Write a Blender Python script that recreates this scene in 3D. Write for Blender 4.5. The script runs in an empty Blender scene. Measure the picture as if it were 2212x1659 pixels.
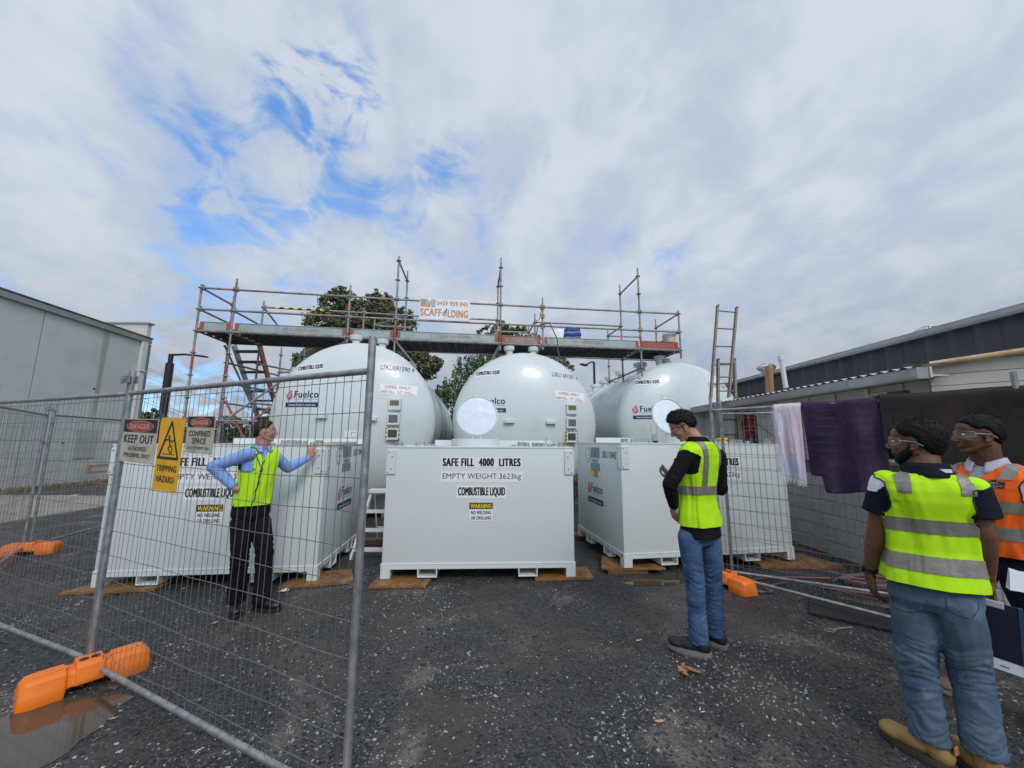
import bpy, bmesh, math, random
from mathutils import Vector, Matrix, noise
random.seed(7)
R = math.radians
S = bpy.context.scene
COL = S.collection

# ------------------------------------------------------------------ camera, world, sun, exposure
CAMH = 1.68
F_PX, CX, CY = 829.5, 1106.0, 829.5
PITCH = math.atan(142 / 960.0); ROLL = R(0.35)
FWD = Vector((0, math.cos(PITCH), math.sin(PITCH))); UP0 = Vector((0, -math.sin(PITCH), math.cos(PITCH))); RT0 = Vector((1, 0, 0))
RT = RT0 * math.cos(ROLL) + UP0 * math.sin(ROLL); UP = -RT0 * math.sin(ROLL) + UP0 * math.cos(ROLL)
EYE = Vector((0, 0, CAMH))
cam = bpy.data.cameras.new("camera"); cam.sensor_width = 36; cam.lens = 13.5; cam.clip_start = 0.05; cam.clip_end = 3000
camo = bpy.data.objects.new("camera", cam); COL.objects.link(camo)
mw = Matrix((( RT.x, UP.x, -FWD.x, 0), (RT.y, UP.y, -FWD.y, 0), (RT.z, UP.z, -FWD.z, CAMH), (0, 0, 0, 1)))
camo.matrix_world = mw
S.camera = camo

SUN_EL, SUN_DIR = R(42), Vector((0.32, -0.86, 0)).normalized()
sun = bpy.data.lights.new("sun", 'SUN'); sun.energy = 1.1; sun.angle = R(14); sun.color = (1.0, 0.96, 0.9)
suno = bpy.data.objects.new("sun", sun); COL.objects.link(suno)
sdir = Vector((SUN_DIR.x * math.cos(SUN_EL), SUN_DIR.y * math.cos(SUN_EL), math.sin(SUN_EL)))
suno.rotation_euler = sdir.to_track_quat('Z', 'Y').to_euler(); suno.location = sdir * 50

W = bpy.data.worlds.new("World"); S.world = W; W.use_nodes = True
nt = W.node_tree; nt.nodes.clear()
def N(tree, typ, **kw):
    n = tree.nodes.new(typ)
    for k, v in kw.items():
        if k.startswith('i_'):
            key = k[2:]
            n.inputs[int(key) if key.isdigit() else key].default_value = v
        else: setattr(n, k, v)
    return n
def wmath(op, a, b=None, c=None):
    n = nt.nodes.new('ShaderNodeMath'); n.operation = op
    for i, q in enumerate((a, b, c)):
        if q is None: continue
        if isinstance(q, (int, float)): n.inputs[i].default_value = q
        else: nt.links.new(q, n.inputs[i])
    return n.outputs[0]
def wvec(op, a, b=None):
    n = nt.nodes.new('ShaderNodeVectorMath'); n.operation = op
    for i, q in enumerate((a, b)):
        if q is None: continue
        if isinstance(q, (tuple, list, Vector)): n.inputs[i].default_value = tuple(q)
        elif isinstance(q, (int, float)): n.inputs['Scale'].default_value = q
        else: nt.links.new(q, n.inputs[i] if op != 'SCALE' or i == 0 else n.inputs['Scale'])
    return n
def wmix(f, a, b):
    n = nt.nodes.new('ShaderNodeMix'); n.data_type = 'RGBA'
    for s, q in ((n.inputs[0], f), (n.inputs[6], a), (n.inputs[7], b)):
        if isinstance(q, (int, float)): s.default_value = q
        elif isinstance(q, tuple): s.default_value = (*q, 1)
        else: nt.links.new(q, s)
    return n.outputs[2]
def wramp(v, p0, p1):
    n = nt.nodes.new('ShaderNodeMapRange'); n.interpolation_type = 'SMOOTHSTEP'
    nt.links.new(v, n.inputs[0]); n.inputs[1].default_value = p0; n.inputs[2].default_value = p1
    return n.outputs[0]
tc = N(nt, 'ShaderNodeTexCoord')
sky = N(nt, 'ShaderNodeTexSky'); sky.sky_type = 'NISHITA'; sky.sun_disc = False
sky.sun_elevation = SUN_EL; sky.sun_rotation = math.atan2(SUN_DIR.x, SUN_DIR.y)
sky.air_density = 1.0; sky.dust_density = 0.6; sky.ozone_density = 2.0
dirn = wvec('NORMALIZE', tc.outputs['Generated']).outputs[0]
sep = nt.nodes.new('ShaderNodeSeparateXYZ'); nt.links.new(dirn, sep.inputs[0])
zz = wmath('ADD', wmath('MAXIMUM', sep.outputs[2], 0.0), 0.42)
comb = nt.nodes.new('ShaderNodeCombineXYZ')
nt.links.new(wmath('DIVIDE', sep.outputs[0], zz), comb.inputs[0]); nt.links.new(wmath('DIVIDE', sep.outputs[1], zz), comb.inputs[1])
# wind-drawn cloud sheet: rotate and squeeze so that its streaks run from upper left to lower right
mp = N(nt, 'ShaderNodeMapping'); mp.inputs['Rotation'].default_value = (0, 0, R(48)); mp.inputs['Scale'].default_value = (1.0, 0.80, 1.0)
mp.inputs['Location'].default_value = (3.1, 0.6, 0)
nt.links.new(comb.outputs[0], mp.inputs[0])
def wnoise(scale, detail, rough, dist, vec):
    n = N(nt, 'ShaderNodeTexNoise'); n.inputs['Scale'].default_value = scale; n.inputs['Detail'].default_value = detail
    n.inputs['Roughness'].default_value = rough; n.inputs['Distortion'].default_value = dist
    nt.links.new(vec, n.inputs['Vector']); return n.outputs[0]
n_big = wnoise(2.1, 9, 0.52, 0.35, mp.outputs[0])
n_mid = wnoise(5.2, 8, 0.56, 0.3, mp.outputs[0])
n_fine = wnoise(13.0, 8, 0.6, 0.4, mp.outputs[0])
n_hole = wnoise(7.5, 8, 0.58, 0.6, comb.outputs[0])
def pixdir(x, y):
    return (FWD + RT * (x - CX) / F_PX - UP * (y - CY) / F_PX).normalized()
holes = 0.0
for (hx, hy, size, amp) in [(650, 130, .085, .5), (770, 235, .075, .55), (700, 170, .06, .3), (1390, 205, .05, .55), (960, 335, .05, .42), (1110, 345, .06, .46),
                            (440, 325, .12, .22), (640, 470, .13, .3), (480, 440, .1, .12), (1440, 558, .09, .46), (960, 500, .10, .34), (1230, 300, .10, .18), (800, 430, .10, .2), (250, 170, .14, .16),
                            (420, 860, .14, .32), (110, 390, .15, .10), (880, 60, .08, .12), (420, 940, .2, .3)]:
    d = pixdir(hx, hy)
    dot = wvec('DOT_PRODUCT', dirn, d).outputs['Value']
    g = wmath('MULTIPLY', wmath('EXPONENT', wmath('MULTIPLY', wmath('SUBTRACT', dot, 1.0), 1.0 / (size * size))), amp)
    holes = g if isinstance(holes, float) else wmath('ADD', holes, g)
cover = wmath('ADD', wmath('MULTIPLY', wmath('SUBTRACT', n_big, 0.5), 1.1), wmath('MULTIPLY', wmath('SUBTRACT', n_mid, 0.5), 1.0))
cover = wmath('ADD', cover, wmath('MULTIPLY', wmath('SUBTRACT', n_fine, 0.5), 0.42))
# more cloud to the right of the place and low down
cover = wmath('ADD', cover, wmath('MULTIPLY', sep.outputs[0], 0.07))
cover = wmath('SUBTRACT', wmath('ADD', cover, 1.03), wmath('MULTIPLY', holes, wmath('ADD', 0.18, wmath('MULTIPLY', wramp(n_hole, 0.42, 0.62), 0.80))))
mask = wramp(cover, 0.10, 0.94)
shade = wmath('ADD', wmath('MULTIPLY', n_mid, 0.5), wmath('ADD', wmath('MULTIPLY', n_hole, 0.25), wmath('MULTIPLY', n_big, 0.25)))
shade = wramp(shade, 0.40, 0.60)
cloud = wmix(shade, (4.5, 5.25, 6.5), (5.9, 6.4, 7.1))
# darker undersides towards the horizon, brighter round the hidden sun
low = wramp(sep.outputs[2], 0.02, 0.42)
low = wmath('ADD', wmath('MULTIPLY', low, 0.32), 0.70)
sd = wmath('MAXIMUM', wvec('DOT_PRODUCT', dirn, sdir).outputs['Value'], 0.0)
glow = wmath('ADD', wmath('MULTIPLY', wmath('POWER', sd, 3.0), 1.1), 1.0)
fac = wmath('MULTIPLY', low, glow)
cl = wvec('SCALE', cloud); nt.links.new(fac, cl.inputs['Scale'])
skyb = wvec('MULTIPLY', sky.outputs[0], (0.80, 1.10, 1.35))
skyc = wvec('ADD', skyb.outputs[0], (0.55, 1.5, 3.4))
final = wmix(mask, skyc.outputs[0], cl.outputs[0])
bg = N(nt, 'ShaderNodeBackground'); bg.inputs[1].default_value = 0.1
nt.links.new(final, bg.inputs[0])
wo = N(nt, 'ShaderNodeOutputWorld'); nt.links.new(bg.outputs[0], wo.inputs[0])
W.cycles.sampling_method = 'MANUAL' if hasattr(W.cycles, 'sampling_method') else W.cycles.sampling_method
try: W.cycles.sample_map_resolution = 1024
except Exception: pass

S.view_settings.view_transform = 'Standard'; S.view_settings.look = 'None'
S.view_settings.exposure = 0.10; S.view_settings.gamma = 1.0
S.render.engine = 'CYCLES'

# ------------------------------------------------------------------ placing helpers (pixel of the 2212 px wide photo + real distance)
def ray(x, y): return FWD + RT * (x - CX) / F_PX - UP * (y - CY) / F_PX
def P(x, y, Y): d = ray(x, y); return EYE + d * (Y / d.y)
def G(x, y, z=0.0): d = ray(x, y); return EYE + d * ((z - CAMH) / d.z)
def V(*a): return Vector(a)

# ------------------------------------------------------------------ materials
MATS = {}
def mat(name, col, rough=0.5, metal=0.0, var=0.0, vscale=3.0, col2=None, bump=0.0, bscale=40.0, rvar=0.0, spec=0.5,
        alpha=1.0, trans=0.0, stretch=(1, 1, 1), detail=5, dirt=None, dscale=1.2, dthr=(0.55, 0.75), island=0.0, coat=0.0):
    if name in MATS: return MATS[name]
    m = bpy.data.materials.new(name); m.use_nodes = True
    t = m.node_tree; b = t.nodes['Principled BSDF']
    b.inputs['Roughness'].default_value = rough; b.inputs['Metallic'].default_value = metal
    b.inputs['Specular IOR Level'].default_value = spec; b.inputs['Alpha'].default_value = alpha
    b.inputs['Transmission Weight'].default_value = trans; b.inputs['Coat Weight'].default_value = coat
    b.inputs['Base Color'].default_value = (*col, 1)
    tcn = t.nodes.new('ShaderNodeTexCoord'); mpn = t.nodes.new('ShaderNodeMapping')
    mpn.inputs['Scale'].default_value = stretch; t.links.new(tcn.outputs['Object'], mpn.inputs[0])
    def nz(scale, det=detail, rgh=0.6):
        n = t.nodes.new('ShaderNodeTexNoise'); n.inputs['Scale'].default_value = scale; n.inputs['Detail'].default_value = det
        n.inputs['Roughness'].default_value = rgh
        t.links.new(mpn.outputs[0], n.inputs['Vector']); return n.outputs[0]
    cur = None
    if var > 0 or col2:
        c2 = col2 if col2 else tuple(max(0, c * (1 - var)) for c in col)
        mr = t.nodes.new('ShaderNodeMapRange'); t.links.new(nz(vscale), mr.inputs[0])
        mr.inputs[1].default_value = 0.35; mr.inputs[2].default_value = 0.65
        mx = t.nodes.new('ShaderNodeMix'); mx.data_type = 'RGBA'; t.links.new(mr.outputs[0], mx.inputs[0])
        mx.inputs[6].default_value = (*col, 1); mx.inputs[7].default_value = (*c2, 1); cur = mx.outputs[2]
    if dirt:
        mr = t.nodes.new('ShaderNodeMapRange'); t.links.new(nz(dscale, 8, 0.7), mr.inputs[0])
        mr.inputs[1].default_value = dthr[0]; mr.inputs[2].default_value = dthr[1]
        mx = t.nodes.new('ShaderNodeMix'); mx.data_type = 'RGBA'; t.links.new(mr.outputs[0], mx.inputs[0])
        if cur: t.links.new(cur, mx.inputs[6])
        else: mx.inputs[6].default_value = (*col, 1)
        mx.inputs[7].default_value = (*dirt, 1); cur = mx.outputs[2]
    if island > 0:
        g = t.nodes.new('ShaderNodeNewGeometry'); mr = t.nodes.new('ShaderNodeMapRange'); t.links.new(g.outputs['Random Per Island'], mr.inputs[0])
        mr.inputs[3].default_value = 1 - island; mr.inputs[4].default_value = 1 + island
        vm = t.nodes.new('ShaderNodeVectorMath'); vm.operation = 'SCALE'
        if cur: t.links.new(cur, vm.inputs[0])
        else: vm.inputs[0].default_value = col
        t.links.new(mr.outputs[0], vm.inputs['Scale']); cur = vm.outputs[0]
    if cur: t.links.new(cur, b.inputs['Base Color'])
    if rvar > 0:
        mr = t.nodes.new('ShaderNodeMapRange'); t.links.new(nz(vscale * 1.7 + 1), mr.inputs[0])
        mr.inputs[1].default_value = 0.3; mr.inputs[2].default_value = 0.7
        mr.inputs[3].default_value = max(0.02, rough - rvar); mr.inputs[4].default_value = min(1, rough + rvar)
        t.links.new(mr.outputs[0], b.inputs['Roughness'])
    if bump > 0:
        bp = t.nodes.new('ShaderNodeBump'); bp.inputs['Strength'].default_value = bump; bp.inputs['Distance'].default_value = 0.01
        t.links.new(nz(bscale, 6, 0.6), bp.inputs['Height']); t.links.new(bp.outputs[0], b.inputs['Normal'])
    MATS[name] = m
    return m
M = {}
M['tank'] = mat('tank_paint', (0.62, 0.665, 0.665), 0.33, var=0.05, vscale=0.8, rvar=0.08, dirt=(0.50, 0.52, 0.50), dscale=1.6, dthr=(0.56, 0.8), coat=0.15)
M['box'] = mat('box_paint', (0.625, 0.67, 0.665), 0.42, var=0.04, vscale=1.1, rvar=0.1, bump=0.10, bscale=2.2, dirt=(0.55, 0.57, 0.55), dscale=2.0, dthr=(0.6, 0.85))
M['white'] = mat('white_vinyl', (0.80, 0.81, 0.82), 0.4, var=0.03)
M['black'] = mat('black_ink', (0.012, 0.012, 0.014), 0.45)
M['navy'] = mat('navy_ink', (0.012, 0.022, 0.085), 0.4)
M['red'] = mat('red_ink', (0.50, 0.03, 0.03), 0.4)
M['teal'] = mat('teal_ink', (0.16, 0.27, 0.28), 0.4, var=0.1, vscale=20)
M['signyellow'] = mat('yellow_sign_paint', (0.80, 0.42, 0.01), 0.45, var=0.15, vscale=12, dirt=(0.45, 0.26, 0.05), dscale=9, dthr=(0.62, 0.8))
M['signcream'] = mat('weathered_cream_sign_paint', (0.52, 0.49, 0.41), 0.5, var=0.2, vscale=9, dirt=(0.28, 0.24, 0.17), dscale=7, dthr=(0.58, 0.78))
M['yellow'] = mat('yellow_ink', (0.80, 0.62, 0.03), 0.45)
M['grey'] = mat('grey_ink', (0.22, 0.23, 0.25), 0.5)
M['orangeink'] = mat('orange_ink', (0.72, 0.30, 0.07), 0.5)
M['greyblue'] = mat('grey_blue_ink', (0.42, 0.45, 0.55), 0.5)
M['galv'] = mat('galvanised_steel', (0.40, 0.415, 0.43), 0.42, metal=0.6, col2=(0.23, 0.235, 0.24), vscale=14, rvar=0.12, bump=0.15, bscale=60, dirt=(0.15, 0.12, 0.10), dscale=11, dthr=(0.62, 0.78))
M['wire'] = mat('galvanised_wire', (0.185, 0.19, 0.195), 0.5, metal=0.5)
M['scaf'] = mat('worn_scaffold_tube', (0.34, 0.34, 0.335), 0.55, metal=0.3, col2=(0.20, 0.185, 0.17), vscale=6, rvar=0.1, dirt=(0.13, 0.075, 0.05), dscale=5, dthr=(0.56, 0.72))
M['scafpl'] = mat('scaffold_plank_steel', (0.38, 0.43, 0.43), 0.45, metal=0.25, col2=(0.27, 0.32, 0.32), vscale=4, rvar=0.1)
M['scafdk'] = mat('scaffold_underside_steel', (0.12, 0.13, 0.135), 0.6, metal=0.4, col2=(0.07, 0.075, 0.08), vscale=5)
M['rust'] = mat('red_scaffold_paint', (0.42, 0.075, 0.04), 0.6, col2=(0.25, 0.10, 0.07), vscale=9)
M['band'] = mat('fluoro_band', (0.85, 0.20, 0.13), 0.6, var=0.2, vscale=20)
M['rustplate'] = mat('rusty_steel_plate', (0.30, 0.14, 0.035), 0.55, col2=(0.13, 0.065, 0.03), vscale=7, rvar=0.2, bump=0.3, bscale=50, dirt=(0.40, 0.22, 0.06), dscale=4, dthr=(0.55, 0.7))
M['timber'] = mat('wet_timber', (0.17, 0.095, 0.04), 0.6, col2=(0.09, 0.05, 0.025), vscale=6, stretch=(1, 8, 8), bump=0.2)
M['timberlt'] = mat('pale_timber', (0.42, 0.25, 0.10), 0.65, col2=(0.30, 0.17, 0.07), vscale=8, stretch=(4, 4, 1))
M['orange'] = mat('orange_plastic', (0.86, 0.20, 0.012), 0.42, var=0.12, vscale=5, rvar=0.1, dirt=(0.32, 0.12, 0.04), dscale=6, dthr=(0.60, 0.78), bump=0.05, bscale=80)
M['rubber'] = mat('black_rubber', (0.018, 0.019, 0.02), 0.62, var=0.3, vscale=9, bump=0.25, bscale=120)
M['concrete'] = mat('concrete_panel_wall', (0.50, 0.53, 0.515), 0.85, col2=(0.43, 0.46, 0.445), vscale=0.9, bump=0.2, bscale=40, dirt=(0.54, 0.56, 0.55), dscale=0.4, dthr=(0.5, 0.8))
M['joint'] = mat('stained_joint', (0.22, 0.215, 0.19), 0.9, var=0.3, vscale=2, stretch=(3, 3, 0.4))
M['slab'] = mat('pale_concrete_slab', (0.33, 0.30, 0.25), 0.9, col2=(0.24, 0.22, 0.185), vscale=2.2, bump=0.4, bscale=25, dirt=(0.08, 0.075, 0.07), dscale=14, dthr=(0.64, 0.7))
M['fascia'] = mat('grey_green_fascia_steel', (0.27, 0.31, 0.30), 0.5, metal=0.2, var=0.12, vscale=2)
M['fascia_dk'] = mat('dark_capping', (0.05, 0.055, 0.06), 0.5)
M['parapet'] = mat('off_white_render', (0.58, 0.57, 0.54), 0.85, var=0.12, vscale=0.8)
M['pipewhite'] = mat('white_painted_pipe', (0.62, 0.62, 0.60), 0.5, var=0.08, vscale=3)
M['clad'] = mat('painted_sheet_cladding', (0.56, 0.55, 0.51), 0.75, var=0.12, vscale=1.5, dirt=(0.28, 0.26, 0.22), dscale=2.2, dthr=(0.55, 0.8))
M['clad2'] = mat('cream_weatherboard', (0.62, 0.60, 0.53), 0.75, var=0.1, vscale=1.8, dirt=(0.30, 0.28, 0.23), dscale=3, dthr=(0.58, 0.8), stretch=(1, 1, 4))
M['gutter'] = mat('grey_gutter_steel', (0.46, 0.475, 0.485), 0.42, metal=0.5, var=0.18, vscale=3, rvar=0.1)
M['darkclad'] = mat('charcoal_ribbed_cladding', (0.055, 0.062, 0.076), 0.55, var=0.35, vscale=1.5, stretch=(1, 1, 0.4))
M['roofcorr'] = mat('corrugated_roof_sheet', (0.50, 0.51, 0.52), 0.5, metal=0.3, var=0.1)
M['glass'] = mat('dark_window_glass', (0.06, 0.07, 0.075), 0.08, spec=0.8, var=0.4, vscale=3)
M['lens'] = mat('clear_goggle_lens', (0.6, 0.63, 0.68), 0.05, alpha=0.09, spec=0.8)
M['alu'] = mat('aluminium', (0.55, 0.56, 0.57), 0.38, metal=0.85, var=0.15, vscale=9, rvar=0.1)
M['ladder'] = mat('weathered_ladder_aluminium', (0.24, 0.20, 0.155), 0.6, metal=0.3, col2=(0.15, 0.12, 0.09), vscale=9)
M['whitealu'] = mat('white_ladder_paint', (0.72, 0.73, 0.73), 0.45, var=0.06, vscale=9, dirt=(0.45, 0.44, 0.42), dscale=12, dthr=(0.6, 0.8))
M['mirror'] = mat('polished_lid_face', (0.62, 0.66, 0.69), 0.16, metal=0.95, var=0.05, vscale=4, rvar=0.08, bump=0.12, bscale=3, dirt=(0.40, 0.43, 0.45), dscale=5, dthr=(0.6, 0.8))
M['blacksteel'] = mat('black_painted_steel', (0.008, 0.008, 0.010), 0.5)
M['bluetarp'] = mat('blue_bag_fabric', (0.008, 0.055, 0.36), 0.45, var=0.4, vscale=12, bump=0.3, bscale=14)
M['bucket'] = mat('cream_plastic', (0.60, 0.57, 0.44), 0.45, var=0.1, vscale=5)
M['hose'] = mat('dusty_pink_hose', (0.23, 0.125, 0.105), 0.6, var=0.2, vscale=9)
M['redcord'] = mat('red_cord', (0.30, 0.012, 0.02), 0.5)
M['yrope'] = mat('yellow_rope', (0.50, 0.38, 0.06), 0.7)
M['brownhose'] = mat('brown_hose', (0.11, 0.07, 0.05), 0.6)
M['leafdry'] = mat('dry_brown_leaf', (0.42, 0.22, 0.09), 0.6, col2=(0.24, 0.11, 0.05), vscale=30)
M['leafpale'] = mat('pale_dry_leaf', (0.50, 0.40, 0.24), 0.7, col2=(0.36, 0.26, 0.14), vscale=30)
M['bark'] = mat('tree_bark', (0.09, 0.065, 0.05), 0.9, var=0.4, vscale=6, bump=0.5, bscale=12)
M['leaf'] = mat('dark_tree_leaf', (0.095, 0.125, 0.050), 0.5, col2=(0.15, 0.18, 0.080), vscale=1.2, island=0.55)
M['leafbrown'] = mat('bronze_tree_leaf', (0.18, 0.155, 0.08), 0.6, island=0.5)
M['leaf2'] = mat('feathery_tree_leaf', (0.08, 0.135, 0.06), 0.6, col2=(0.13, 0.19, 0.085), vscale=1.2, island=0.5)
M['weeds'] = mat('dry_grass', (0.24, 0.16, 0.06), 0.9, col2=(0.13, 0.10, 0.04), vscale=4, island=0.5)
M['stone'] = mat('gravel_stone', (0.30, 0.31, 0.315), 0.55, col2=(0.19, 0.20, 0.21), vscale=9, island=0.65)
M['stonedk'] = mat('dark_gravel_stone', (0.050, 0.052, 0.056), 0.45, island=0.6)
M['paper'] = mat('paper', (0.78, 0.79, 0.84), 0.7)
M['hedgewall'] = mat('dark_distant_wall', (0.05, 0.052, 0.055), 0.8, var=0.3, vscale=0.4)
M['farwhite'] = mat('distant_white_drum', (0.70, 0.72, 0.74), 0.5)

# ------------------------------------------------------------------ mesh builder
MW = {}
class MB:
    def __init__(s): s.v = []; s.f = []; s.m = []
    def add(s, vs, fs, mi=0):
        o = len(s.v); s.v.extend(Vector(v) for v in vs); s.f.extend(tuple(i + o for i in f) for f in fs); s.m.extend([mi] * len(fs)); return s
    def box(s, c, size, rot=None, mi=0):
        x, y, z = (q / 2 for q in size); c = Vector(c)
        vs = [Vector((a * x, b * y, d * z)) for d in (-1, 1) for b in (-1, 1) for a in (-1, 1)]
        if rot is not None: vs = [rot @ v for v in vs]
        return s.add([v + c for v in vs], [(0, 2, 3, 1), (4, 5, 7, 6), (0, 1, 5, 4), (2, 6, 7, 3), (0, 4, 6, 2), (1, 3, 7, 5)], mi)
    def fbox(s, o, ux, uy, uz, a, b, c, mi=0):
        """box spanning a=(x0,x1), b=(y0,y1), c=(z0,z1) in the frame o, ux, uy, uz"""
        vs = [o + ux * x + uy * y + uz * z for z in c for y in b for x in a]
        return s.add(vs, [(0, 2, 3, 1), (4, 5, 7, 6), (0, 1, 5, 4), (2, 6, 7, 3), (0, 4, 6, 2), (1, 3, 7, 5)], mi)
    def path(s, pts, r, n=8, mi=0, closed=False, cap=True):
        pts = [Vector(p) for p in pts]; L = len(pts)
        rs = r if isinstance(r, (list, tuple)) else [r] * L
        rings = []; prev = None
        for i, p in enumerate(pts):
            if closed: t = pts[(i + 1) % L] - pts[i - 1]
            else: t = pts[min(i + 1, L - 1)] - pts[max(i - 1, 0)]
            if t.length < 1e-9: t = Vector((0, 0, 1))
            t.normalize()
            if prev is None:
                a = Vector((0, 0, 1)) if abs(t.z) < 0.9 else Vector((1, 0, 0)); u = t.cross(a).normalized()
            else:
                u = prev - t * prev.dot(t)
                if u.length < 1e-6: u = t.orthogonal()
                u.normalize()
            prev = u; w = t.cross(u)
            rings.append([p + (u * math.cos(2 * math.pi * k / n) + w * math.sin(2 * math.pi * k / n)) * rs[i] for k in range(n)])
        vs = [v for q in rings for v in q]; fs = []
        for i in range(L if closed else L - 1):
            j = (i + 1) % L
            for k in range(n): fs.append((i * n + k, i * n + (k + 1) % n, j * n + (k + 1) % n, j * n + k))
        if cap and not closed:
            fs.append(tuple(range(n - 1, -1, -1))); fs.append(tuple((L - 1) * n + k for k in range(n)))
        return s.add(vs, fs, mi)
    def tube(s, a, b, r, n=8, mi=0, r2=None): return s.path([a, b], [r, r if r2 is None else r2], n, mi)
    def lathe(s, prof, o, ax, n=24, mi=0, cap=True, rnd=None):
        """prof = [(r, h)] round axis ax from o"""
        ax = Vector(ax).normalized(); u = ax.orthogonal().normalized(); w = ax.cross(u); o = Vector(o); vs = []; fs = []
        for (r, h) in prof:
            for k in range(n):
                a = 2 * math.pi * k / n
                vs.append(o + ax * h + (u * math.cos(a) + w * math.sin(a)) * r)
        for i in range(len(prof) - 1):
            for k in range(n): fs.append((i * n + k, i * n + (k + 1) % n, (i + 1) * n + (k + 1) % n, (i + 1) * n + k))
        if cap: fs.append(tuple(range(n - 1, -1, -1))); fs.append(tuple((len(prof) - 1) * n + k for k in range(n)))
        return s.add(vs, fs, mi)
    def ball(s, c, r, rot=None, nu=14, nv=9, mi=0):
        if not isinstance(r, (tuple, list)): r = (r, r, r)
        c = Vector(c); vs = []; fs = []
        for j in range(1, nv):
            ph = math.pi * j / nv
            for k in range(nu):
                a = 2 * math.pi * k / nu
                v = Vector((r[0] * math.sin(ph) * math.cos(a), r[1] * math.sin(ph) * math.sin(a), r[2] * math.cos(ph)))
                vs.append(v)
        vs.append(Vector((0, 0, r[2]))); vs.append(Vector((0, 0, -r[2]))); T = len(vs) - 2
        for j in range(nv - 2):
            for k in range(nu): fs.append((j * nu + k, (j + 1) * nu + k, (j + 1) * nu + (k + 1) % nu, j * nu + (k + 1) % nu))
        for k in range(nu):
            fs.append((T, k, (k + 1) % nu)); fs.append((T + 1, (nv - 2) * nu + (k + 1) % nu, (nv - 2) * nu + k))
        if rot is not None: vs = [rot @ v for v in vs]
        return s.add([v + c for v in vs], fs, mi)
    def cap(s, a, b, ra, rb, mi=0):
        """tapered capsule"""
        a = Vector(a); b = Vector(b)
        s.tube(a, b, ra, 14, mi, rb); s.ball(a, ra * 1.0, nu=14, nv=8, mi=mi); s.ball(b, rb * 1.0, nu=14, nv=8, mi=mi); return s
    def chain(s, pts, rs, mi=0):
        for i in range(len(pts) - 1): s.cap(pts[i], pts[i + 1], rs[i], rs[i + 1], mi)
        return s
    def loft(s, rings, n=28, mi=0, closed=True):
        """rings: (centre, side vec, front vec, half width, half depth front, half depth back, power)"""
        vs = []; fs = []
        for rg in rings:
            for k in range(n): vs.append(ringpt(rg, 2 * math.pi * k / n))
        for i in range(len(rings) - 1):
            for k in range(n): fs.append((i * n + k, i * n + (k + 1) % n, (i + 1) * n + (k + 1) % n, (i + 1) * n + k))
        if closed: fs.append(tuple(range(n - 1, -1, -1))); fs.append(tuple((len(rings) - 1) * n + k for k in range(n)))
        return s.add(vs, fs, mi)
    def prism(s, poly, o, ux, uy, d, mi=0):
        """poly 2-D in frame (ux, uy) at o, extruded by vector d"""
        n = len(poly); a = [o + ux * p[0] + uy * p[1] for p in poly]
        return s.add(a + [q + d for q in a], [tuple(range(n - 1, -1, -1)), tuple(range(n, 2 * n))] + [(i, (i + 1) % n, n + (i + 1) % n, n + i) for i in range(n)], mi)
    def grid(s, fn, nu, nv, mi=0, keep=None, thick=None):
        vs = [fn(i / nu, j / nv) for j in range(nv + 1) for i in range(nu + 1)]; fs = []
        for j in range(nv):
            for i in range(nu):
                if keep is None or keep((i + .5) / nu, (j + .5) / nv):
                    a = j * (nu + 1) + i; fs.append((a, a + 1, a + nu + 2, a + nu + 1))
        return s.add(vs, fs, mi)
    def build(s, name, mats, parent=None, smooth=None, bevel=0.0, loc=None, merge=True, fixn=True):
        me = bpy.data.meshes.new(name)
        inv = MW[parent.name].inverted() if parent is not None else Matrix.Translation(-Vector(loc)) if loc is not None else Matrix()
        me.from_pydata([tuple(inv @ v) for v in s.v], [], s.f)
        if not isinstance(mats, (list, tuple)): mats = [mats]
        for q in mats: me.materials.append(q)
        me.polygons.foreach_set('material_index', s.m)
        if bevel > 0 or fixn:
            bm = bmesh.new(); bm.from_mesh(me)
            if bevel > 0:
                es = [e for e in bm.edges if len(e.link_faces) == 2 and e.calc_face_angle(0) > 0.6]
                bmesh.ops.bevel(bm, geom=es, offset=bevel, segments=2, affect='EDGES', profile=0.6, clamp_overlap=True)
            bmesh.ops.recalc_face_normals(bm, faces=bm.faces[:])
            bm.to_mesh(me); bm.free()
        if smooth is not None:
            for p in me.polygons: p.use_smooth = True
            if smooth < 180:
                try: me.set_sharp_from_angle(angle=R(smooth))
                except Exception: pass
        o = bpy.data.objects.new(name, me); COL.objects.link(o)
        if parent is not None: o.parent = parent; MW[o.name] = MW[parent.name].copy()
        else:
            if loc is not None: o.location = loc
            MW[o.name] = Matrix.Translation(Vector(loc)) if loc is not None else Matrix()
        return o
def ringpt(rg, a):
    c, sd, fr, w, df, db, pw = rg
    ca, sa = math.cos(a), math.sin(a)
    e = 2.0 / pw
    x = math.copysign(abs(sa) ** e, sa) * w; y = math.copysign(abs(ca) ** e, ca) * (df if ca > 0 else db)
    return c + sd * x + fr * y
def tag(o, label, cat, group=None, kind=None):
    if label: o['label'] = label
    if cat: o['category'] = cat
    if group: o['group'] = group
    if kind: o['kind'] = kind
    return o
def empty(name, loc, label, cat, group=None, rz=0.0):
    o = bpy.data.objects.new(name, None); COL.objects.link(o); o.empty_display_size = 0.2
    o.location = loc; o.rotation_euler = (0, 0, rz)
    MW[o.name] = Matrix.Translation(Vector(loc)) @ Matrix.Rotation(rz, 4, 'Z')
    return tag(o, label, cat, group)
def structure(o): o['kind'] = 'structure'; return o
def copy_tree(o, parent=None):
    c = o.copy(); COL.objects.link(c); c.parent = parent
    for ch in list(o.children): copy_tree(ch, c)
    return c

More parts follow.
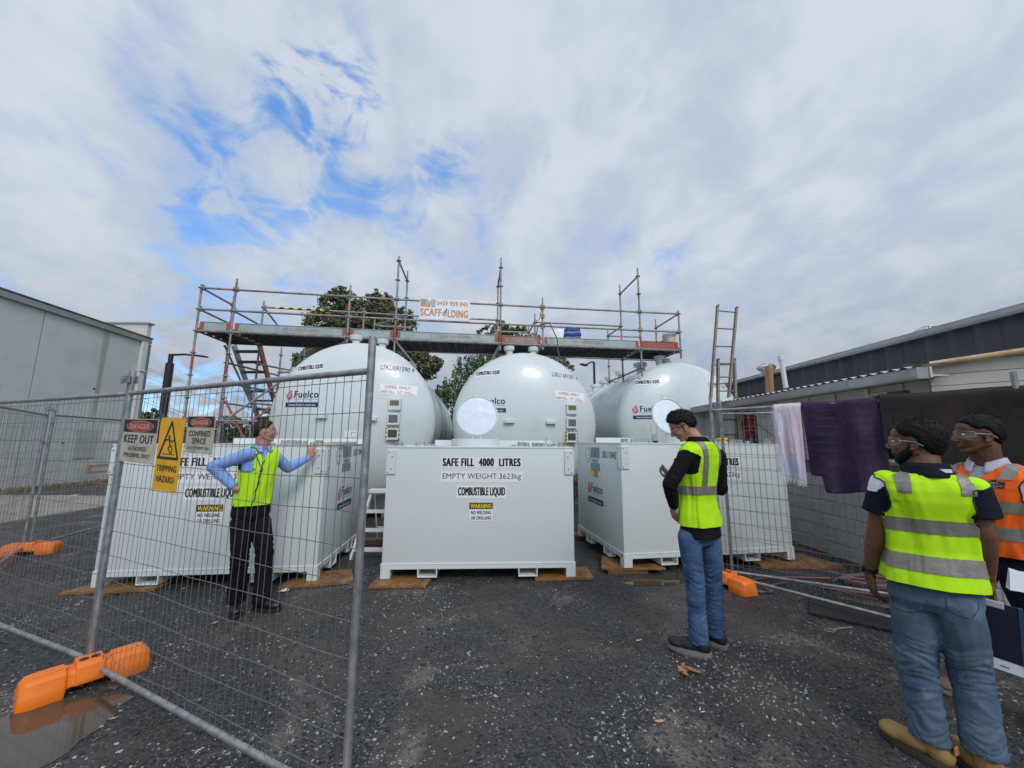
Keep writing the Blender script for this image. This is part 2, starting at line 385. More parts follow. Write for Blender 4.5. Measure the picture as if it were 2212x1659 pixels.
# ------------------------------------------------------------------ lettering
_TX = {}
def glyphs(text, bold):
    k = (text, bold)
    if k in _TX: return _TX[k]
    cu = bpy.data.curves.new('lettering', 'FONT'); cu.body = text; cu.size = 1.0; cu.resolution_u = 3; cu.space_character = 1 + bold * 2.0
    ob = bpy.data.objects.new('lettering', cu); COL.objects.link(ob)
    dg = bpy.context.evaluated_depsgraph_get(); dg.update()
    me = bpy.data.meshes.new_from_object(ob.evaluated_get(dg))
    vs = [(v.co.x, v.co.y) for v in me.vertices]; fs = [tuple(p.vertices) for p in me.polygons]
    bpy.data.objects.remove(ob); bpy.data.meshes.remove(me); bpy.data.curves.remove(cu)
    x0 = min(v[0] for v in vs); x1 = max(v[0] for v in vs); y0 = min(v[1] for v in vs); y1 = max(v[1] for v in vs)
    _TX[k] = (vs, fs, x0, x1, y0, y1); return _TX[k]
def text(mb, fn, s, cx, cy, w, h, mi, d=0.002, bold=0.0, slant=0.0):
    """fn(u, v, d) -> point; text fitted into w x h round (cx, cy)"""
    # heavier letters are struck several times, slightly shifted
    vs, fs, x0, x1, y0, y1 = glyphs(s, bold)
    bx_ = bold * 1.5 * h; by_ = bold * .55 * h; k = 1 if bold < .015 else 4 if bold > .04 else 3
    for q in range(k):
        ox = bx_ * (q / (k - 1) - .5) if k > 1 else 0
        for r_ in ((0,) if k == 1 else (-1, 1)):
            oy = by_ * r_ * .5; W2, H2 = w - bx_ * (k > 1), h - by_ * (k > 1); e = d + .00012 * q + .00006 * r_
            mb.add([fn(cx + ((x - x0) / (x1 - x0) - .5) * W2 + ox, cy + ((y - y0) / (y1 - y0) - .5) * H2 + oy, e) for x, y in vs], fs, mi)
def plate(mb, fn, cx, cy, w, h, mi, d=0.001, nu=1, nv=1, t=None):
    mb.grid(lambda a, b: fn(cx + (a - .5) * w, cy + (b - .5) * h, d), nu, nv, mi)
def poly(mb, fn, pts, mi, d=0.002):
    mb.add([fn(x, y, d) for x, y in pts], [tuple(range(len(pts)))], mi)
def disc(mb, fn, cx, cy, rx, ry, mi, d=0.002, n=28): poly(mb, fn, [(cx + rx * math.cos(2 * math.pi * k / n), cy + ry * math.sin(2 * math.pi * k / n)) for k in range(n)], mi, d)
def line(mb, fn, x0, y0, x1, y1, t, mi, d=0.002):
    L = math.hypot(x1 - x0, y1 - y0); nx, ny = -(y1 - y0) / L * t / 2, (x1 - x0) / L * t / 2
    poly(mb, fn, [(x0 + nx, y0 + ny), (x1 + nx, y1 + ny), (x1 - nx, y1 - ny), (x0 - nx, y0 - ny)], mi, d)
def frame(o, ux, uy=Vector((0, 0, 1))):
    """flat frame whose outward normal is ux x uy"""
    n = ux.cross(uy).normalized()
    return lambda u, v, d: o + ux * u + uy * v + n * d
def company_logo(mb, fn, cx, cy, w, mi_red, mi_navy, mi_grey, mi_white, d=0.002):
    """red drop mark, bold name, small strap line and web address bar, w wide"""
    h = w * 0.56; k = w / 0.62
    x0 = cx - w / 2
    # drop mark
    drop = [(0.035, 0.06), (0.0, 0.02), (0.0, -0.035), (0.025, -0.075), (0.065, -0.085), (0.1, -0.06), (0.108, -0.01), (0.098, 0.04), (0.095, 0.10)]
    poly(mb, fn, [(x0 + x * k, cy + (0.085 + y) * k) for x, y in drop], mi_red, d)
    for q in range(3):
        line(mb, fn, x0 + .02 * k, cy + (.03 + q * .035) * k, x0 + .085 * k, cy + (.075 + q * .035) * k, .010 * k, mi_white, d + .001)
    for q in range(4):
        line(mb, fn, x0 + (.105 + q * .006) * k, cy + (.035 + q * .02) * k, x0 + (.118 + q * .002) * k, cy + (.04 + q * .02) * k, .008 * k, mi_grey, d)
    text(mb, fn, "Fuelco", x0 + .375 * k, cy + .105 * k, .45 * k, .13 * k, mi_navy, d, bold=.045)
    text(mb, fn, "TM", x0 + .618 * k, cy + .155 * k, .02 * k, .012 * k, mi_navy, d)
    text(mb, fn, "complete fuel storage solutions", x0 + .375 * k, cy + .012 * k, .45 * k, .028 * k, mi_grey, d, bold=.01)
    plate(mb, fn, cx, cy - .085 * k, w, .085 * k, mi_navy, d, 8, 1)
    text(mb, fn, "www.fuelco.com.au", cx, cy - .085 * k, w * .8, .042 * k, mi_white, d + .002, bold=.02)

# ================================================================== SETTING
def ground_mat():
    m = bpy.data.materials.new('wet_gravel_ground'); m.use_nodes = True; t = m.node_tree; b = t.nodes['Principled BSDF']
    tc = t.nodes.new('ShaderNodeTexCoord'); L = t.links.new
    def nz(sc, det=6, rg=0.6, dist=0.0):
        n = t.nodes.new('ShaderNodeTexNoise'); n.inputs['Scale'].default_value = sc; n.inputs['Detail'].default_value = det
        n.inputs['Roughness'].default_value = rg; n.inputs['Distortion'].default_value = dist; L(tc.outputs['Object'], n.inputs['Vector']); return n.outputs[0]
    def mr(v, a, b_, c=0.0, d=1.0, sm=True):
        n = t.nodes.new('ShaderNodeMapRange'); n.interpolation_type = 'SMOOTHSTEP' if sm else 'LINEAR'; L(v, n.inputs[0])
        for i, q in enumerate((a, b_, c, d)): n.inputs[i + 1].default_value = q
        return n.outputs[0]
    def mx(f, a, c):
        n = t.nodes.new('ShaderNodeMix'); n.data_type = 'RGBA'
        for s_, q in ((n.inputs[0], f), (n.inputs[6], a), (n.inputs[7], c)):
            if isinstance(q, tuple): s_.default_value = (*q, 1)
            elif isinstance(q, (int, float)): s_.default_value = q
            else: L(q, s_)
        return n.outputs[2]
    def mt(op, a, c):
        n = t.nodes.new('ShaderNodeMath'); n.operation = op
        for i, q in enumerate((a, c)):
            if isinstance(q, (int, float)): n.inputs[i].default_value = q
            else: L(q, n.inputs[i])
        return n.outputs[0]
    vor = t.nodes.new('ShaderNodeTexVoronoi'); vor.inputs['Scale'].default_value = 62; vor.inputs['Randomness'].default_value = 1.0; L(tc.outputs['Object'], vor.inputs['Vector'])
    vor2 = t.nodes.new('ShaderNodeTexVoronoi'); vor2.inputs['Scale'].default_value = 140; L(tc.outputs['Object'], vor2.inputs['Vector'])
    sep = t.nodes.new('ShaderNodeSeparateColor'); L(vor.outputs['Color'], sep.inputs[0])
    mud = mr(nz(0.8, 7, 0.62, 0.6), 0.46, 0.60)
    pale = mr(nz(1.3, 7, 0.62, 0.8), 0.55, 0.68)
    grav = mx(sep.outputs[0], (0.011, 0.011, 0.0115), (0.062, 0.061, 0.060))
    mudc = mx(nz(6, 6, 0.7), (0.026, 0.023, 0.020), (0.090, 0.079, 0.066))
    col = mx(mt('MULTIPLY', mud, 0.85), grav, mudc)
    col = mx(mt('MULTIPLY', pale, 0.8), col, mx(nz(30, 4), (0.10, 0.090, 0.076), (0.20, 0.18, 0.15)))
    bright = mt('MULTIPLY', mr(sep.outputs[1], 0.86, 0.89), mr(nz(1.3, 5, 0.65, 0.5), 0.44, 0.58))
    core = mr(vor.outputs['Distance'], 0.42, 0.30)
    bright = mt('MULTIPLY', bright, core)
    col = mx(bright, col, mx(sep.outputs[2], (0.14, 0.145, 0.15), (0.42, 0.43, 0.44)))
    L(col, b.inputs['Base Color'])
    wet = mr(nz(1.1, 6, 0.6, 0.7), 0.42, 0.62)
    rough = mt('SUBTRACT', 0.74, mt('MULTIPLY', wet, 0.40))
    L(rough, b.inputs['Roughness']); b.inputs['Specular IOR Level'].default_value = 0.45
    h = mt('ADD', mt('MULTIPLY', mt('SUBTRACT', 0.6, vor.outputs['Distance']), mt('SUBTRACT', 1.0, mt('MULTIPLY', mud, 0.75))), mt('MULTIPLY', vor2.outputs['Distance'], -0.25))
    h = mt('ADD', h, mt('MULTIPLY', nz(3.0, 6), 1.2))
    bp = t.nodes.new('ShaderNodeBump'); bp.inputs['Strength'].default_value = 0.75; bp.inputs['Distance'].default_value = 0.012
    L(h, bp.inputs['Height']); L(bp.outputs[0], b.inputs['Normal'])
    return m
GM = ground_mat()
g = MB(); g.add([(-600, -60, 0), (600, -60, 0), (600, 900, 0), (-600, 900, 0)], [(0, 1, 2, 3)])
structure(g.build('ground', GM))

PUD = []   # puddle outlines (centre, rx, ry)
def puddle(cx, cy, rx, ry, rot, seed, label_name='puddle'):
    mb = MB(); n = 40; pts = []
    for k in range(n):
        a = 2 * math.pi * k / n; q = 1 + 0.32 * noise.noise(V(math.cos(a) * 1.6, math.sin(a) * 1.6, seed)) + 0.14 * noise.noise(V(math.cos(a) * 5, math.sin(a) * 5, seed + 7))
        x, y = rx * q * math.cos(a), ry * q * math.sin(a)
        pts.append((cx + x * math.cos(rot) - y * math.sin(rot), cy + x * math.sin(rot) + y * math.cos(rot), 0.004))
    mb.add(pts, [tuple(range(n))])
    o = mb.build('puddle', M['water']); structure(o); PUD.append((cx, cy, max(rx, ry), min(rx, ry), rot))
M['water'] = mat('muddy_water', (0.085, 0.064, 0.042), 0.07, spec=0.5, bump=0.02, bscale=6, var=0.3, vscale=2)
_p = G(20, 1600); puddle(_p.x, _p.y, 0.46, 0.33, 0.6, 3)
puddle(1.75, 4.95, 0.42, 0.13, 0.15, 25)

# scattered stones
stn = [[], []]
def ico():
    bm = bmesh.new(); bmesh.ops.create_cube(bm, size=1.3); bmesh.ops.bevel(bm, geom=[v for v in bm.verts if v.index in (0, 3, 5, 6)], offset=.55, affect='VERTICES')
    vs = [v.co.copy() for v in bm.verts]; fs = [tuple(v.index for v in f.verts) for f in bm.faces]; bm.free(); return vs, fs
IV, IF = ico()
mbs = [MB(), MB()]
rng = random.Random(5)
cnt = 0
while cnt < 52000:
    y = 1.15 + 6.2 * rng.random() ** 1.35; x = (rng.random() * 2 - 1) * (y * 1.38 + 0.4)
    if any(((x - p[0]) / p[2]) ** 2 + ((y - p[1]) / p[2]) ** 2 < 0.8 for p in PUD): continue
    f1 = noise.noise(V(x * 0.9, y * 0.9, 3.3)) + 0.6 * noise.noise(V(x * 2.3, y * 2.3, 8.1))
    # pale stones lie in drifts
    drift = max(0, 1 - ((x + .3 + .25 * (y - 2)) / 1.3) ** 2) * 0.15 + max(0, 1 - ((x - 1.9) / .55) ** 2 - ((y - 3.0) / .7) ** 2) * 0.7 + max(0, 1 - ((x + 2.4) / .9) ** 2 - ((y - 4.3) / .5) ** 2) * .4 + max(0, 1 - ((x - .45) / .9) ** 2 - ((y - 1.75) / .5) ** 2) * .35 + max(0, 1 - ((x + .9) / .8) ** 2 - ((y - 2.2) / .6) ** 2) * .25
    light = rng.random() < 0.03 + 0.85 * max(0, f1 * 0.75 + drift * .9 - .08)
    if not light and rng.random() < 0.35 + .6 * max(0, noise.noise(V(x * .8 + 4, y * .8, 1))): continue
    r = (0.0034 + 0.0062 * rng.random() ** 2.6) * (1.0 if light else 1.2)
    if rng.random() < 0.008: r *= 1.9
    a = rng.random() * 6.28; ca, sa = math.cos(a), math.sin(a); sx, sy, sz = 1 + rng.random() * 1.1, 0.7 + rng.random() * .4, 0.35 + rng.random() * .35
    jit = [1 + (rng.random() - .5) * .7 for _ in range(len(IV))]
    vs = []
    for i, v in enumerate(IV):
        px, py, pz = v.x * sx * jit[i] * r, v.y * sy * jit[i] * r, v.z * sz * r
        vs.append((x + px * ca - py * sa, y + px * sa + py * ca, pz + r * sz * 0.45))
    mbs[0 if light else 1].add(vs, IF); cnt += 1
gv = MB(); gv.v = mbs[0].v + mbs[1].v; o0 = len(mbs[0].v); gv.f = mbs[0].f + [tuple(i + o0 for i in f) for f in mbs[1].f]; gv.m = [0] * len(mbs[0].f) + [1] * len(mbs[1].f)
tag(gv.build('gravel', [M['stone'], M['stonedk']], fixn=False), 'loose pale and dark stones strewn over the wet ground', 'gravel', kind='stuff')

# concrete path slab, left
m_ = MB(); m_.fbox(V(0, 0, 0), V(1, 0, 0), V(0, 1, 0), V(0, 0, 1), (-15.35, -10.0), (-8, 11.5), (-0.05, 0.035)); structure(m_.build('path', M['slab']))
# dry weeds along the foot of the left wall
mb = MB(); rng = random.Random(11)
for i in range(2600):
    y = 6 + 10.8 * rng.random(); x = -15.95 + 0.55 * rng.random() ** 1.6; h = 0.05 + 0.13 * rng.random(); a = rng.random() * 6.28; w = .02
    dx, dy = math.cos(a) * w, math.sin(a) * w; lx, ly = (rng.random() - .5) * .12, (rng.random() - .5) * .12
    mb.add([(x - dx, y - dy, 0), (x + dx, y + dy, 0), (x + lx, y + ly, h)], [(0, 1, 2)])
tag(mb.build('dry_weeds', M['weeds'], fixn=False), 'dry brown weeds along the foot of the concrete wall', 'weeds', kind='stuff')

# ------------------------------------------------------------------ left building
_a, _b = P(326, 732, 16.95), P(0, 619, 11.57)
LB = empty('warehouse', (-16.1, 16.8, 0), 'pale grey concrete panel warehouse with sloping roof edge, far left', 'building')
def ztop(y): return _a.z - .25 + (16.95 - y) * (_b.z - _a.z) / (16.95 - 11.57)
WX = -.13
mb = MB(); ys = [-12, 5.2, 10.0, 12.95, 15.1, 16.8]
for i in range(5):
    a, b = ys[i] + 0.012, ys[i + 1] - 0.012
    mb.prism([(a, 0), (b, 0), (b, ztop(b)), (a, ztop(a))], V(-16.13, 0, 0), V(0, 1, 0), V(0, 0, 1), V(-0.2, 0, 0))
mb.fbox(V(0, 0, 0), V(1, 0, 0), V(0, 1, 0), V(0, 0, 1), (-30, -16.34), (16.6, 16.8), (0, 5.7))
mb.build('wall', M['concrete'], LB, bevel=0.01)
mb = MB(); mb.fbox(V(0, 0, 0), V(1, 0, 0), V(0, 1, 0), V(0, 0, 1), (-16.28, -16.15), (-12, 16.8), (0, 5.7)); mb.build('panel_joint', M['joint'], LB)
mb = MB()   # stain streak down one joint
mb.prism([(14.98, 2.6), (15.06, 2.6), (15.16, ztop(15.2) - .02), (14.92, ztop(15.2) - .02)], V(-16.126, 0, 0), V(0, 1, 0), V(0, 0, 1), V(0.004, 0, 0))
mb.build('water_stain', mat('water_stained_concrete', (0.38, 0.38, 0.335), 0.9, var=0.2, vscale=3, stretch=(1, 1, .3)), LB)
mb = MB()
mb.prism([(-12, ztop(-12) - .02), (16.87, ztop(16.87) - .02), (16.87, ztop(16.87) + .2), (-12, ztop(-12) + .2)], V(-16.02, 0, 0), V(0, 1, 0), V(0, 0, 1), V(-0.11, 0, 0))
mb.build('roof_fascia', M['fascia'], LB, bevel=.01)
mb = MB(); mb.prism([(-12, ztop(-12) + .203), (16.9, ztop(16.9) + .203), (16.9, ztop(16.9) + .25), (-12, ztop(-12) + .25)], V(-16.0, 0, 0), V(0, 1, 0), V(0, 0, 1), V(-0.3, 0, 0))
mb.build('roof_capping', M['fascia_dk'], LB)
mb = MB(); mb.add([(-16.05, -12, ztop(-12) + .1), (-16.05, 16.85, ztop(16.85) + .1), (-30, 16.85, ztop(16.85) + .1), (-30, -12, ztop(-12) + .1)], [(0, 1, 2, 3)]); mb.build('roof', M['roofcorr'], LB)
mb = MB(); HP = ztop(16.6) - .03; mb.box((-16.04, 16.55, HP / 2), (.16, .24, HP)); mb.box((-16.02, 16.55, 4.6), (.22, .30, .05)); mb.box((-16.02, 16.55, 1.9), (.22, .30, .05)); mb.build('downpipe', M['pipewhite'], LB, bevel=.02)
mb = MB(); mb.box((-16.22, 16.9, HP / 2), (.17, .16, HP)); mb.build('corner_post', M['fascia'], LB, bevel=.01)
mb = MB(); mb.box((-16.11, 14.9, 1.45), (.03, .72, 1.05)); mb.build('wall_panel', mat('grey_green_panel', (0.36, 0.39, 0.37), .7, var=.1), LB, bevel=.005)
mb = MB(); mb.box((-16.11, 15.85, 1.88), (.04, .62, .62)); mb.build('notice_board', M['pipewhite'], LB, bevel=.005)
for y in (12.55, 12.95, 14.2):
    pass
for (y, z) in ((13.6, 1.5), (14.15, 1.5), (14.9, 3.6), (14.9, 3.35)): mb = MB(); mb.lathe([(.03, 0), (.03, .02)], (-16.13, y, z), (1, 0, 0), 10); mb.build('bolt', M['black'], LB)
LB.location.x -= .22
PB = empty('rear_parapet', (-18.0, 18.2, 0), 'off-white rendered parapet block rising behind the warehouse roof edge', 'building')
PZ = P(300, 700, 17.4).z; PX = P(320, 700, 17.4).x
mb = MB(); mb.box((PX - 4, 17.5, PZ / 2), (8.0, .2, PZ)); mb.build('wall', M['parapet'], PB, bevel=.01)
mb = MB(); mb.box((PX - 4, 17.5, PZ + .04), (8.16, .34, .08)); mb.build('capping', M['fascia'], PB, bevel=.01)

# ------------------------------------------------------------------ right: block outbuilding and tall shed
OB = empty('outbuilding', (4.85, 4.4, 0), 'low grey block outbuilding with cream cladding and a grey gutter, at the right', 'building')
mb = MB(); rng = random.Random(3)
ws = Vector((0, 1, 0))
def block_wall(p0, dr, L, nrm, z0, z1, name):
    mb = MB(); nc = int((z1 - z0) / 0.2)
    for r in range(nc):
        off = 0.0 if r % 2 else -0.2; x = off
        while x < L:
            a, b = max(0, x) + .004, min(L, x + .4) - .004
            if b - a > .03:
                j = rng.random() * .002
                mb.fbox(p0, dr, nrm, Vector((0, 0, 1)), (a, b), (-.19, j), (z0 + r * .2 + .004, z0 + (r + 1) * .2 - .004))
            x += .4
    return mb
BW = block_wall(V(4.85, 4.4, 0), V(0, 1, 0), 6.2, V(-1, 0, 0), 0, 1.4, 'block_wall')
BW.build('block_wall', mat('painted_grey_block', (0.44, 0.445, 0.44), .8, var=.12, vscale=2, bump=.25, bscale=50, island=.05), OB, bevel=.006)
dK = V(.7071, -.7071, 0); nK = V(-.7071, -.7071, 0)
BW = block_wall(V(4.85, 4.4, 0), dK, 2.4, nK, 0, 1.4, 'b'); BW.build('block_wall', M.get('x') or bpy.data.materials['painted_grey_block'], OB, bevel=.006)
mb = MB(); mb.fbox(V(4.856, 4.4, 0), V(1, 0, 0), V(0, 1, 0), V(0, 0, 1), (0.004, .1), (0, 6.2), (0, 1.39)); mb.fbox(V(4.85, 4.4, 0), -nK, dK, V(0, 0, 1), (.008, .1), (0, 2.4), (0, 1.39)); mb.build('mortar', mat('dark_mortar', (.13, .13, .125), .9), OB)
# cladding with window openings (along +Y)
wins = [(7.55, 8.15), (6.6, 7.0), (5.75, 6.2), (4.75, 5.15)]
mb = MB(); y = 4.4
def cl(a, b, z0, z1): mb.fbox(V(4.85, 0, 0), V(1, 0, 0), V(0, 1, 0), V(0, 0, 1), (-.012, .1), (a, b), (z0, z1))
for (a, b) in reversed(wins):
    yy = y
    while yy < a - .01:
        e = min(a, yy + .6); cl(yy + .002, e - .002, 1.402, 2.415); yy = e
    cl(a, b, 1.402, 1.47); cl(a, b, 2.345, 2.415); y = b
while y < 10.6: cl(y + .002, min(10.6, y + .6) - .002, 1.402, 2.415); y += .6
mb.build('cladding', M['clad'], OB, bevel=.002)
mb = MB(); mb.fbox(V(4.85, 4.4, 0), -nK, dK, V(0, 0, 1), (-.012, .1), (.03, 2.4), (1.402, 2.2))
for i in range(3): mb.fbox(V(4.85, 4.4, 0), nK, dK, V(0, 0, 1), (.014, .03 + .004), (0.0, 2.4), (2.20 + i * .13, 2.325 + i * .13))
mb.build('weatherboard', M['clad2'], OB, bevel=.003)
for yv in [4.72, 5.18, 5.72, 6.23, 6.57, 7.03, 7.52, 8.18, 8.9, 9.5]: mb = MB(); mb.fbox(V(4.85, yv, 0), V(1, 0, 0), V(0, 1, 0), V(0, 0, 1), (-.035, -.0125), (-.03, .03), (1.42, 2.41)); mb.build('cover_strip', M['clad2'], OB, bevel=.003)
for (a, b) in wins:
    f = MB(); w = b - a; c = (a + b) / 2
    for (s, e) in (((0, 0), 0),):
        f.fbox(V(4.85, c, 1.905), V(1, 0, 0), V(0, 1, 0), V(0, 0, 1), (-.025, .05), (-w / 2, -w / 2 + .035), (-.435, .435)); f.fbox(V(4.85, c, 1.905), V(1, 0, 0), V(0, 1, 0), V(0, 0, 1), (-.025, .05), (w / 2 - .035, w / 2), (-.435, .435))
        f.fbox(V(4.85, c, 1.905), V(1, 0, 0), V(0, 1, 0), V(0, 0, 1), (-.024, .05), (-w / 2 + .036, w / 2 - .036), (-.435, -.395)); f.fbox(V(4.85, c, 1.905), V(1, 0, 0), V(0, 1, 0), V(0, 0, 1), (-.024, .05), (-w / 2 + .036, w / 2 - .036), (.395, .435))
        f.fbox(V(4.85, c, 1.905), V(1, 0, 0), V(0, 1, 0), V(0, 0, 1), (-.02, .03), (-.012, .012), (-.394, .394))
    wf = f.build('window', M['clad2'], OB, bevel=.003)
    p = MB(); p.fbox(V(4.85, c, 1.905), V(1, 0, 0), V(0, 1, 0), V(0, 0, 1), (.04, .046), (-w / 2, w / 2), (-.43, .43)); p.build('pane', M['glass'], wf)
    sl = MB(); sl.fbox(V(4.85, c, 1.46), V(1, 0, 0), V(0, 1, 0), V(0, 0, 1), (-.06, .02), (-w / 2 - .03, w / 2 + .03), (-.02, .008)); sl.build('sill', M['clad2'], wf)
mb = MB(); mb.fbox(V(4.85, 0, 0), V(1, 0, 0), V(0, 1, 0), V(0, 0, 1), (-.3, 0.0), (4.2, 10.6), (2.42, 2.44)); mb.build('eaves_soffit', M['clad'], OB)
def gutter_mesh(p0, dr, L, out, z, w=.115, seams=()):
    mb = MB(); prof = [(0, .10), (0, 0), (w * .75, -.01), (w, .03), (w, .095), (w + .012, .11), (w - .012, .11), (w - .012, .04), (w * .7, .006), (.006, .012), (.006, .1)]
    mb.prism(prof, p0 + V(0, 0, z), out, V(0, 0, 1), dr * L)
    for s_ in seams: mb.prism([(-.004, .1), (-.004, -.006), (w * .76, -.016), (w + .006, .028), (w + .007, .1), (w + .018, .118), (w - .02, .118), (0, .112)], p0 + dr * s_ + V(0, 0, z), out, V(0, 0, 1), dr * .035)
    return mb
mb = MB(); mb.fbox(V(4.598, 4.172, 2.40), V(-1, 0, 0), V(0, 1, 0), V(0, 0, 1), (0, .122), (0, .006), (-.012, .112)); mb.build('gutter_end', M['gutter'], OB)
gutter_mesh(V(4.6, 4.18, 0), V(0, 1, 0), 6.4, V(-1, 0, 0), 2.40, seams=(.9, 2.0, 3.5, 4.6)).build('gutter', M['gutter'], OB, smooth=40)
mb = MB(); mb.fbox(V(4.6, 4.16, 0), V(1, 0, 0), V(0, 1, 0), V(0, 0, 1), (0.004, .03), (0, 6.44), (2.40, 2.52)); mb.build('fascia_board', M['clad'], OB)
mb = MB()
n = 90
pts = []
for i in range(n + 1):
    yv = 4.2 + 6.4 * i / n
    pts.append((yv, .014 * math.cos(i * math.pi)))
vs = [];
for (x, zb) in ((4.5, 2.53), (9.5, 3.05)):
    for (yv, dz) in pts: vs.append((x, yv, zb + dz))
mb.add(vs, [(i, i + 1, n + 2 + i, n + 1 + i) for i in range(n)])
mb.build('roof', M['roofcorr'], OB)
mb = MB(); pts = [V(4.80, 4.33, 2.575), V(5.3, 3.83, 2.63), V(6.4, 2.73, 2.66)]
mb.path(pts, .035, 10); mb.build('rusty_barge_pipe', mat('flaking_cream_pipe', (.55, .45, .28), .6, col2=(.42, .22, .09), vscale=5, rvar=.1, dirt=(.25, .09, .04), dscale=9, dthr=(.6, .7)), OB, smooth=60)
mb = MB(); rng = random.Random(4)
for i in range(9):
    c = V(4.62 + .17 * rng.random(), 4.42 - .12 * rng.random(), 2.53 + .05 * rng.random()); a = rng.random() * 3
    mb.fbox(c, V(math.cos(a), math.sin(a), .2), V(-math.sin(a), math.cos(a), 0), V(-.2, 0, 1), (-.06, .06), (-.03, .03), (0, .004))
mb.build('torn_flashing', mat('torn_rusty_flashing', (.30, .26, .22), .6, metal=.4, col2=(.2, .09, .05), vscale=14), OB)
mb = MB(); mb.box((4.62, 4.55, 2.27), (.09, .2, .05)); mb.build('flood_lamp', M['blacksteel'], OB, bevel=.01)
mb = MB(); mb.box((5.0 + .28, 4.0 - .42, 2.05), (.05, .05, .16), Matrix.Rotation(R(-45), 3, 'Z')); mb.build('wall_vent', M['grey'], OB)

TS = empty('tall_shed', (8, 6, 0), 'long charcoal ribbed shed with a grey gutter behind the low outbuilding', 'building')
mb = MB(); n = int(19 / .1); prof = []
for i in range(n + 1):
    yv = -1 + i * .1; ph = i % 4
    prof.append((yv, .05 if ph in (1, 2) else 0.0))
vs = [(8 - d, yv, 0) for yv, d in prof] + [(8 - d, yv, 3.72) for yv, d in prof]
mb.add(vs, [(i, i + 1, n + 2 + i, n + 1 + i) for i in range(n)])
mb.add([(8, 18, 0), (20, 18, 0), (20, 18, 5.0), (8, 18, 3.72)], [(0, 1, 2, 3)])
mb.build('ribbed_wall', M['darkclad'], TS)
gutter_mesh(V(7.95, -1.2, 0), V(0, 1, 0), 19.4, V(-1, 0, 0), 3.70, w=.16, seams=(8.2, 10.2, 12.5, 15.5)).build('gutter', M['gutter'], TS, smooth=40)
mb = MB(); mb.add([(7.9, -1.2, 3.79), (7.9, 18.3, 3.79), (20, 18.3, 5.1), (20, -1.2, 5.1)], [(0, 1, 2, 3)]); mb.build('roof', M['roofcorr'], TS)
def vent(c, r, label):
    t = empty('roof_ventilator', c, label, 'ventilator', 'turbine ventilators on the sheds')
    mb = MB(); mb.lathe([(r * .55, -.25), (r * .55, .05), (r * .6, .06)], c, (0, 0, 1), 20); mb.build('neck', M['gutter'], t, smooth=40)
    mb = MB(); c = Vector(c)
    for k in range(22):
        a0 = 2 * math.pi * k / 22; ptsA = []; 
        for j in range(7):
            ph = math.pi * (.12 + .76 * j / 6); rr = r * math.sin(ph) ; z = .05 + r * .55 - r * .55 * math.cos(math.pi - ph) * -1 if False else .05 + r * .62 * (1 - math.cos(ph)) / 1.0 * .8
            ptsA.append((rr, z, a0 + .35 * j / 6))
        vs = [c + V(rr * math.cos(a), rr * math.sin(a), z) for rr, z, a in ptsA] + [c + V(rr * .93 * math.cos(a + .22), rr * .93 * math.sin(a + .22), z) for rr, z, a in ptsA]
        mb.add(vs, [(j, j + 1, 7 + j + 1, 7 + j) for j in range(6)])
    mb.ball(c + V(0, 0, .05 + r * .95), (r * .45, r * .45, .03)); mb.build('turbine', M['alu'], t, smooth=60)
vent((8.15, 12.1, 3.86), .27, 'round turbine ventilator above the timber prop on the shed roof edge')
vent((8.45, 7.55, 3.74), .24, 'round turbine ventilator on the shed roof near the right edge')
mb = MB(); mb.box((5.6, 8.25, 3.03), (.09, .14, .62), Matrix.Rotation(R(2), 3, 'Y'))
tag(mb.build('timber_prop', M['timberlt'], loc=(5.6, 8.25, 2.7), bevel=.004), 'short upright timber prop standing on the low roof', 'timber')
mb = MB(); mb.path([P(1698, 838, 7.9), P(1687, 775, 7.9)], .045, 14); mb.lathe([(.055, 0), (.055, .09)], P(1687, 778, 7.9), (0, 0, 1), 14)
tag(mb.build('vent_pipe', M['pipewhite'], smooth=50, loc=P(1698, 838, 7.9)), 'white plastic vent pipe rising from the low roof', 'pipe')

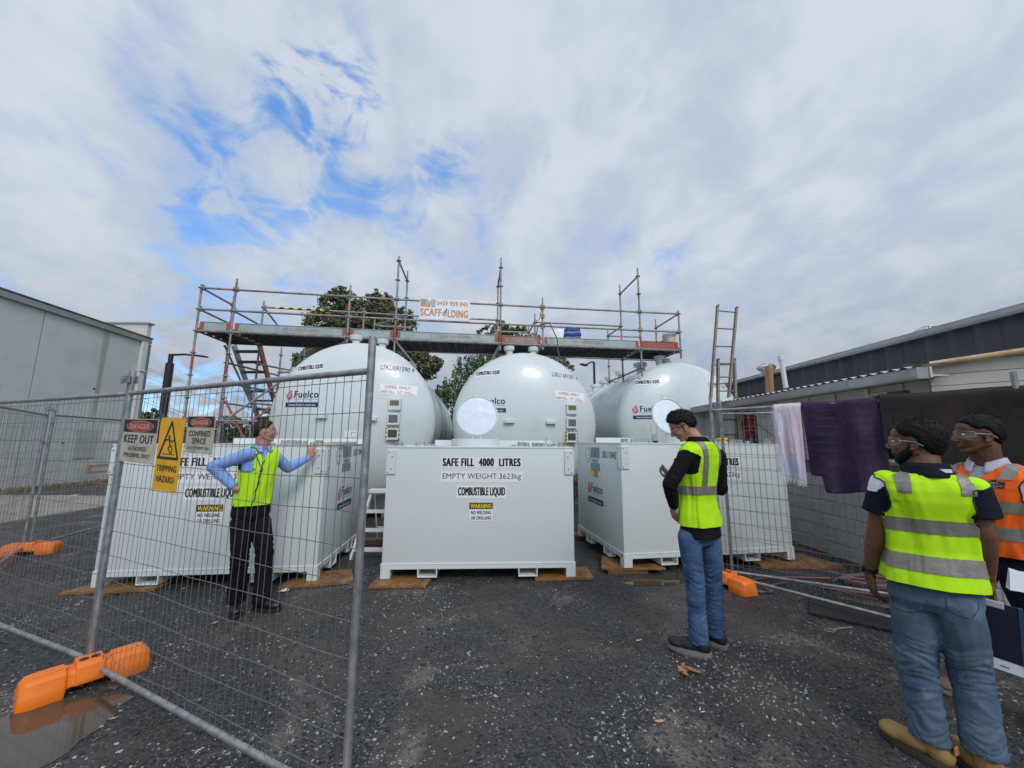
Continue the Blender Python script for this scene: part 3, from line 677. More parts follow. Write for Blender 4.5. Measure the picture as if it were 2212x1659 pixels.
# ------------------------------------------------------------------ trees
def tree(name, label, blobs, base, trunk_r, nleaf, size, m, m2=None, droop=0.0, seed=1, cat='tree', grp='trees behind the yard', flat=.75, hang=0):
    rng = random.Random(seed)
    t = empty(name, base, label, cat, grp)
    base = Vector(base); mb = MB()
    cen = sum((Vector(b[0]) for b in blobs), Vector()) / len(blobs)
    fork = base.lerp(Vector((cen.x, cen.y, base.z)), 1) ; fork.z = base.z + (cen.z - base.z) * .5
    mb.path([base, base.lerp(fork, .5) + V(.1, 0, 0), fork], [trunk_r, trunk_r * .8, trunk_r * .6], 10)
    for c, r in blobs:
        c = Vector(c); mid = fork.lerp(c, .55) + V(rng.uniform(-.3, .3), rng.uniform(-.3, .3), .2)
        mb.path([fork, mid, c], [trunk_r * .5, trunk_r * .3, trunk_r * .12], 7)
        for k in range(5):
            d = Vector((rng.gauss(0, 1), rng.gauss(0, 1), rng.gauss(.2, .7))).normalized()
            mb.path([mid.lerp(c, rng.random()), c + d * r * .45, c + d * r * .85], [trunk_r * .14, trunk_r * .08, trunk_r * .03], 5)
    mb.build('trunk', M['bark'], t, smooth=60)
    mb = MB(); tot = sum(b[1] ** 2 for b in blobs)
    for c, r in blobs:
        c = Vector(c); k = int(nleaf * r * r / tot)
        # clumps on and inside the blob
        ncl = max(6, int(k / 26)); 
        for q in range(ncl):
            d = Vector((rng.gauss(0, 1), rng.gauss(0, 1), rng.gauss(0, 1))).normalized()
            rad = r * (.45 + .62 * rng.random() ** .6); cc = c + Vector((d.x, d.y, d.z * flat)) * rad
            cs = r * (.10 + .13 * rng.random()); mi = 1 if (m2 and rng.random() < .22) else 0
            for w in range(26):
                e = Vector((rng.gauss(0, 1), rng.gauss(0, 1), rng.gauss(0, .8))) * cs * .62
                if hang: e.z = -abs(rng.random()) * hang * (.3 + rng.random()) + e.z * .3; e.x *= .6; e.y *= .6
                p = cc + e; u = Vector((rng.gauss(0, 1), rng.gauss(0, 1), rng.gauss(0, .7) - droop)).normalized(); s_ = size * (.6 + .8 * rng.random())
                vv = u.orthogonal().normalized(); vv = Matrix.Rotation(rng.random() * 6.28, 3, u) @ vv
                mb.add([p - u * s_ * .5, p + vv * s_ * .28, p + u * s_ * .5, p - vv * s_ * .28], [(0, 1, 2, 3)], mi)
    mb.build('crown', [m, m2 or m], t, fixn=False)
    return t
def blobs(lst, Y): return [(tuple(P(x, y, Y + dy)), r * Y / F_PX) for (x, y, r, dy) in lst]
YT = 21
tree('broadleaf_tree', 'large dark broadleaf tree behind the left tank and scaffold', blobs([(728, 655, 34, 0), (705, 700, 42, .5), (760, 700, 50, 0), (812, 668, 38, 0), (800, 720, 50, .6), (855, 705, 44, .3), (680, 735, 36, .8), (720, 760, 44, 0),
     (668, 780, 32, .3), (690, 815, 34, 0), (885, 760, 42, .3), (925, 785, 28, 0), (905, 800, 34, .5), (780, 790, 60, .8), (940, 860, 24, .8), (850, 830, 50, 1), (640, 840, 20, .5), (868, 650 + 30, 22, .2), (740, 640, 26, .4), (770, 670, 34, .6), (820, 645, 24, .3), (860, 760, 46, .9), (730, 720, 40, 1), (655, 800, 26, .6)], YT), (-7.6, YT + .5, 0), .32, 62000, .16, M['leaf'], M['leafbrown'], seed=2)
YW = 19
tree('feathery_tree', 'feathery drooping tree seen between the left and middle tanks', blobs([(1040, 775, 30, 0), (1010, 790, 32, .4), (985, 830, 30, 0), (1020, 840, 36, .5), (965, 850, 22, 0), (1065, 760, 26, .3), (1090, 790, 30, .6), (975, 900, 26, .2), (950, 835, 10, 0), (985, 930, 24, .4)], YW), (-1.9, YW + .4, 0), .16, 10000, .13, M['leaf2'], M['leaf'], droop=1.2, seed=5, hang=.7)
tree('bushy_tree', 'light green treetop rising over the scaffold deck behind the middle tank', blobs([(1050, 722, 20, 0), (1085, 712, 24, 0), (1118, 722, 24, .3), (1150, 735, 22, 0), (1075, 745, 30, .3), (1130, 760, 36, .3), (1190, 780, 30, .5), (1215, 795, 22, 0)], 27), (.2, 27.5, 0), .2, 9000, .2, M['leaf2'], M['leaf'], seed=8)
tree('shrub', 'leafy shrub beside the corner of the warehouse', blobs([(300, 905, 20, 0), (325, 900, 20, 0), (350, 915, 18, 0), (315, 925, 22, 0), (380, 925, 18, .4)], 24), (-23.2, 24.2, 0), .06, 3200, .16, M['leaf'], M['leaf2'], seed=12, cat='shrub', grp='shrubs on the skyline')
tree('shrub', 'leafy shrub seen through the foot of the scaffold stair', blobs([(500, 905, 14, 0), (520, 915, 16, 0), (478, 925, 16, 0), (545, 925, 14, 0), (505, 935, 18, 0)], 26), (-18.9, 26.2, 0), .06, 2600, .17, M['leaf2'], M['leaf'], seed=13, cat='shrub', grp='shrubs on the skyline')
tree('shrub', 'leafy shrub just behind the head of the man in the blue shirt', blobs([(585, 890, 12, 0), (578, 912, 15, 0), (600, 925, 14, 0), (560, 935, 16, 0)], 25), (-15.7, 25.2, 0), .06, 2400, .16, M['leaf'], M['leaf2'], seed=14, cat='shrub', grp='shrubs on the skyline')
# distant dark fence lines behind the yard
mb = MB(); mb.box((-14, 30, 1.15), (26, .2, 2.3)); mb.box((-14, 29.85, 2.35), (26, .1, .12))
tag(mb.build('far_wall', M['hedgewall'], loc=(-14, 30, 0), bevel=.02), 'long low dark wall far behind the scaffold stair', 'wall')
mb = MB(); mb.box((3, 27, 1.0), (8, .2, 2.0)); mb.box((3, 26.85, 2.05), (8, .12, .1))
tag(mb.build('far_wall', M['hedgewall'], loc=(3, 27, 0), bevel=.02), 'low dark wall glimpsed between the tanks', 'wall')

# ------------------------------------------------------------------ lamp posts and wires
t = empty('street_lamp', (-27.2, 30, 0), 'black lamp post with long thin arm left of the scaffold', 'street lamp', 'black street lamps')
mb = MB(); a = P(348, 925, 30); b = P(367, 785, 30); a.x = b.x = (a.x + b.x) / 2 ; mb.tube(V(b.x, 30, 0), b, .27, 14, 0, .27); mb.build('pole', M['blacksteel'], t, smooth=40)
mb = MB(); mb.tube(b, b + V(0, 0, .75), .17, 10); c = b + V(.1, 0, .7); e = P(424, 768, 30); mb.path([c, c.lerp(e, .5) + V(0, 0, .06), e], [.09, .08, .06], 8); mb.build('arm', M['blacksteel'], t, smooth=40)
mb = MB(); mb.box(e + V(.25, 0, -.03), (1.2, .4, .12), Matrix.Rotation(R(7), 3, 'Y')); mb.build('lamp_head', M['blacksteel'], t, bevel=.03)
t = empty('street_lamp', (7.4, 35, 0), 'black lamp post with short curved arm left of the right-hand tank', 'street lamp', 'black street lamps')
b = P(1283, 782, 35); mb = MB(); mb.tube(V(b.x, 35, 0), b, .13, 10, 0, .10); mb.build('pole', M['blacksteel'], t, smooth=40)
mb = MB(); e = P(1268, 787, 35); mb.path([b, b + V(-.25, 0, .0), e], .07, 8); mb.build('arm', M['blacksteel'], t, smooth=40)
mb = MB(); mb.ball(P(1261, 788, 35), (.42, .2, .12), Matrix.Rotation(R(8), 3, 'Y')); mb.build('lamp_head', M['blacksteel'], t, smooth=60)
for i, (x0, y0, x1, y1) in enumerate([(300, 783, 640, 880), (300, 787, 640, 886), (300, 803, 620, 893), (300, 851, 600, 935), (300, 857, 600, 945)]):
    a = P(x0 - 40, y0 - 11, 42); b = P(x1, y1, 60); mb = MB(); pts = []
    for k in range(13):
        q = a.lerp(b, k / 12); q.z -= .9 * math.sin(math.pi * k / 12); pts.append(q)
    mb.path(pts, .022, 5); tag(mb.build('power_line', M['grey'], loc=a), ['uppermost thin power line across the sky beside the warehouse', 'second thin power line close under the uppermost', 'middle thin power line beside the warehouse corner', 'faint power line low beside the downpipe', 'lowest faint power line beside the downpipe'][i], 'power line', 'overhead power lines')

# ================================================================== THINGS
UZ = Vector((0, 0, 1))
def rot2(dx, dy): v = Vector((dx, dy, 0)).normalized(); return v, Vector((-v.y, v.x, 0))
# ------------------------------------------------------------------ small tank boxes
DECM = [M['white'], M['black'], M['yellow'], M['navy'], M['red'], M['grey'], M['teal'], M['orangeink']]
BOXG = 'self-bunded rectangular fuel tanks in a row'
def tank_box(p0, p1, zb, label, side=None, lid=None, ztop=1.60):
    p0 = Vector(p0); p1 = Vector(p1); u, w = rot2(p1.x - p0.x, p1.y - p0.y); L = (p1 - p0).length; H = L / 2; D = 1.78
    o = (p0 + p1) / 2; o.z = zb
    root = empty('fuel_tank_box', o, label, 'fuel tank', BOXG, math.atan2(u.y, u.x))
    zt = ztop - zb; z0 = .165
    mb = MB(); mb.fbox(o, u, w, UZ, (-H + .012, H - .012), (.012, D - .012), (z0, zt)); mb.build('body', M['box'], root, bevel=.012, smooth=30)
    mb = MB()
    mb.fbox(o, u, w, UZ, (-H, H), (0, D), (z0 - .006, z0 + .004))           # rim ledge
    for a, b, c, d in ((-H + .003, H - .003, .004, .05), (-H + .003, H - .003, D - .05, D - .004)): mb.fbox(o, u, w, UZ, (a, b), (c, d), (z0 - .06, z0 - .007))
    for s_ in (-1, 1): mb.fbox(o, u, w, UZ, (s_ * (H - .027) - .023, s_ * (H - .027) + .023), (.052, D - .052), (z0 - .06, z0 - .008))
    mb.build('base_frame', M['box'], root, bevel=.003)
    for s_ in (-1, 1):
        for yy in (0, D - .12):
            mb = MB(); c = s_ * (H - .062); mb.fbox(o, u, w, UZ, (c - .058, c + .058), (yy + .002, yy + .118), (0, z0 - .0075)); mb.build('foot', M['box'], root, bevel=.006)
    for c in (-.625, .595):
        mb = MB(); a, b = c - .118, c + .118
        for q in ((a, a + .014, .028, z0 - .010), (b - .014, b, .028, z0 - .010)): mb.fbox(o, u, w, UZ, (q[0], q[1]), (-.006, D + .006), (q[2], q[3]))
        mb.fbox(o, u, w, UZ, (a, b), (-.0075, D + .0075), (.012, .0275)); mb.build('forklift_pocket', M['box'], root, bevel=.004)
    for yy in (.55, 1.25):     # side pockets
        for s_ in (-1, 1):
            mb = MB(); x = s_ * (H + .004)
            for q in ((yy - .11, yy - .096, .03, z0 - .011), (yy + .096, yy + .11, .03, z0 - .011), (yy - .11, yy + .11, .014, .0295)): mb.fbox(o, u, w, UZ, (min(x, x - s_ * .09), max(x, x - s_ * .09)), (q[0], q[1]), (q[2], q[3]))
            mb.build('forklift_pocket', M['box'], root, bevel=.003)
    for s_ in (-1, 1):         # bolted corner plates, front and side
        mb = MB(); c = s_ * (H - .068); zc = zt - .04
        mb.fbox(o, u, w, UZ, (c - .055, c + .055), (-.006, .010), (zc - .30, zc))
        x = s_ * (H + .006)
        mb.fbox(o, u, w, UZ, (min(x, x - s_ * .016), max(x, x - s_ * .016)), (.03, .12), (zc - .30, zc))
        k = mb.build('corner_plate', M['box'], root, bevel=.004)
        bb = MB()
        for (dx, dz) in ((-.03, -.03), (.012, -.085), (.008, -.235), (-.034, -.275)):
            bb.lathe([(.007, 0), (.007, .004)], o + u * (c - s_ * dx) + w * -.0062 + UZ * (zc + dz), -w, 8)
            bb.lathe([(.007, 0), (.007, .004)], o + u * (s_ * (H + .0062)) + w * (.075 + dx * .8) + UZ * (zc + dz), u * s_, 8)
        bb.build('bolt', M['black'], k)
    # top: rim, fittings
    mb = MB(); mb.fbox(o, u, w, UZ, (-H + .35, H - .02), (D - .06, D - .045), (zt, zt + .085)); mb.fbox(o, u, w, UZ, (-H + .35, H - .02), (D - .045, D - .01), (zt + .075, zt + .086)); mb.build('upstand', M['box'], root, bevel=.003)
    mb = MB(); mb.fbox(o, u, w, UZ, (-H + .006, H - .006), (.006, D - .006), (zt - .016, zt + .004)); mb.build('lid_plate', M['box'], root, bevel=.004)
    for (x, y, r, h) in ((-H + .13, .14, .048, .05), (H - .14, .14, .044, .055), (-H + .33, .3, .028, .05), (-H + .42, .42, .028, .055), (-H + .55, .2, .03, .025), (-.38, .35, .03, .02), (.43, .3, .03, .02), (.55, .55, .055, .055), (.60, .22, .035, .05), (.70, .30, .026, .05), (.76, .30, .026, .05), (.82, .32, .026, .045), (.92, .3, .03, .03)):
        mb = MB(); c = o + u * x + w * y + UZ * (zt + .004)
        mb.lathe([(r * 1.15, 0), (r * 1.15, h * .35), (r * .9, h * .4), (r * .9, h * .55), (r, h * .6), (r, h), (r * .85, h + .004)], c, UZ, 16)
        mb.build('filler_cap', M['alu'] if r > .027 else M['scafpl'], root, smooth=40)
    if lid:
        lx, ly, lr, tilt = lid
        mb = MB(); c = o + u * lx + w * ly + UZ * (zt + .004); mb.lathe([(lr + .03, 0), (lr + .03, .10), (lr, .10), (lr, .0)], c, UZ, 40); mb.build('manhole_collar', M['box'], root, smooth=40)
        hc = c + w * (lr + .03) + UZ * .12; ax = (-w * math.cos(tilt) + UZ * math.sin(tilt)).normalized(); upv = (UZ * math.cos(tilt) + w * math.sin(tilt)).normalized()
        lc = hc + upv * (lr + .04)
        ld = MB(); ld.lathe([(lr + .012, -.012), (lr + .012, .022), (lr - .004, .022), (lr - .006, .006), (0.001, .004)], lc, ax, 48, cap=False); ld.lathe([(lr + .012, -.012), (0.001, -.012)], lc, ax, 48, cap=False)
        lo = ld.build('manhole_lid', M['box'], root, smooth=40)
        f_ = MB(); f_.lathe([(lr - .009, .0075), (.001, .0085)], lc, ax, 48, cap=False); f_.build('lid_face', M['mirror'], lo, smooth=60)
        h_ = MB()
        t = lc + upv * (lr + .010); hw = .07
        h_.path([t - u * hw, t - u * hw + upv * .06, t + u * hw + upv * .06, t + u * hw], .011, 8); h_.build('lid_handle', M['box'], lo, smooth=60)
        b_ = lc - upv * (lr + .01); h2 = MB()
        for q in (-.06, .06): h2.fbox(b_ + u * q, u, -ax, upv, (-.006, .006), (-.01, .01), (-.05, .02))
        h2.build('hinge', M['box'], lo)
    # front lettering
    fn = frame(o + w * .012 - u * (.07 if side == 1 else 0), u, UZ); f = MB()
    plate(f, fn, .01, 1.41 - zb, 1.03, .13, 0, .0015); 
    text(f, fn, "SAFE FILL  4000  LITRES", .01, 1.41 - zb, .985, .100, 1, .003, bold=.082)
    a = f.build('safe_fill_label', DECM, root)
    f = MB(); plate(f, fn, .015, 1.23 - zb, 1.03, .13, 0, .0015); text(f, fn, "EMPTY WEIGHT:3623kg", .015, 1.228 - zb, .985, .088, 1, .003, bold=.008); f.build('weight_label', DECM, root)
    f = MB(); plate(f, fn, .015, 1.045 - zb, .62, .155, 0, .0015); text(f, fn, "COMBUSTIBLE LIQUID", .015, 1.043 - zb, .59, .120, 1, .003, bold=.045); f.build('combustible_label', DECM, root)
    f = MB(); plate(f, fn, .01, .805 - zb, .316, .235, 0, .0012); plate(f, fn, .01, .805 - zb, .306, .225, 1, .0018); plate(f, fn, .01, .805 - zb, .300, .219, 0, .0024)
    plate(f, fn, .01, .875 - zb, .290, .076, 1, .003); text(f, fn, "WARNING", .01, .875 - zb, .265, .056, 2, .004, bold=.045)
    text(f, fn, "NO WELDING", .01, .797 - zb, .25, .042, 1, .0034, bold=.045); text(f, fn, "OR DRILLING", .01, .733 - zb, .255, .042, 1, .0034, bold=.045)
    f.build('warning_label', DECM, root)
    if side:
        s_ = side
        # box with decals on its left (-1) or right (+1) side; k runs in reading direction
        if s_ > 0: base = o + u * (H - .012); ux = w
        else: base = o - u * (H - .012) + w * 1.75; ux = -w
        fs = frame(base, ux, UZ)
        def X(v): return v if s_ > 0 else 1.75 - v     # v = distance from the front corner
        ec, tc_, lk, fu = (X(.52), X(.86), X(1.45), X(.88)) if s_ > 0 else (X(1.23), X(.92), X(.36), X(.95))
        dz = -zb
        f = MB(); disc(f, fs, ec, 1.46 + dz, .108, .115, 1, .001, 32); disc(f, fs, ec, 1.46 + dz, .096, .103, 0, .002, 32)
        def star(cx, cy, r, mi):
            poly(f, fs, [(cx, cy + r), (cx + r * .28, cy + r * .28), (cx + r, cy), (cx + r * .28, cy - r * .28), (cx, cy - r), (cx - r * .28, cy - r * .28), (cx - r, cy), (cx - r * .28, cy + r * .28)], mi, .003)
        star(ec + .015, 1.515 + dz, .032, 2); star(ec + .05, 1.46 + dz, .030, 4); star(ec + .015, 1.405 + dz, .034, 3)
        text(f, fs, "Steel", ec - .045, 1.46 + dz, .06, .02, 1, .003, bold=.02); f.build('round_emblem', DECM, root)
        f = MB(); plate(f, fs, tc_, 1.41 + dz, .37, .38, 0, .001); plate(f, fs, tc_, 1.505 + dz, .37, .165, 6, .0016); plate(f, fs, tc_, 1.29 + dz, .37, .12, 6, .0016)
        poly(f, fs, [(tc_ - .035, 1.45 + dz), (tc_, 1.435 + dz), (tc_ + .03, 1.455 + dz), (tc_ + .032, 1.485 + dz), (tc_ + .012, 1.53 + dz), (tc_, 1.56 + dz), (tc_ - .018, 1.52 + dz), (tc_ - .04, 1.48 + dz)], 4, .003)
        text(f, fs, "FINSBURY", tc_, 1.383 + dz, .30, .055, 6, .003, bold=.05)
        for q in range(3): text(f, fs, "fuel tank storage hire and sales" if q != 1 else "call our service centre today", tc_, 1.325 - q * .032 + dz, .30, .014, 0, .003)
        f.build('hire_sticker', DECM, root)
        f = MB(); text(f, fs, "LSKU 110442 E" if s_ < 0 else "LSKU 110441 7", lk, 1.49 + dz, .56 if s_ < 0 else .58, .10, 1, .002, bold=.02); f.build('serial_lettering', DECM, root)
        f = MB(); dx = X(1.0) if s_ > 0 else X(.63)
        dx = .76 if s_ > 0 else X(.63); dzz = 1.12 if s_ > 0 else 1.32
        plate(f, fs, dx, dzz + dz, .16, .12, 0, .001)
        for q in range(6): line(f, fs, dx - .06, dzz + .045 - q * .017 + dz, dx + .055, dzz + .045 - q * .017 + dz, .004, 5, .002)
        f.build('data_sheet', DECM, root)
        if s_ < 0:
            f = MB(); plate(f, fs, X(1.08), 1.19 + dz, .13, .11, 2, .001); plate(f, fs, X(.91), 1.185 + dz, .18, .11, 5, .001); plate(f, fs, X(.69), 1.18 + dz, .19, .10, 0, .001)
            for q in range(5): line(f, fs, X(.98), 1.22 - q * .018 + dz, X(.84), 1.22 - q * .018 + dz, .005, 7, .002)
            for q in range(5): line(f, fs, X(.76), 1.21 - q * .016 + dz, X(.64), 1.21 - q * .016 + dz, .004, 5, .002)
            f.build('inspection_stickers', DECM, root)
        f = MB(); company_logo(f, fs, fu, .86 + dz, .62, 4, 3, 5, 0); f.build('company_decal', DECM, root)
    return root, o, u, w, zt
B1 = tank_box((-4.68, 4.55, 0), (-2.28, 4.80, 0), .035, 'grey-white rectangular fuel tank, leftmost, behind the fence with the man leaning on it', side=1, ztop=1.61)
B2 = tank_box((-1.57, 4.88, 0), (.80, 5.0, 0), .035, 'grey-white rectangular fuel tank in the middle with a round lid standing open', lid=(-.10, .62, .305, .20), ztop=1.60)
B3 = tank_box((1.44, 5.17, 0), (3.92, 5.58, 0), .085, 'grey-white rectangular fuel tank, rightmost, on a timber packer with decals on its left side', side=-1, lid=(.185, .75, .30, .22), ztop=1.66)
# fittings unique to boxes 1 and 3
def yellow_bar(c, u, name, label):
    mb = MB(); mb.fbox(Vector(c), u, Vector((-u.y, u.x, 0)), UZ, (-.12, .12), (-.03, .03), (0, .028)); o = mb.build(name, mat('yellow_painted_timber', (.72, .46, .02), .5, var=.2, vscale=15), loc=c, bevel=.004); tag(o, label, 'timber offcut'); return o
c = P(691, 960, 5.1); c.z = 1.618; yellow_bar(c, B1[2], 'timber_offcut', 'yellow painted timber strip lying on the left box tank')
c = P(1560, 950, 6.0); c.z = 1.668
mb = MB(); mb.lathe([(.07, 0), (.07, .02), (.055, .024), (.055, .05), (.075, .054), (.075, .075)], c, UZ, 18); tag(mb.build('yellow_stopper', M['yellow'], loc=c, smooth=40), 'yellow stopper standing on the right box tank near the ladder', 'stopper')
mb = MB(); c = P(1413, 950, 5.9); c.z = 1.664; mb.lathe([(.055, 0), (.055, .03)], c, UZ, 18); mb.lathe([(.028, .03), (.028, .13)], c, UZ, 14, 1)
for q in (-.045, .045): mb.tube(c + B3[2] * q + UZ * .03, c + B3[2] * q * 1.1 + UZ * .30, .004, 6, 1)
tag(mb.build('float_gauge', [M['rubber'], M['alu']], loc=c, smooth=40), 'small pronged gauge standing on the right box tank before the open lid', 'gauge')
mb = MB(); c = P(1178, 953, 5.9); c.z = 1.604; mb.lathe([(.16, 0), (.16, .03), (.14, .035)], c, UZ, 24); mb.tube(c + UZ * .03, c + V(.03, 0, .13), .006, 6); mb.tube(c + V(.03, 0, .03), c + V(-.04, 0, .16), .005, 6)
tag(mb.build('hatch_cover', M['alu'], loc=c, smooth=40), 'flat round hatch with a bent latch on the middle box tank', 'hatch')
mb = MB(); c = P(742, 963, 5.4); c.z = 1.612; mb.fbox(c, B1[2], B1[3], UZ, (-.16, .16), (-.05, .05), (0, .045)); tag(mb.build('latch_block', M['alu'], loc=c, bevel=.006), 'long grey metal latch lying on the left box tank near the fence post', 'latch')

# rusty plates and timber packers
def rplate(pts, z, t, label, m=None):
    mb = MB(); n = len(pts); mb.prism([(p[0], p[1]) for p in pts], V(0, 0, z), V(1, 0, 0), V(0, 1, 0), V(0, 0, t))
    c = sum((Vector((p[0], p[1], 0)) for p in pts), Vector()) / n; c.z = z
    if m is None:
        rg = random.Random(int(abs(c.x) * 100)); ux, uy = rot2(pts[1][0] - pts[0][0], pts[1][1] - pts[0][1])
        for i in range(-9, 10):
            for j in range(-9, 10):
                q = c + ux * i * .045 + uy * j * .045
                # inside test
                ins = True; 
                for k in range(n):
                    a, b = pts[k], pts[(k + 1) % n]
                    if (b[0] - a[0]) * (q.y - a[1]) - (b[1] - a[1]) * (q.x - a[0]) < .01: ins = False; break
                if ins:
                    d = (ux + uy * (1 if (i + j) % 2 else -1)).normalized(); e = Vector((-d.y, d.x, 0))
                    mb.add([q + UZ * (t + .0005) - d * .014, q + UZ * (t + .003) - e * .004, q + UZ * (t + .0005) + d * .014, q + UZ * (t + .003) + e * .004], [(0, 1, 2, 3)])
    o = mb.build('steel_plate' if m is None else 'timber_packer', m or M['rustplate'], loc=c, bevel=0, fixn=False)
    return tag(o, label, 'steel plate' if m is None else 'timber packer', 'rusty plates under the box tanks' if m is None else 'timber packers under the tanks')
rplate([(-4.86, 4.42), (-3.95, 4.55), (-4.0, 4.95), (-4.75, 4.85)], .006, .028, 'rusty tread plate under the left foot of the left box tank')
rplate([(-2.62, 4.62), (-1.86, 4.82), (-2.05, 5.25), (-2.60, 5.1)], .006, .028, 'rusty tread plate under the right foot of the left box tank')
rplate([(-1.62, 4.66), (-.98, 4.70), (-.95, 5.05), (-1.62, 5.0)], .006, .028, 'rusty tread plate under the left foot of the middle box tank')
rplate([(.30, 4.93), (1.02, 5.0), (1.0, 5.4), (.25, 5.3)], .006, .028, 'rusty tread plate under the right foot of the middle box tank')
rplate([(1.16, 5.20), (1.98, 5.20), (1.78, 5.62), (1.28, 5.72)], .058, .026, 'muddy rusty plate on a timber packer under the right box tank')
rplate([(3.35, 5.45), (4.45, 5.45), (4.3, 6.0), (3.3, 5.9)], .006, .05, 'rusty plate under the far right foot of the right box tank')
rplate([(1.24, 5.18), (1.76, 5.22), (1.74, 5.48), (1.22, 5.44)], .004, .053, 'dark wet timber packer below the muddy plate', M['timber'])
rplate([(1.05, 6.9), (1.6, 6.9), (1.6, 7.15), (1.05, 7.15)], .004, .075, 'timber packer under the back foot of the right box tank', M['timber'])
rplate([(-2.62, 6.5), (-2.1, 6.5), (-2.1, 6.68), (-2.62, 6.68)], .004, .075, 'timber packer under the back foot of the left box tank', M['timber'])

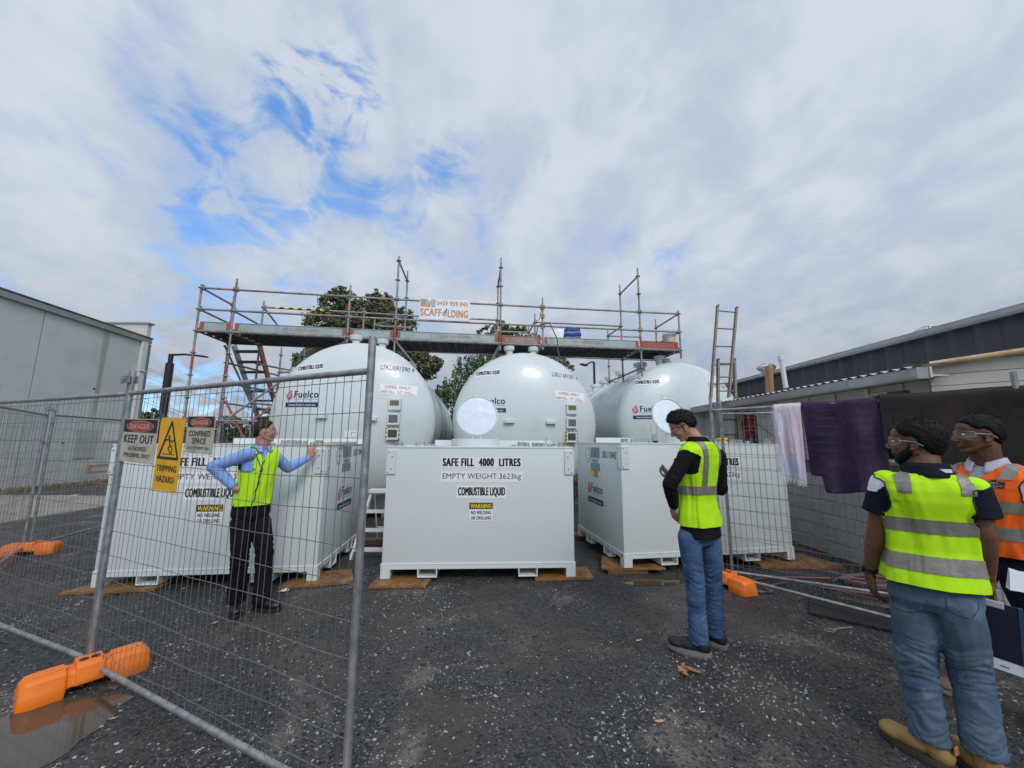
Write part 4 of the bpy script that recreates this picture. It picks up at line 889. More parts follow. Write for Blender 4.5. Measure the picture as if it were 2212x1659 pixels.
# ------------------------------------------------------------------ horizontal cylinder tanks
AX = Vector((-.10, .995, 0)).normalized(); SD = Vector((AX.y, -AX.x, 0))
TG = 'tall horizontal cylindrical storage tanks'
TR, TZ, TL, DD = 1.70, 2.085, 7.2, .52
def cyl_tank(cx, cy, label, serial, logo=True, px=None, noz=()):
    C = V(cx, cy, TZ); root = empty('cylindrical_tank', (cx, cy + 3, 0), label, 'storage tank', TG)
    prof = []; ns = 20
    for k in range(ns + 1):
        a = math.pi / 2 * k / ns; prof.append((max(.001, TR * math.sin(a)), -DD * math.cos(a)))
    mb = MB(); mb.lathe(prof, C, AX, 96, cap=False); d = mb.build('dished_end', M['tank'], root, smooth=60)
    mb = MB(); pr = [(TR, 0)]
    for k in range(1, 5): pr += [(TR, k * 1.8 - .015), (TR + .006, k * 1.8), (TR, k * 1.8 + .015)]
    pr += [(TR, TL)]; mb.lathe(pr, C, AX, 96, cap=False)
    mb.lathe([(TR * math.sin(a), DD * math.cos(a)) for a in [math.pi / 2 * (1 - k / 10) + .001 for k in range(11)]], C + AX * TL, AX, 64, cap=False)
    mb.build('shell', M['tank'], root, smooth=60)
    mb = MB(); mb.lathe([(TR - .01, -.012), (TR + .006, -.008), (TR + .006, .008), (TR - .01, .012)], C, AX, 96, cap=False); mb.build('weld_seam', M['tank'], root, smooth=60)
    for s in (.7, 6.2):
        mb = MB(); o = C + AX * s; pts = [(-1.15, -TZ + .12), (1.15, -TZ + .12)]
        for k in range(13):
            a = -math.pi / 2 + (k - 6) / 6 * -.72; pts.append((TR * math.cos(a) * 1.0, TR * math.sin(a)))
        mb.prism(pts, o, SD, UZ, AX * .12); mb.fbox(o, SD, AX, UZ, (-1.2, 1.2), (-.08, .2), (-TZ + .10, -TZ + .12)); mb.build('saddle', M['tank'], root)
    def fn(u, v, dd):
        q = max(0.0, 1 - (u * u + v * v) / (TR * TR)); return C + SD * u + UZ * v - AX * (DD * math.sqrt(q) + dd)
    def loc(x, y):
        u = v = 0
        for _ in range(6):
            p = fn(u, v, 0); q = P(x, y, p.y) - C; u = q.dot(SD); v = q.z
        return u, v
    # labels
    def rfn(cu, cv, ang):
        ca, sa = math.cos(ang), math.sin(ang); return lambda u, v, dd: fn(cu + u * ca - v * sa, cv + u * sa + v * ca, dd)
    cu, cv = loc(*px['cl']); g_ = rfn(cu, cv, px.get('cla', 0)); f = MB()
    plate(f, g_, 0, 0, .58, .15, 0, .004, 12, 3); text(f, g_, "COMBUSTIBLE LIQUID", 0, 0, .555, .110, 1, .008, bold=.042); f.build('combustible_label', DECM, root)
    cu, cv = loc(*px['sn']); g_ = rfn(cu, cv, px.get('sna', 0)); f = MB(); text(f, g_, serial, 0, 0, .66, .11, 1, .004); f.build('serial_lettering', DECM, root)
    if 'lg' in px:
        cu, cv = loc(*px['lg']); g_ = rfn(cu, cv, 0); f = MB(); company_logo(f, g_, 0, 0, .70, 4, 3, 5, 0, .004); f.build('company_decal', DECM, root)
    if 'do' in px:
        cu, cv = loc(*px['do']); g_ = rfn(cu, cv, px.get('doa', -.03)); f = MB(); plate(f, g_, 0, 0, .74, .22, 0, .004, 12, 3)
        text(f, g_, "DIESEL ONLY", -.02, .055, .50, .062, 4, .008, bold=.012); line(f, g_, -.36, .008, .36, .008, .003, 5, .007)
        text(f, g_, "SAFE FILL", -.21, -.055, .28, .055, 4, .008, bold=.012)
        text(f, g_, "70,000", .03, -.035, .10, .022, 4, .008); text(f, g_, "18,492", .03, -.075, .10, .022, 4, .008)
        text(f, g_, "Litres", .185, -.033, .12, .028, 4, .008, bold=.012); text(f, g_, "US Gallons", .23, -.077, .22, .030, 4, .008, bold=.012); f.build('diesel_label', DECM, root)
    for i, (x, y) in enumerate(px.get('bx', [])):
        cu, cv = loc(x, y); p = fn(cu, cv, 0); 
        mb = MB(); w, h = (.25, .25) if i else (.25, .24)
        mb.fbox(p, SD, -AX, UZ, (-w / 2, w / 2), (-.16, .09), (-h / 2, h / 2)); k = mb.build('gauge_box', M['box'], root, bevel=.012)
        gl = MB(); gl.fbox(p, SD, -AX, UZ, (-w * .36, w * .36), (.0895, .0935), (-h * .3 + (.045 if i == 0 else 0), h * .33)); gl.build('gauge_window', mat('gauge_glass_%d' % i, [(.20, .17, .11), (.17, .18, .19), (.09, .09, .085)][i], .2, var=.5, vscale=25), k)
        if i == 2:
            hz = MB(); n = 6
            for q in range(n):
                for (a, b, c_, d_) in ((-w / 2 - .006, -w / 2 + .012, -h / 2 + q * h / n, -h / 2 + (q + 1) * h / n), (-w / 2 + q * w / n, -w / 2 + (q + 1) * w / n, h / 2 - .010, h / 2 + .006)):
                    hz.fbox(p, SD, -AX, UZ, (a, b), (.05, .0945), (c_, d_), mi=q % 2)
                hz.fbox(p, SD, -AX, UZ, (w / 2 - .008, w / 2 + .006), (.05, .0945), (-h / 2 + q * h / n, -h / 2 + (q + 1) * h / n), mi=(q + 1) % 2)
            hz.build('hazard_tape', [M['yellow'], M['black']], k)
    for (x, y) in px.get('br', []):
        cu, cv = loc(x, y); p = fn(cu, cv, 0); mb = MB(); mb.fbox(p, SD, -AX, UZ, (-.11, .11), (-.02, .08), (-.035, .035)); mb.build('bracket', M['tank'], root, bevel=.004)
    if 'ws' in px:
        cu, cv = loc(*px['ws']); g_ = rfn(cu, cv, 0); f = MB(); plate(f, g_, 0, 0, .24, .13, 0, .004, 3, 2); line(f, g_, .02, .03, .10, .03, .008, 4, .007); line(f, g_, .02, .034, .02, -.04, .010, 4, .007); f.build('corner_sticker', DECM, root)
    for (s, th, r, h) in noz:
        a = C + AX * s; n = SD * math.sin(th) + UZ * math.cos(th); b = a + n * (TR - .02)
        mb = MB(); mb.lathe([(r, 0), (r, h * .62), (r * 1.5, h * .63), (r * 1.5, h * .78), (r * 1.55, h * .80), (r * 1.55, h)], b, (n * .3 + UZ).normalized(), 16); mb.build('nozzle', M['tank'], root, smooth=35)
    # lifting lugs on the shoulder of the shell
    for s, th in ((.25, .72), (.25, -.72), (1.0, -.60), (1.7, -.60)):
        a = C + AX * s; n = SD * math.sin(th) + UZ * math.cos(th); t_ = SD * math.cos(th) - UZ * math.sin(th); p = a + n * TR; mb = MB()
        mb.fbox(p, t_, AX, n, (-.10, -.09), (0, .012), (-.02, .05)); mb.fbox(p, t_, AX, n, (.09, .10), (0, .012), (-.02, .05)); mb.fbox(p, t_, AX, n, (-.10, .10), (-.001, .013), (.038, .052)); mb.build('lifting_lug', M['tank'], root)
    return root, C, fn, loc
cyl_tank(-3.38, 8.25, 'large pale grey cylindrical tank behind the fenced left box tank', 'LSKU691590 9',
         px=dict(cl=(670.5, 794), cla=.10, sn=(858.6, 796), sna=-.05, lg=(652.7, 864), do=(861, 842.5), doa=-.035, bx=[(853.7, 874), (851, 905.4), (849.5, 937)], br=[(695.6, 900), (803, 905)], ws=(757, 937)),
         noz=[(.25, -.08, .085, .26), (.35, .25, .085, .26), (1.2, -.05, .1, .3), (2.2, .1, .1, .28)])
cyl_tank(.32, 9.12, 'large pale grey cylindrical tank behind the open round lid, middle of three', 'LSKU 691591 4',
         px=dict(cl=(1054, 806), cla=.05, sn=(1220.8, 812), sna=-.09, lg=(1059, 877), do=(1231.7, 856.5), doa=-.05, bx=[(1234, 884), (1234, 914), (1233, 944)], br=[(1100, 910.5), (1190, 912.5)]),
         noz=[(.2, -.22, .085, .26), (.3, .14, .085, .26), (1.4, 0, .1, .3), (2.6, .1, .1, .28)])
cyl_tank(4.42, 10.1, 'large pale grey cylindrical tank behind the man with the phone, rightmost', 'LSKU 691592 2',
         px=dict(cl=(1399, 825.5), cla=.03, sn=(1553, 834), sna=-.08, lg=(1400, 893), do=(1566, 876), br=[(1450, 925)]),
         noz=[(.25, -.22, .085, .28), (.5, -.02, .12, .2), (.8, .12, .085, .22), (1.2, -.28, .13, .30), (2.6, -.30, .13, .30), (3.7, -.30, .12, .30), (4.3, -.32, .11, .26), (5.5, -.30, .11, .28)])
for i, (x, y) in enumerate([(-3.5, 8.9), (.25, 9.8), (4.35, 10.8)]):
    mb = MB()
    for k in (-.9, 0, .9): mb.box((x + k, y, .05), (.5, .3, .1))
    tag(mb.build('timber_packer', M['timberlt'], loc=(x, y, 0), bevel=.005), 'pale timber packers under the saddle of the %s cylindrical tank' % ['left', 'middle', 'right'][i], 'timber packer', 'timber packers under the tanks')

# ------------------------------------------------------------------ scaffold
F_ = [V(-7.05, 8.30, 0), V(-6.35, 8.41, 0), V(-3.89, 8.79, 0), V(-2.82, 8.96, 0), V(-.30, 9.30, 0), V(.77, 9.44, 0), V(3.36, 9.77, 0), V(4.45, 9.90, 0)]
OFF = V(-.11, 1.14, 0); B_ = [f + OFF * (1 + .02 * i) for i, f in enumerate(F_)]; C_ = [f + V(-.25, 2.35, 0) for f in F_]
SC = empty('scaffold', (-1.3, 9.5, 0), 'steel tube scaffold with plank deck and stair bridging over the three big tanks', 'scaffold')
ZT, ZM, ZD = 5.07, 4.57, 4.07
SM = [M['scaf'], M['rust'], M['band']]
rs = random.Random(21)
def standard(p, z0, z1, red=()):
    mb = MB(); seg = [z0, z1 - .24, z1]; r = .0242
    mb.tube(V(p.x, p.y, z0), V(p.x, p.y, z1 - .16), r, 10); mb.tube(V(p.x, p.y, z1 - .16), V(p.x, p.y, z1), r * .78, 10)
    z = ZD - 0.5 * int((ZD - z0) / .5)
    while z < z1 - .04:
        if z > z0: mb.lathe([(.028, -.035), (.030, -.012), (.06, -.008), (.06, .004), (.030, .008), (.028, .03)], V(p.x, p.y, z), UZ, 12)
        z += .5
    for (a, b, k) in red: mb.tube(V(p.x, p.y, a), V(p.x, p.y, b), r + .0015, 10, k)
    mb.build('standard', SM, SC, smooth=40)
def ledger(a, b, bands=1, mi=0):
    mb = MB(); d = (b - a).normalized(); r = .0242
    mb.tube(a + d * .03, b - d * .03, r, 10, mi)
    for e, s in ((a, 1), (b, -1)): mb.fbox(e + d * s * .04, d, d.cross(UZ).normalized(), UZ, (-.022, .022), (-.018, .018), (-.035, .035), mi=rs.choice([0, 0, 1])); mb.fbox(e + d * s * .05, d, d.cross(UZ).normalized(), UZ, (-.006, .006), (-.012, .012), (-.05, .07))
    if bands:
        q = a.lerp(b, rs.uniform(.25, .8)); mb.tube(q, q + d * .06, r + .0015, 10, 2)
    mb.build('ledger', SM, SC, smooth=40)
zz_ = lambda p, z: V(p.x, p.y, z)
ftop = [5.15, 5.34, 5.35, 6.19, 6.34, 5.33, 6.31, 5.17]; fbot = [0, 0, 3.93, 3.4, 3.9, 3.95, 3.35, 3.85]
fred = [[(4.93, 5.15, 1), (3.2, 3.55, 1), (3.62, 3.68, 2)], [(5.0, 5.24, 1), (4.2, 4.3, 2), (3.0, 3.3, 1)], [(4.84, 4.90, 2), (3.95, 4.15, 1)], [(4.1, 4.45, 1), (4.86, 4.92, 2)], [(4.1, 4.42, 1), (5.28, 5.33, 2)], [(4.66, 4.70, 2)], [(4.1, 4.4, 1), (4.80, 4.86, 2)], [(4.75, 4.80, 2), (3.9, 4.1, 1)]]
for i in range(8): standard(F_[i], fbot[i], ftop[i], fred[i])
btop = [5.32, 5.24, 5.22, 6.37, 6.29, 5.33, 6.37, 5.34]; bbot = [0, 0, 3.9, 0, 0, 3.9, 0, 3.9]
for i in range(8): standard(B_[i], bbot[i], btop[i], [(3.66, 3.72, 2), (3.1, 3.5, 1)] if i < 2 else [(4.7, 4.76, 2)])
for i in (2, 4, 5, 6, 7): standard(C_[i], 3.5 if i != 2 else 0, 5.26)
standard(C_[1] + V(-.02, 0, 0), 0, 4.3, [(3.66, 3.72, 2)]); standard(C_[1] + V(.62, .05, 0), 0, 4.25, [])
for z in (ZT, ZM, ZD):
    for i in range(7): ledger(zz_(F_[i], z), zz_(F_[i + 1], z))
for i, zs in ((1, (ZT,)), (2, (ZT,)), (3, (ZT, ZM)), (5, (ZT,))):
    for z in zs: ledger(zz_(B_[i], z), zz_(B_[i + 1], z))
for i in range(7): ledger(zz_(B_[i], ZD), zz_(B_[i + 1], ZD), 0)
for i in (4, 6): ledger(zz_(C_[i], ZT), zz_(C_[i + 1], ZT)); ledger(zz_(C_[i], ZD - .5), zz_(C_[i + 1], ZD - .5))
ledger(zz_(C_[2], ZT), zz_(C_[2] + (F_[3] - F_[2]), ZT))
for i in range(8): ledger(zz_(F_[i], ZD), zz_(B_[i], ZD), 0)
for i in (0, 7):
    for z in (ZT, ZM): ledger(zz_(F_[i], z), zz_(B_[i], z))
ledger(zz_(F_[1], ZM), zz_(B_[1], ZM)); ledger(zz_(B_[1], ZT), zz_(C_[1], ZT - .35)); ledger(zz_(B_[5], ZT), zz_(C_[5], ZT)); ledger(zz_(B_[6], ZT), zz_(C_[6], ZT)); ledger(zz_(B_[6], ZD - .5), zz_(C_[6], ZD - .5)); ledger(zz_(B_[3], ZT), zz_(C_[2], ZT), 0)
for i in (3, 4, 6): ledger(zz_(F_[i], 6.07), zz_(B_[i], 6.07), 0); ledger(zz_(F_[i], 3.57), zz_(B_[i], 3.57), 0)
# lower ledgers of the stair tower
for z in (3.57, 3.07, 2.57): ledger(zz_(B_[0], z), zz_(C_[1], z - .1), 0)
for z in (3.57, 2.57): ledger(zz_(B_[1], z), zz_(C_[1] + V(.62, .05, 0), z), 0)
for z in (2.07,): ledger(zz_(B_[0], z), zz_(B_[1], z)); ledger(zz_(F_[0], z), zz_(F_[1], z)); ledger(zz_(F_[1], z), V(-4.9, 8.7, z), 0); ledger(zz_(F_[0], z), zz_(B_[0], z), 0)
ledger(zz_(C_[1], 3.57), zz_(C_[1] + V(.62, .05, 0), 3.57)); ledger(zz_(C_[1], 2.57), zz_(C_[1] + V(.62, .05, 0), 2.57))
def brace(a, b, mi=0): mb = MB(); mb.tube(a, b, .0242, 8, mi); mb.ball(a, .035, nu=8, nv=6, mi=mi); mb.ball(b, .035, nu=8, nv=6, mi=mi); mb.build('brace', SM, SC, smooth=50)
brace(P(486, 748, 9.3), P(548, 885, 10.2)); brace(P(490, 905, 8.5), P(612, 820, 9.0)); brace(P(541, 912, 8.6), P(600, 870, 9.0), 1); brace(zz_(F_[2], 3.98), P(700, 757, 9.3)); brace(P(488, 868, 9.0), P(528, 950, 8.6), 1)
brace(zz_(F_[3], 4.05), zz_(F_[3], 3.5) + V(.45, .3, 0)); brace(zz_(F_[4], 4.05), zz_(F_[4], 3.5) + V(-.35, .3, 0)); brace(zz_(F_[6], 4.02), P(1318, 765, 11.0)); brace(zz_(F_[7], 4.02), P(1410, 770, 11.2))
# deck planks
for i in range(7):
    a, b = F_[i], F_[i + 1]; d = (b - a).normalized(); nrm = OFF.normalized(); L = (b - a).length
    for k in range(4):
        o = zz_(a, ZD + .03) + nrm * (.07 + k * .27)
        mb = MB(); mb.fbox(o, d, nrm, UZ, (.03, L - .03), (0, .23), (.012, .020)); mb.fbox(o, d, nrm, UZ, (.03, L - .03), (0, .004), (-.05, .0115)); mb.fbox(o, d, nrm, UZ, (.03, L - .03), (.226, .23), (-.05, .0115))
        j = .1
        while j < L - .1: mb.fbox(o, d, nrm, UZ, (j, j + .03), (.005, .225), (-.03, .0115)); j += .22
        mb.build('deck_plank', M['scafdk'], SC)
# toe boards
for i in range(7):
    a, b = F_[i], F_[i + 1]; d = (b - a).normalized(); nrm = OFF.normalized(); L = (b - a).length
    o = zz_(a, ZD + .035) + nrm * .032; mt_ = M['scafpl'] if i not in (4, 6) else mat('rusty_toe_board', (.30, .28, .26) if i == 4 else (.34, .13, .05), .6, col2=(.30, .14, .09), vscale=4)
    mb = MB(); mb.fbox(o, d, nrm, UZ, (.05, L - .05), (0, .012), (0, .19)); mb.fbox(o, d, nrm, UZ, (.05, L - .05), (-.012, -.0004), (0, .012)); mb.fbox(o, d, nrm, UZ, (.05, L - .05), (-.012, -.0004), (.178, .19))
    mb.fbox(o, d, nrm, UZ, (.05, .12), (-.016, -.0125), (.01, .18), mi=1); mb.fbox(o, d, nrm, UZ, (L - .12, L - .05), (-.016, -.0125), (.01, .18), mi=1)
    tb = mb.build('toe_board', [mt_ if i != 6 else M['rust'], M['rust']], SC)
    if i in (1, 3, 5):
        f = MB(); fn = frame(o, d, UZ); fx = 1.45 if i != 5 else 1.2
        text(f, lambda u, v, dd: o + d * u + UZ * v - nrm * (.001 + dd), "LM SCAFFOLDING", fx, .095, .78, .07, 0, .001, bold=.01); f.build('toe_board_lettering', mat('faded_red_stencil', (.30, .16, .13), .7, var=.4, vscale=9), tb)
o = zz_(F_[0], ZD + .035); n_ = OFF.normalized(); mb = MB(); mb.fbox(o, n_, V(1, 0, 0), UZ, (.05, 1.1), (.02, .032), (0, .15)); mb.build('toe_board', M['scafpl'], SC)
# stair
st = MB(); a0, a1 = P(505, 745, 9.7), P(562, 915, 11.3); b0, b1 = P(560, 743, 9.7), P(602, 905, 11.3)
for (p, q, mi) in ((a0, a1, 0), (b0, b1, 1)):
    q = q + (q - p) * .5; d = (q - p).normalized(); s_ = (b0 - a0).normalized(); n2 = d.cross(s_).normalized(); m_ = MB(); m_.fbox(p, d, s_, n2, (0, (q - p).length), (-.02, .02), (-.08, .08)); m_.build('stair_stringer', [M['scafpl'] if mi == 0 else M['rust']], SC)
for k in range(12):
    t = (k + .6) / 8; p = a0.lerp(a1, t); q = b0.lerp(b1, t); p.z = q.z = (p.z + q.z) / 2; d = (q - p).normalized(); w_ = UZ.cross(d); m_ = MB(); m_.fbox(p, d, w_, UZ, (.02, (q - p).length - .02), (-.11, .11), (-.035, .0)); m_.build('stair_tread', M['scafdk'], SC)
# caution tape on the back rail
mb = MB(); a = zz_(B_[1], ZT) + V(.28, .04, 0); d = (B_[2] - B_[1]).normalized()
for k in range(12): mb.tube(a + d * k * .11, a + d * (k + 1) * .11, .027, 8, k % 2)
tag(mb.build('caution_tape', [M['yellow'], M['black']], loc=a), 'yellow and black tape wound on the back rail of the scaffold', 'tape')

# banner on the rail
a = P(908.3, 650, 9.05); b = P(1016.3, 655, 9.19); d = (b - a); d.z = 0; L = d.length; d.normalize(); zt_, zb_ = 5.13, 4.60; cz = (zt_ + zb_) / 2; Hb = zt_ - zb_
o = V((a.x + b.x) / 2, (a.y + b.y) / 2 - .06, 0)
nb = Vector((d.y, -d.x, 0))
def bfn(u, v, dd): return o + d * u + UZ * v + nb * (dd + .006 * math.sin(u * 7) * (v - cz) * 3)
mb = MB(); mb.grid(lambda i, j: bfn((i - .5) * L, zb_ + j * Hb, 0), 16, 4, 0); mb.grid(lambda i, j: bfn((.5 - i) * L, zb_ + j * Hb, -.006), 16, 4, 0)
for (u, v) in ((-L / 2 + .03, zt_ - .03), (0, zt_ - .03), (L / 2 - .03, zt_ - .03), (-L / 2 + .03, zb_ + .03), (0, zb_ + .03), (L / 2 - .03, zb_ + .03)): disc(mb, bfn, u, v, .01, .01, 1, .003, 10)
k = L / 1.8  # unit
def bx(u, v): return (-L / 2 + u * L, zb_ + v * Hb)
def bpoly(pts, mi, dd): poly(mb, bfn, [bx(*p) for p in pts], mi, dd)
Lp = [(.03, .93), (.095, .93), (.09, .68), (.205, .67), (.20, .60), (.02, .61)]
Mp = [(.105, .93), (.15, .93), (.19, .77), (.235, .93), (.305, .93), (.30, .59), (.235, .59), (.24, .76), (.195, .70), (.185, .70), (.135, .79), (.13, .74), (.10, .74)]
def outline(pts, mi_out, mi_in, dd):
    cxx = sum(p[0] for p in pts) / len(pts); cyy = sum(p[1] for p in pts) / len(pts)
    for i in range(len(pts)):
        p, q = bx(*pts[i]), bx(*pts[(i + 1) % len(pts)]); line(mb, bfn, p[0], p[1], q[0], q[1], .012, mi_out, dd + .001)
    bpoly(pts, mi_in, dd)
outline(Lp, 2, 3, .003); outline(Mp, 2, 4, .003)
for (dx, mi, bo, dd) in ((0, 5, .055, .003), (0, 3, .012, .005)):
    text(mb, bfn, "0459 959 043", *bx(.645, .78), L * .61, Hb * (.20 if bo > .03 else .17), mi, dd, bold=bo)
    text(mb, bfn, "SCAFF", *bx(.225, .33), L * .42, Hb * (.36 if bo > .03 else .31), mi, dd, bold=bo); text(mb, bfn, "LDING", *bx(.76, .30), L * .41, Hb * (.36 if bo > .03 else .31), mi, dd, bold=bo)
cx_, cy_ = bx(.495, .28); disc(mb, bfn, cx_, cy_, .056, .062, 1, .003); disc(mb, bfn, cx_, cy_, .051, .057, 0, .005); disc(mb, bfn, cx_, cy_, .022, .024, 1, .006); disc(mb, bfn, cx_, cy_, .015, .017, 0, .007)
for q in range(8):
    a_ = q * math.pi / 4; line(mb, bfn, cx_ + .02 * math.cos(a_), cy_ + .022 * math.sin(a_), cx_ + .052 * math.cos(a_), cy_ + .058 * math.sin(a_), .010, 1, .007)
line(mb, bfn, cx_ + .01, cy_ + .03, cx_ + .05, cy_ + .125, .03, 1, .009)
tag(mb.build('scaffold_banner', [M['white'], M['black'], M['grey'], M['orangeink'], M['greyblue'], mat('brown_grey_ink', (.40, .30, .25), .6)], loc=o + UZ * zb_, fixn=False), 'white banner with orange lettering tied to the scaffold rail', 'banner')

# things on the deck
c = P(1236, 733, 10.3); c.z = ZD + .055; BH = P(1236, 711, 10.3).z - c.z; mb = MB()
rr = random.Random(2)
def bagfn(i, j):
    a = i * 2 * math.pi; x = math.copysign(abs(math.cos(a)) ** .35, math.cos(a)) * .24; y = math.copysign(abs(math.sin(a)) ** .35, math.sin(a)) * .17
    z = j * BH; q = 1 - .10 * abs(math.sin(j * 9)) + .05 * noise.noise(V(x * 6, y * 6, z * 9)); sh = 1 if j < .97 else .9
    return c + V(x * q * sh, y * q * sh, z + .02 * noise.noise(V(x * 9, y * 9, 4)))
mb.grid(bagfn, 40, 16); mb.add([bagfn(i / 40, 1) for i in range(40)], [tuple(range(40))])
for z in (.60, .82): mb.grid(lambda i, j: (lambda p: c + (p - c) * 1.0 + (V(p.x - c.x, p.y - c.y, 0)).normalized() * .006)(bagfn(i, z + .04 * math.sin(i * 6.28) + j * .016)), 40, 1, 1)
tag(mb.build('blue_bag', [M['bluetarp'], M['white']], loc=c, smooth=60), 'bulging blue bag with pale straps on the scaffold deck', 'bag')
c = P(1446, 746, 10.12); c.z = ZD + .055
t = empty('bucket', c, 'cream plastic bucket with a lid rim at the right end of the scaffold deck', 'bucket'); mb = MB(); mb.lathe([(.135, 0), (.165, .38), (.175, .38), (.175, .40), (.168, .405), (.165, .425), (.17, .44), (.001, .442)], c, UZ, 28, cap=False); mb.build('body', M['bucket'], t, smooth=40)
mb = MB(); pts = [c + V(.17 * math.cos(a), -.06 - .12 * math.sin(a) * .4 - .06, .39 - .20 * math.sin(a)) for a in [math.pi * k / 12 for k in range(13)]]; mb.path(pts, .004, 6); mb.build('handle', M['galv'], t)
c = P(1207, 745, 11.8); c.z = P(1207, 711, 11.8).z - .52; t = empty('perforated_dome', c, 'white dome with scattered dark holes behind the scaffold rail', 'dome'); mb = MB(); mb.lathe([(.50 * math.cos(a), .52 * math.sin(a)) for a in [math.pi / 2 * k / 12 for k in range(13)]][:-1] + [(.001, .52)], c, UZ, 36, cap=False); mb.build('shell', M['farwhite'], t, smooth=60)
mb = MB(); rr = random.Random(6)
for q in range(30):
    a, e = rr.random() * 6.28, .15 + rr.random() * 1.2; n3 = V(math.cos(a) * math.cos(e), math.sin(a) * math.cos(e), math.sin(e)); mb.lathe([(.014, 0), (.014, .004)], c + V(n3.x * .5, n3.y * .5, n3.z * .52), n3, 8)
mb.build('hole', M['grey'], t)
# rope and hose hanging from the scaffold
p = zz_(F_[5], 0); mb = MB()
mb.path([V(p.x + .02, p.y - .05, 4.62), V(p.x + .18, p.y - .09, 4.60), V(p.x + .36, p.y - .1, 4.2), P(1205, 760, 9.25), P(1222, 800, 9.2), P(1232, 826, 9.15)], .014, 8)
mb.path([V(p.x, p.y - .05, 4.62), V(p.x - .12, p.y - .08, 4.55), V(p.x - .2, p.y + .1, 4.2)], .012, 8)
tag(mb.build('hose_line', M['brownhose'], loc=V(p.x, p.y, 4.6), smooth=60), 'brown hose looped over the scaffold rail and down to the middle tank', 'hose')
mb = MB(); rr = random.Random(9)
for z in (5.07, 4.57, 4.83):
    for q in range(4): mb.path([V(p.x + .045 * math.cos(a + q), p.y + .045 * math.sin(a + q), z - .05 + q * .03 + .01 * math.sin(2 * a)) for a in [2 * math.pi * k / 12 for k in range(13)]], .009, 6)
mb.path([V(p.x - .02, p.y - .03, 5.05), zz_(B_[5], 4.85).lerp(p + UZ * 4.95, .6), V(p.x - .25, p.y + .75, 4.83)], .008, 6)
tag(mb.build('yellow_rope', M['yrope'], loc=V(p.x, p.y, 5.0), smooth=60), 'yellow rope knotted round the scaffold post beside the brown hose', 'rope')

# ------------------------------------------------------------------ ladders
t = empty('extension_ladder', P(1532, 905, 8.0).xy.to_3d(), 'tall weathered extension ladder leaning by the rightmost tank', 'ladder')
def ladder_sec(tl, tr, bl, br, name, n, dy, rung_z0=0):
    d = (tl - bl).normalized(); s_ = (br - bl).normalized(); nn = d.cross(s_).normalized()
    for a, b in ((bl, tl), (br, tr)):
        mb = MB(); dd = (b - a).normalized(); mb.fbox(a, dd, s_, nn, (0, (b - a).length), (-.021, .021), (-.04, .04)); mb.fbox(a, dd, s_, nn, ((b - a).length, (b - a).length + .03), (-.024, .024), (-.04, .04), mi=1); mb.build('rail', [M['ladder'], M['rubber']], t)
    for k in range(n):
        q = (k + .75) / n; a = bl.lerp(tl, q); b = br.lerp(tr, q); mb = MB(); mb.tube(a, b, .016, 8); mb.build('rung', M['ladder'], t, smooth=50)
ladder_sec(P(1550, 662, 8.6), P(1591, 666, 8.6), P(1535, 862, 8.25), P(1574, 858, 8.25), 'fly', 5, 0)
ladder_sec(P(1551, 778, 8.38), P(1586, 778, 8.38), V(4.0, 7.75, .02), V(4.42, 7.75, .02), 'base', 11, 0)
# white step ladder between the left and middle box tanks
t = empty('step_ladder', (-2.2, 6.2, 0), 'white step ladder standing between the left and middle box tanks', 'step ladder')
tl = P(803, 1068, 6.1); zt2 = tl.z + .03; A0, A1 = V(tl.x, 6.1, zt2), V(tl.x + .42, 6.1, zt2); fl, fr = V(tl.x - .11, 5.72, 0), V(tl.x + .53, 5.72, 0)
for a, b in ((A0, fl), (A1, fr)):
    mb = MB(); d = (b - a).normalized(); s_ = V(1, 0, 0); mb.fbox(a, d, s_, d.cross(s_).normalized(), (0, (b - a).length), (-.014, .014), (-.035, .035)); mb.build('rail', M['whitealu'], t)
for k in range(3):
    q = (k + 1) / 3.6; a = A0.lerp(fl, q); b = A1.lerp(fr, q); mb = MB(); mb.fbox(a, V(1, 0, 0), V(0, 1, 0), UZ, (.01, (b - a).length - .01), (-.05, .05), (-.035, 0)); mb.build('step', M['whitealu'], t)
mb = MB(); mb.fbox(A0, V(1, 0, 0), V(0, 1, 0), UZ, (-.03, .45), (-.07, .09), (-.005, .05)); mb.build('top_cap', M['whitealu'], t, bevel=.008)
for a, b in ((A0 + V(.02, .06, 0), V(tl.x - .05, 6.65, 0)), (A1 + V(-.02, .06, 0), V(tl.x + .47, 6.65, 0))): mb = MB(); mb.tube(a, b, .014, 8); mb.build('rear_leg', M['whitealu'], t, smooth=50)
mb = MB(); a, b = V(tl.x - .02, 6.5, .28), V(tl.x + .44, 6.5, .28); mb.tube(a, b, .012, 8); mb.build('rear_brace', M['whitealu'], t, smooth=50)

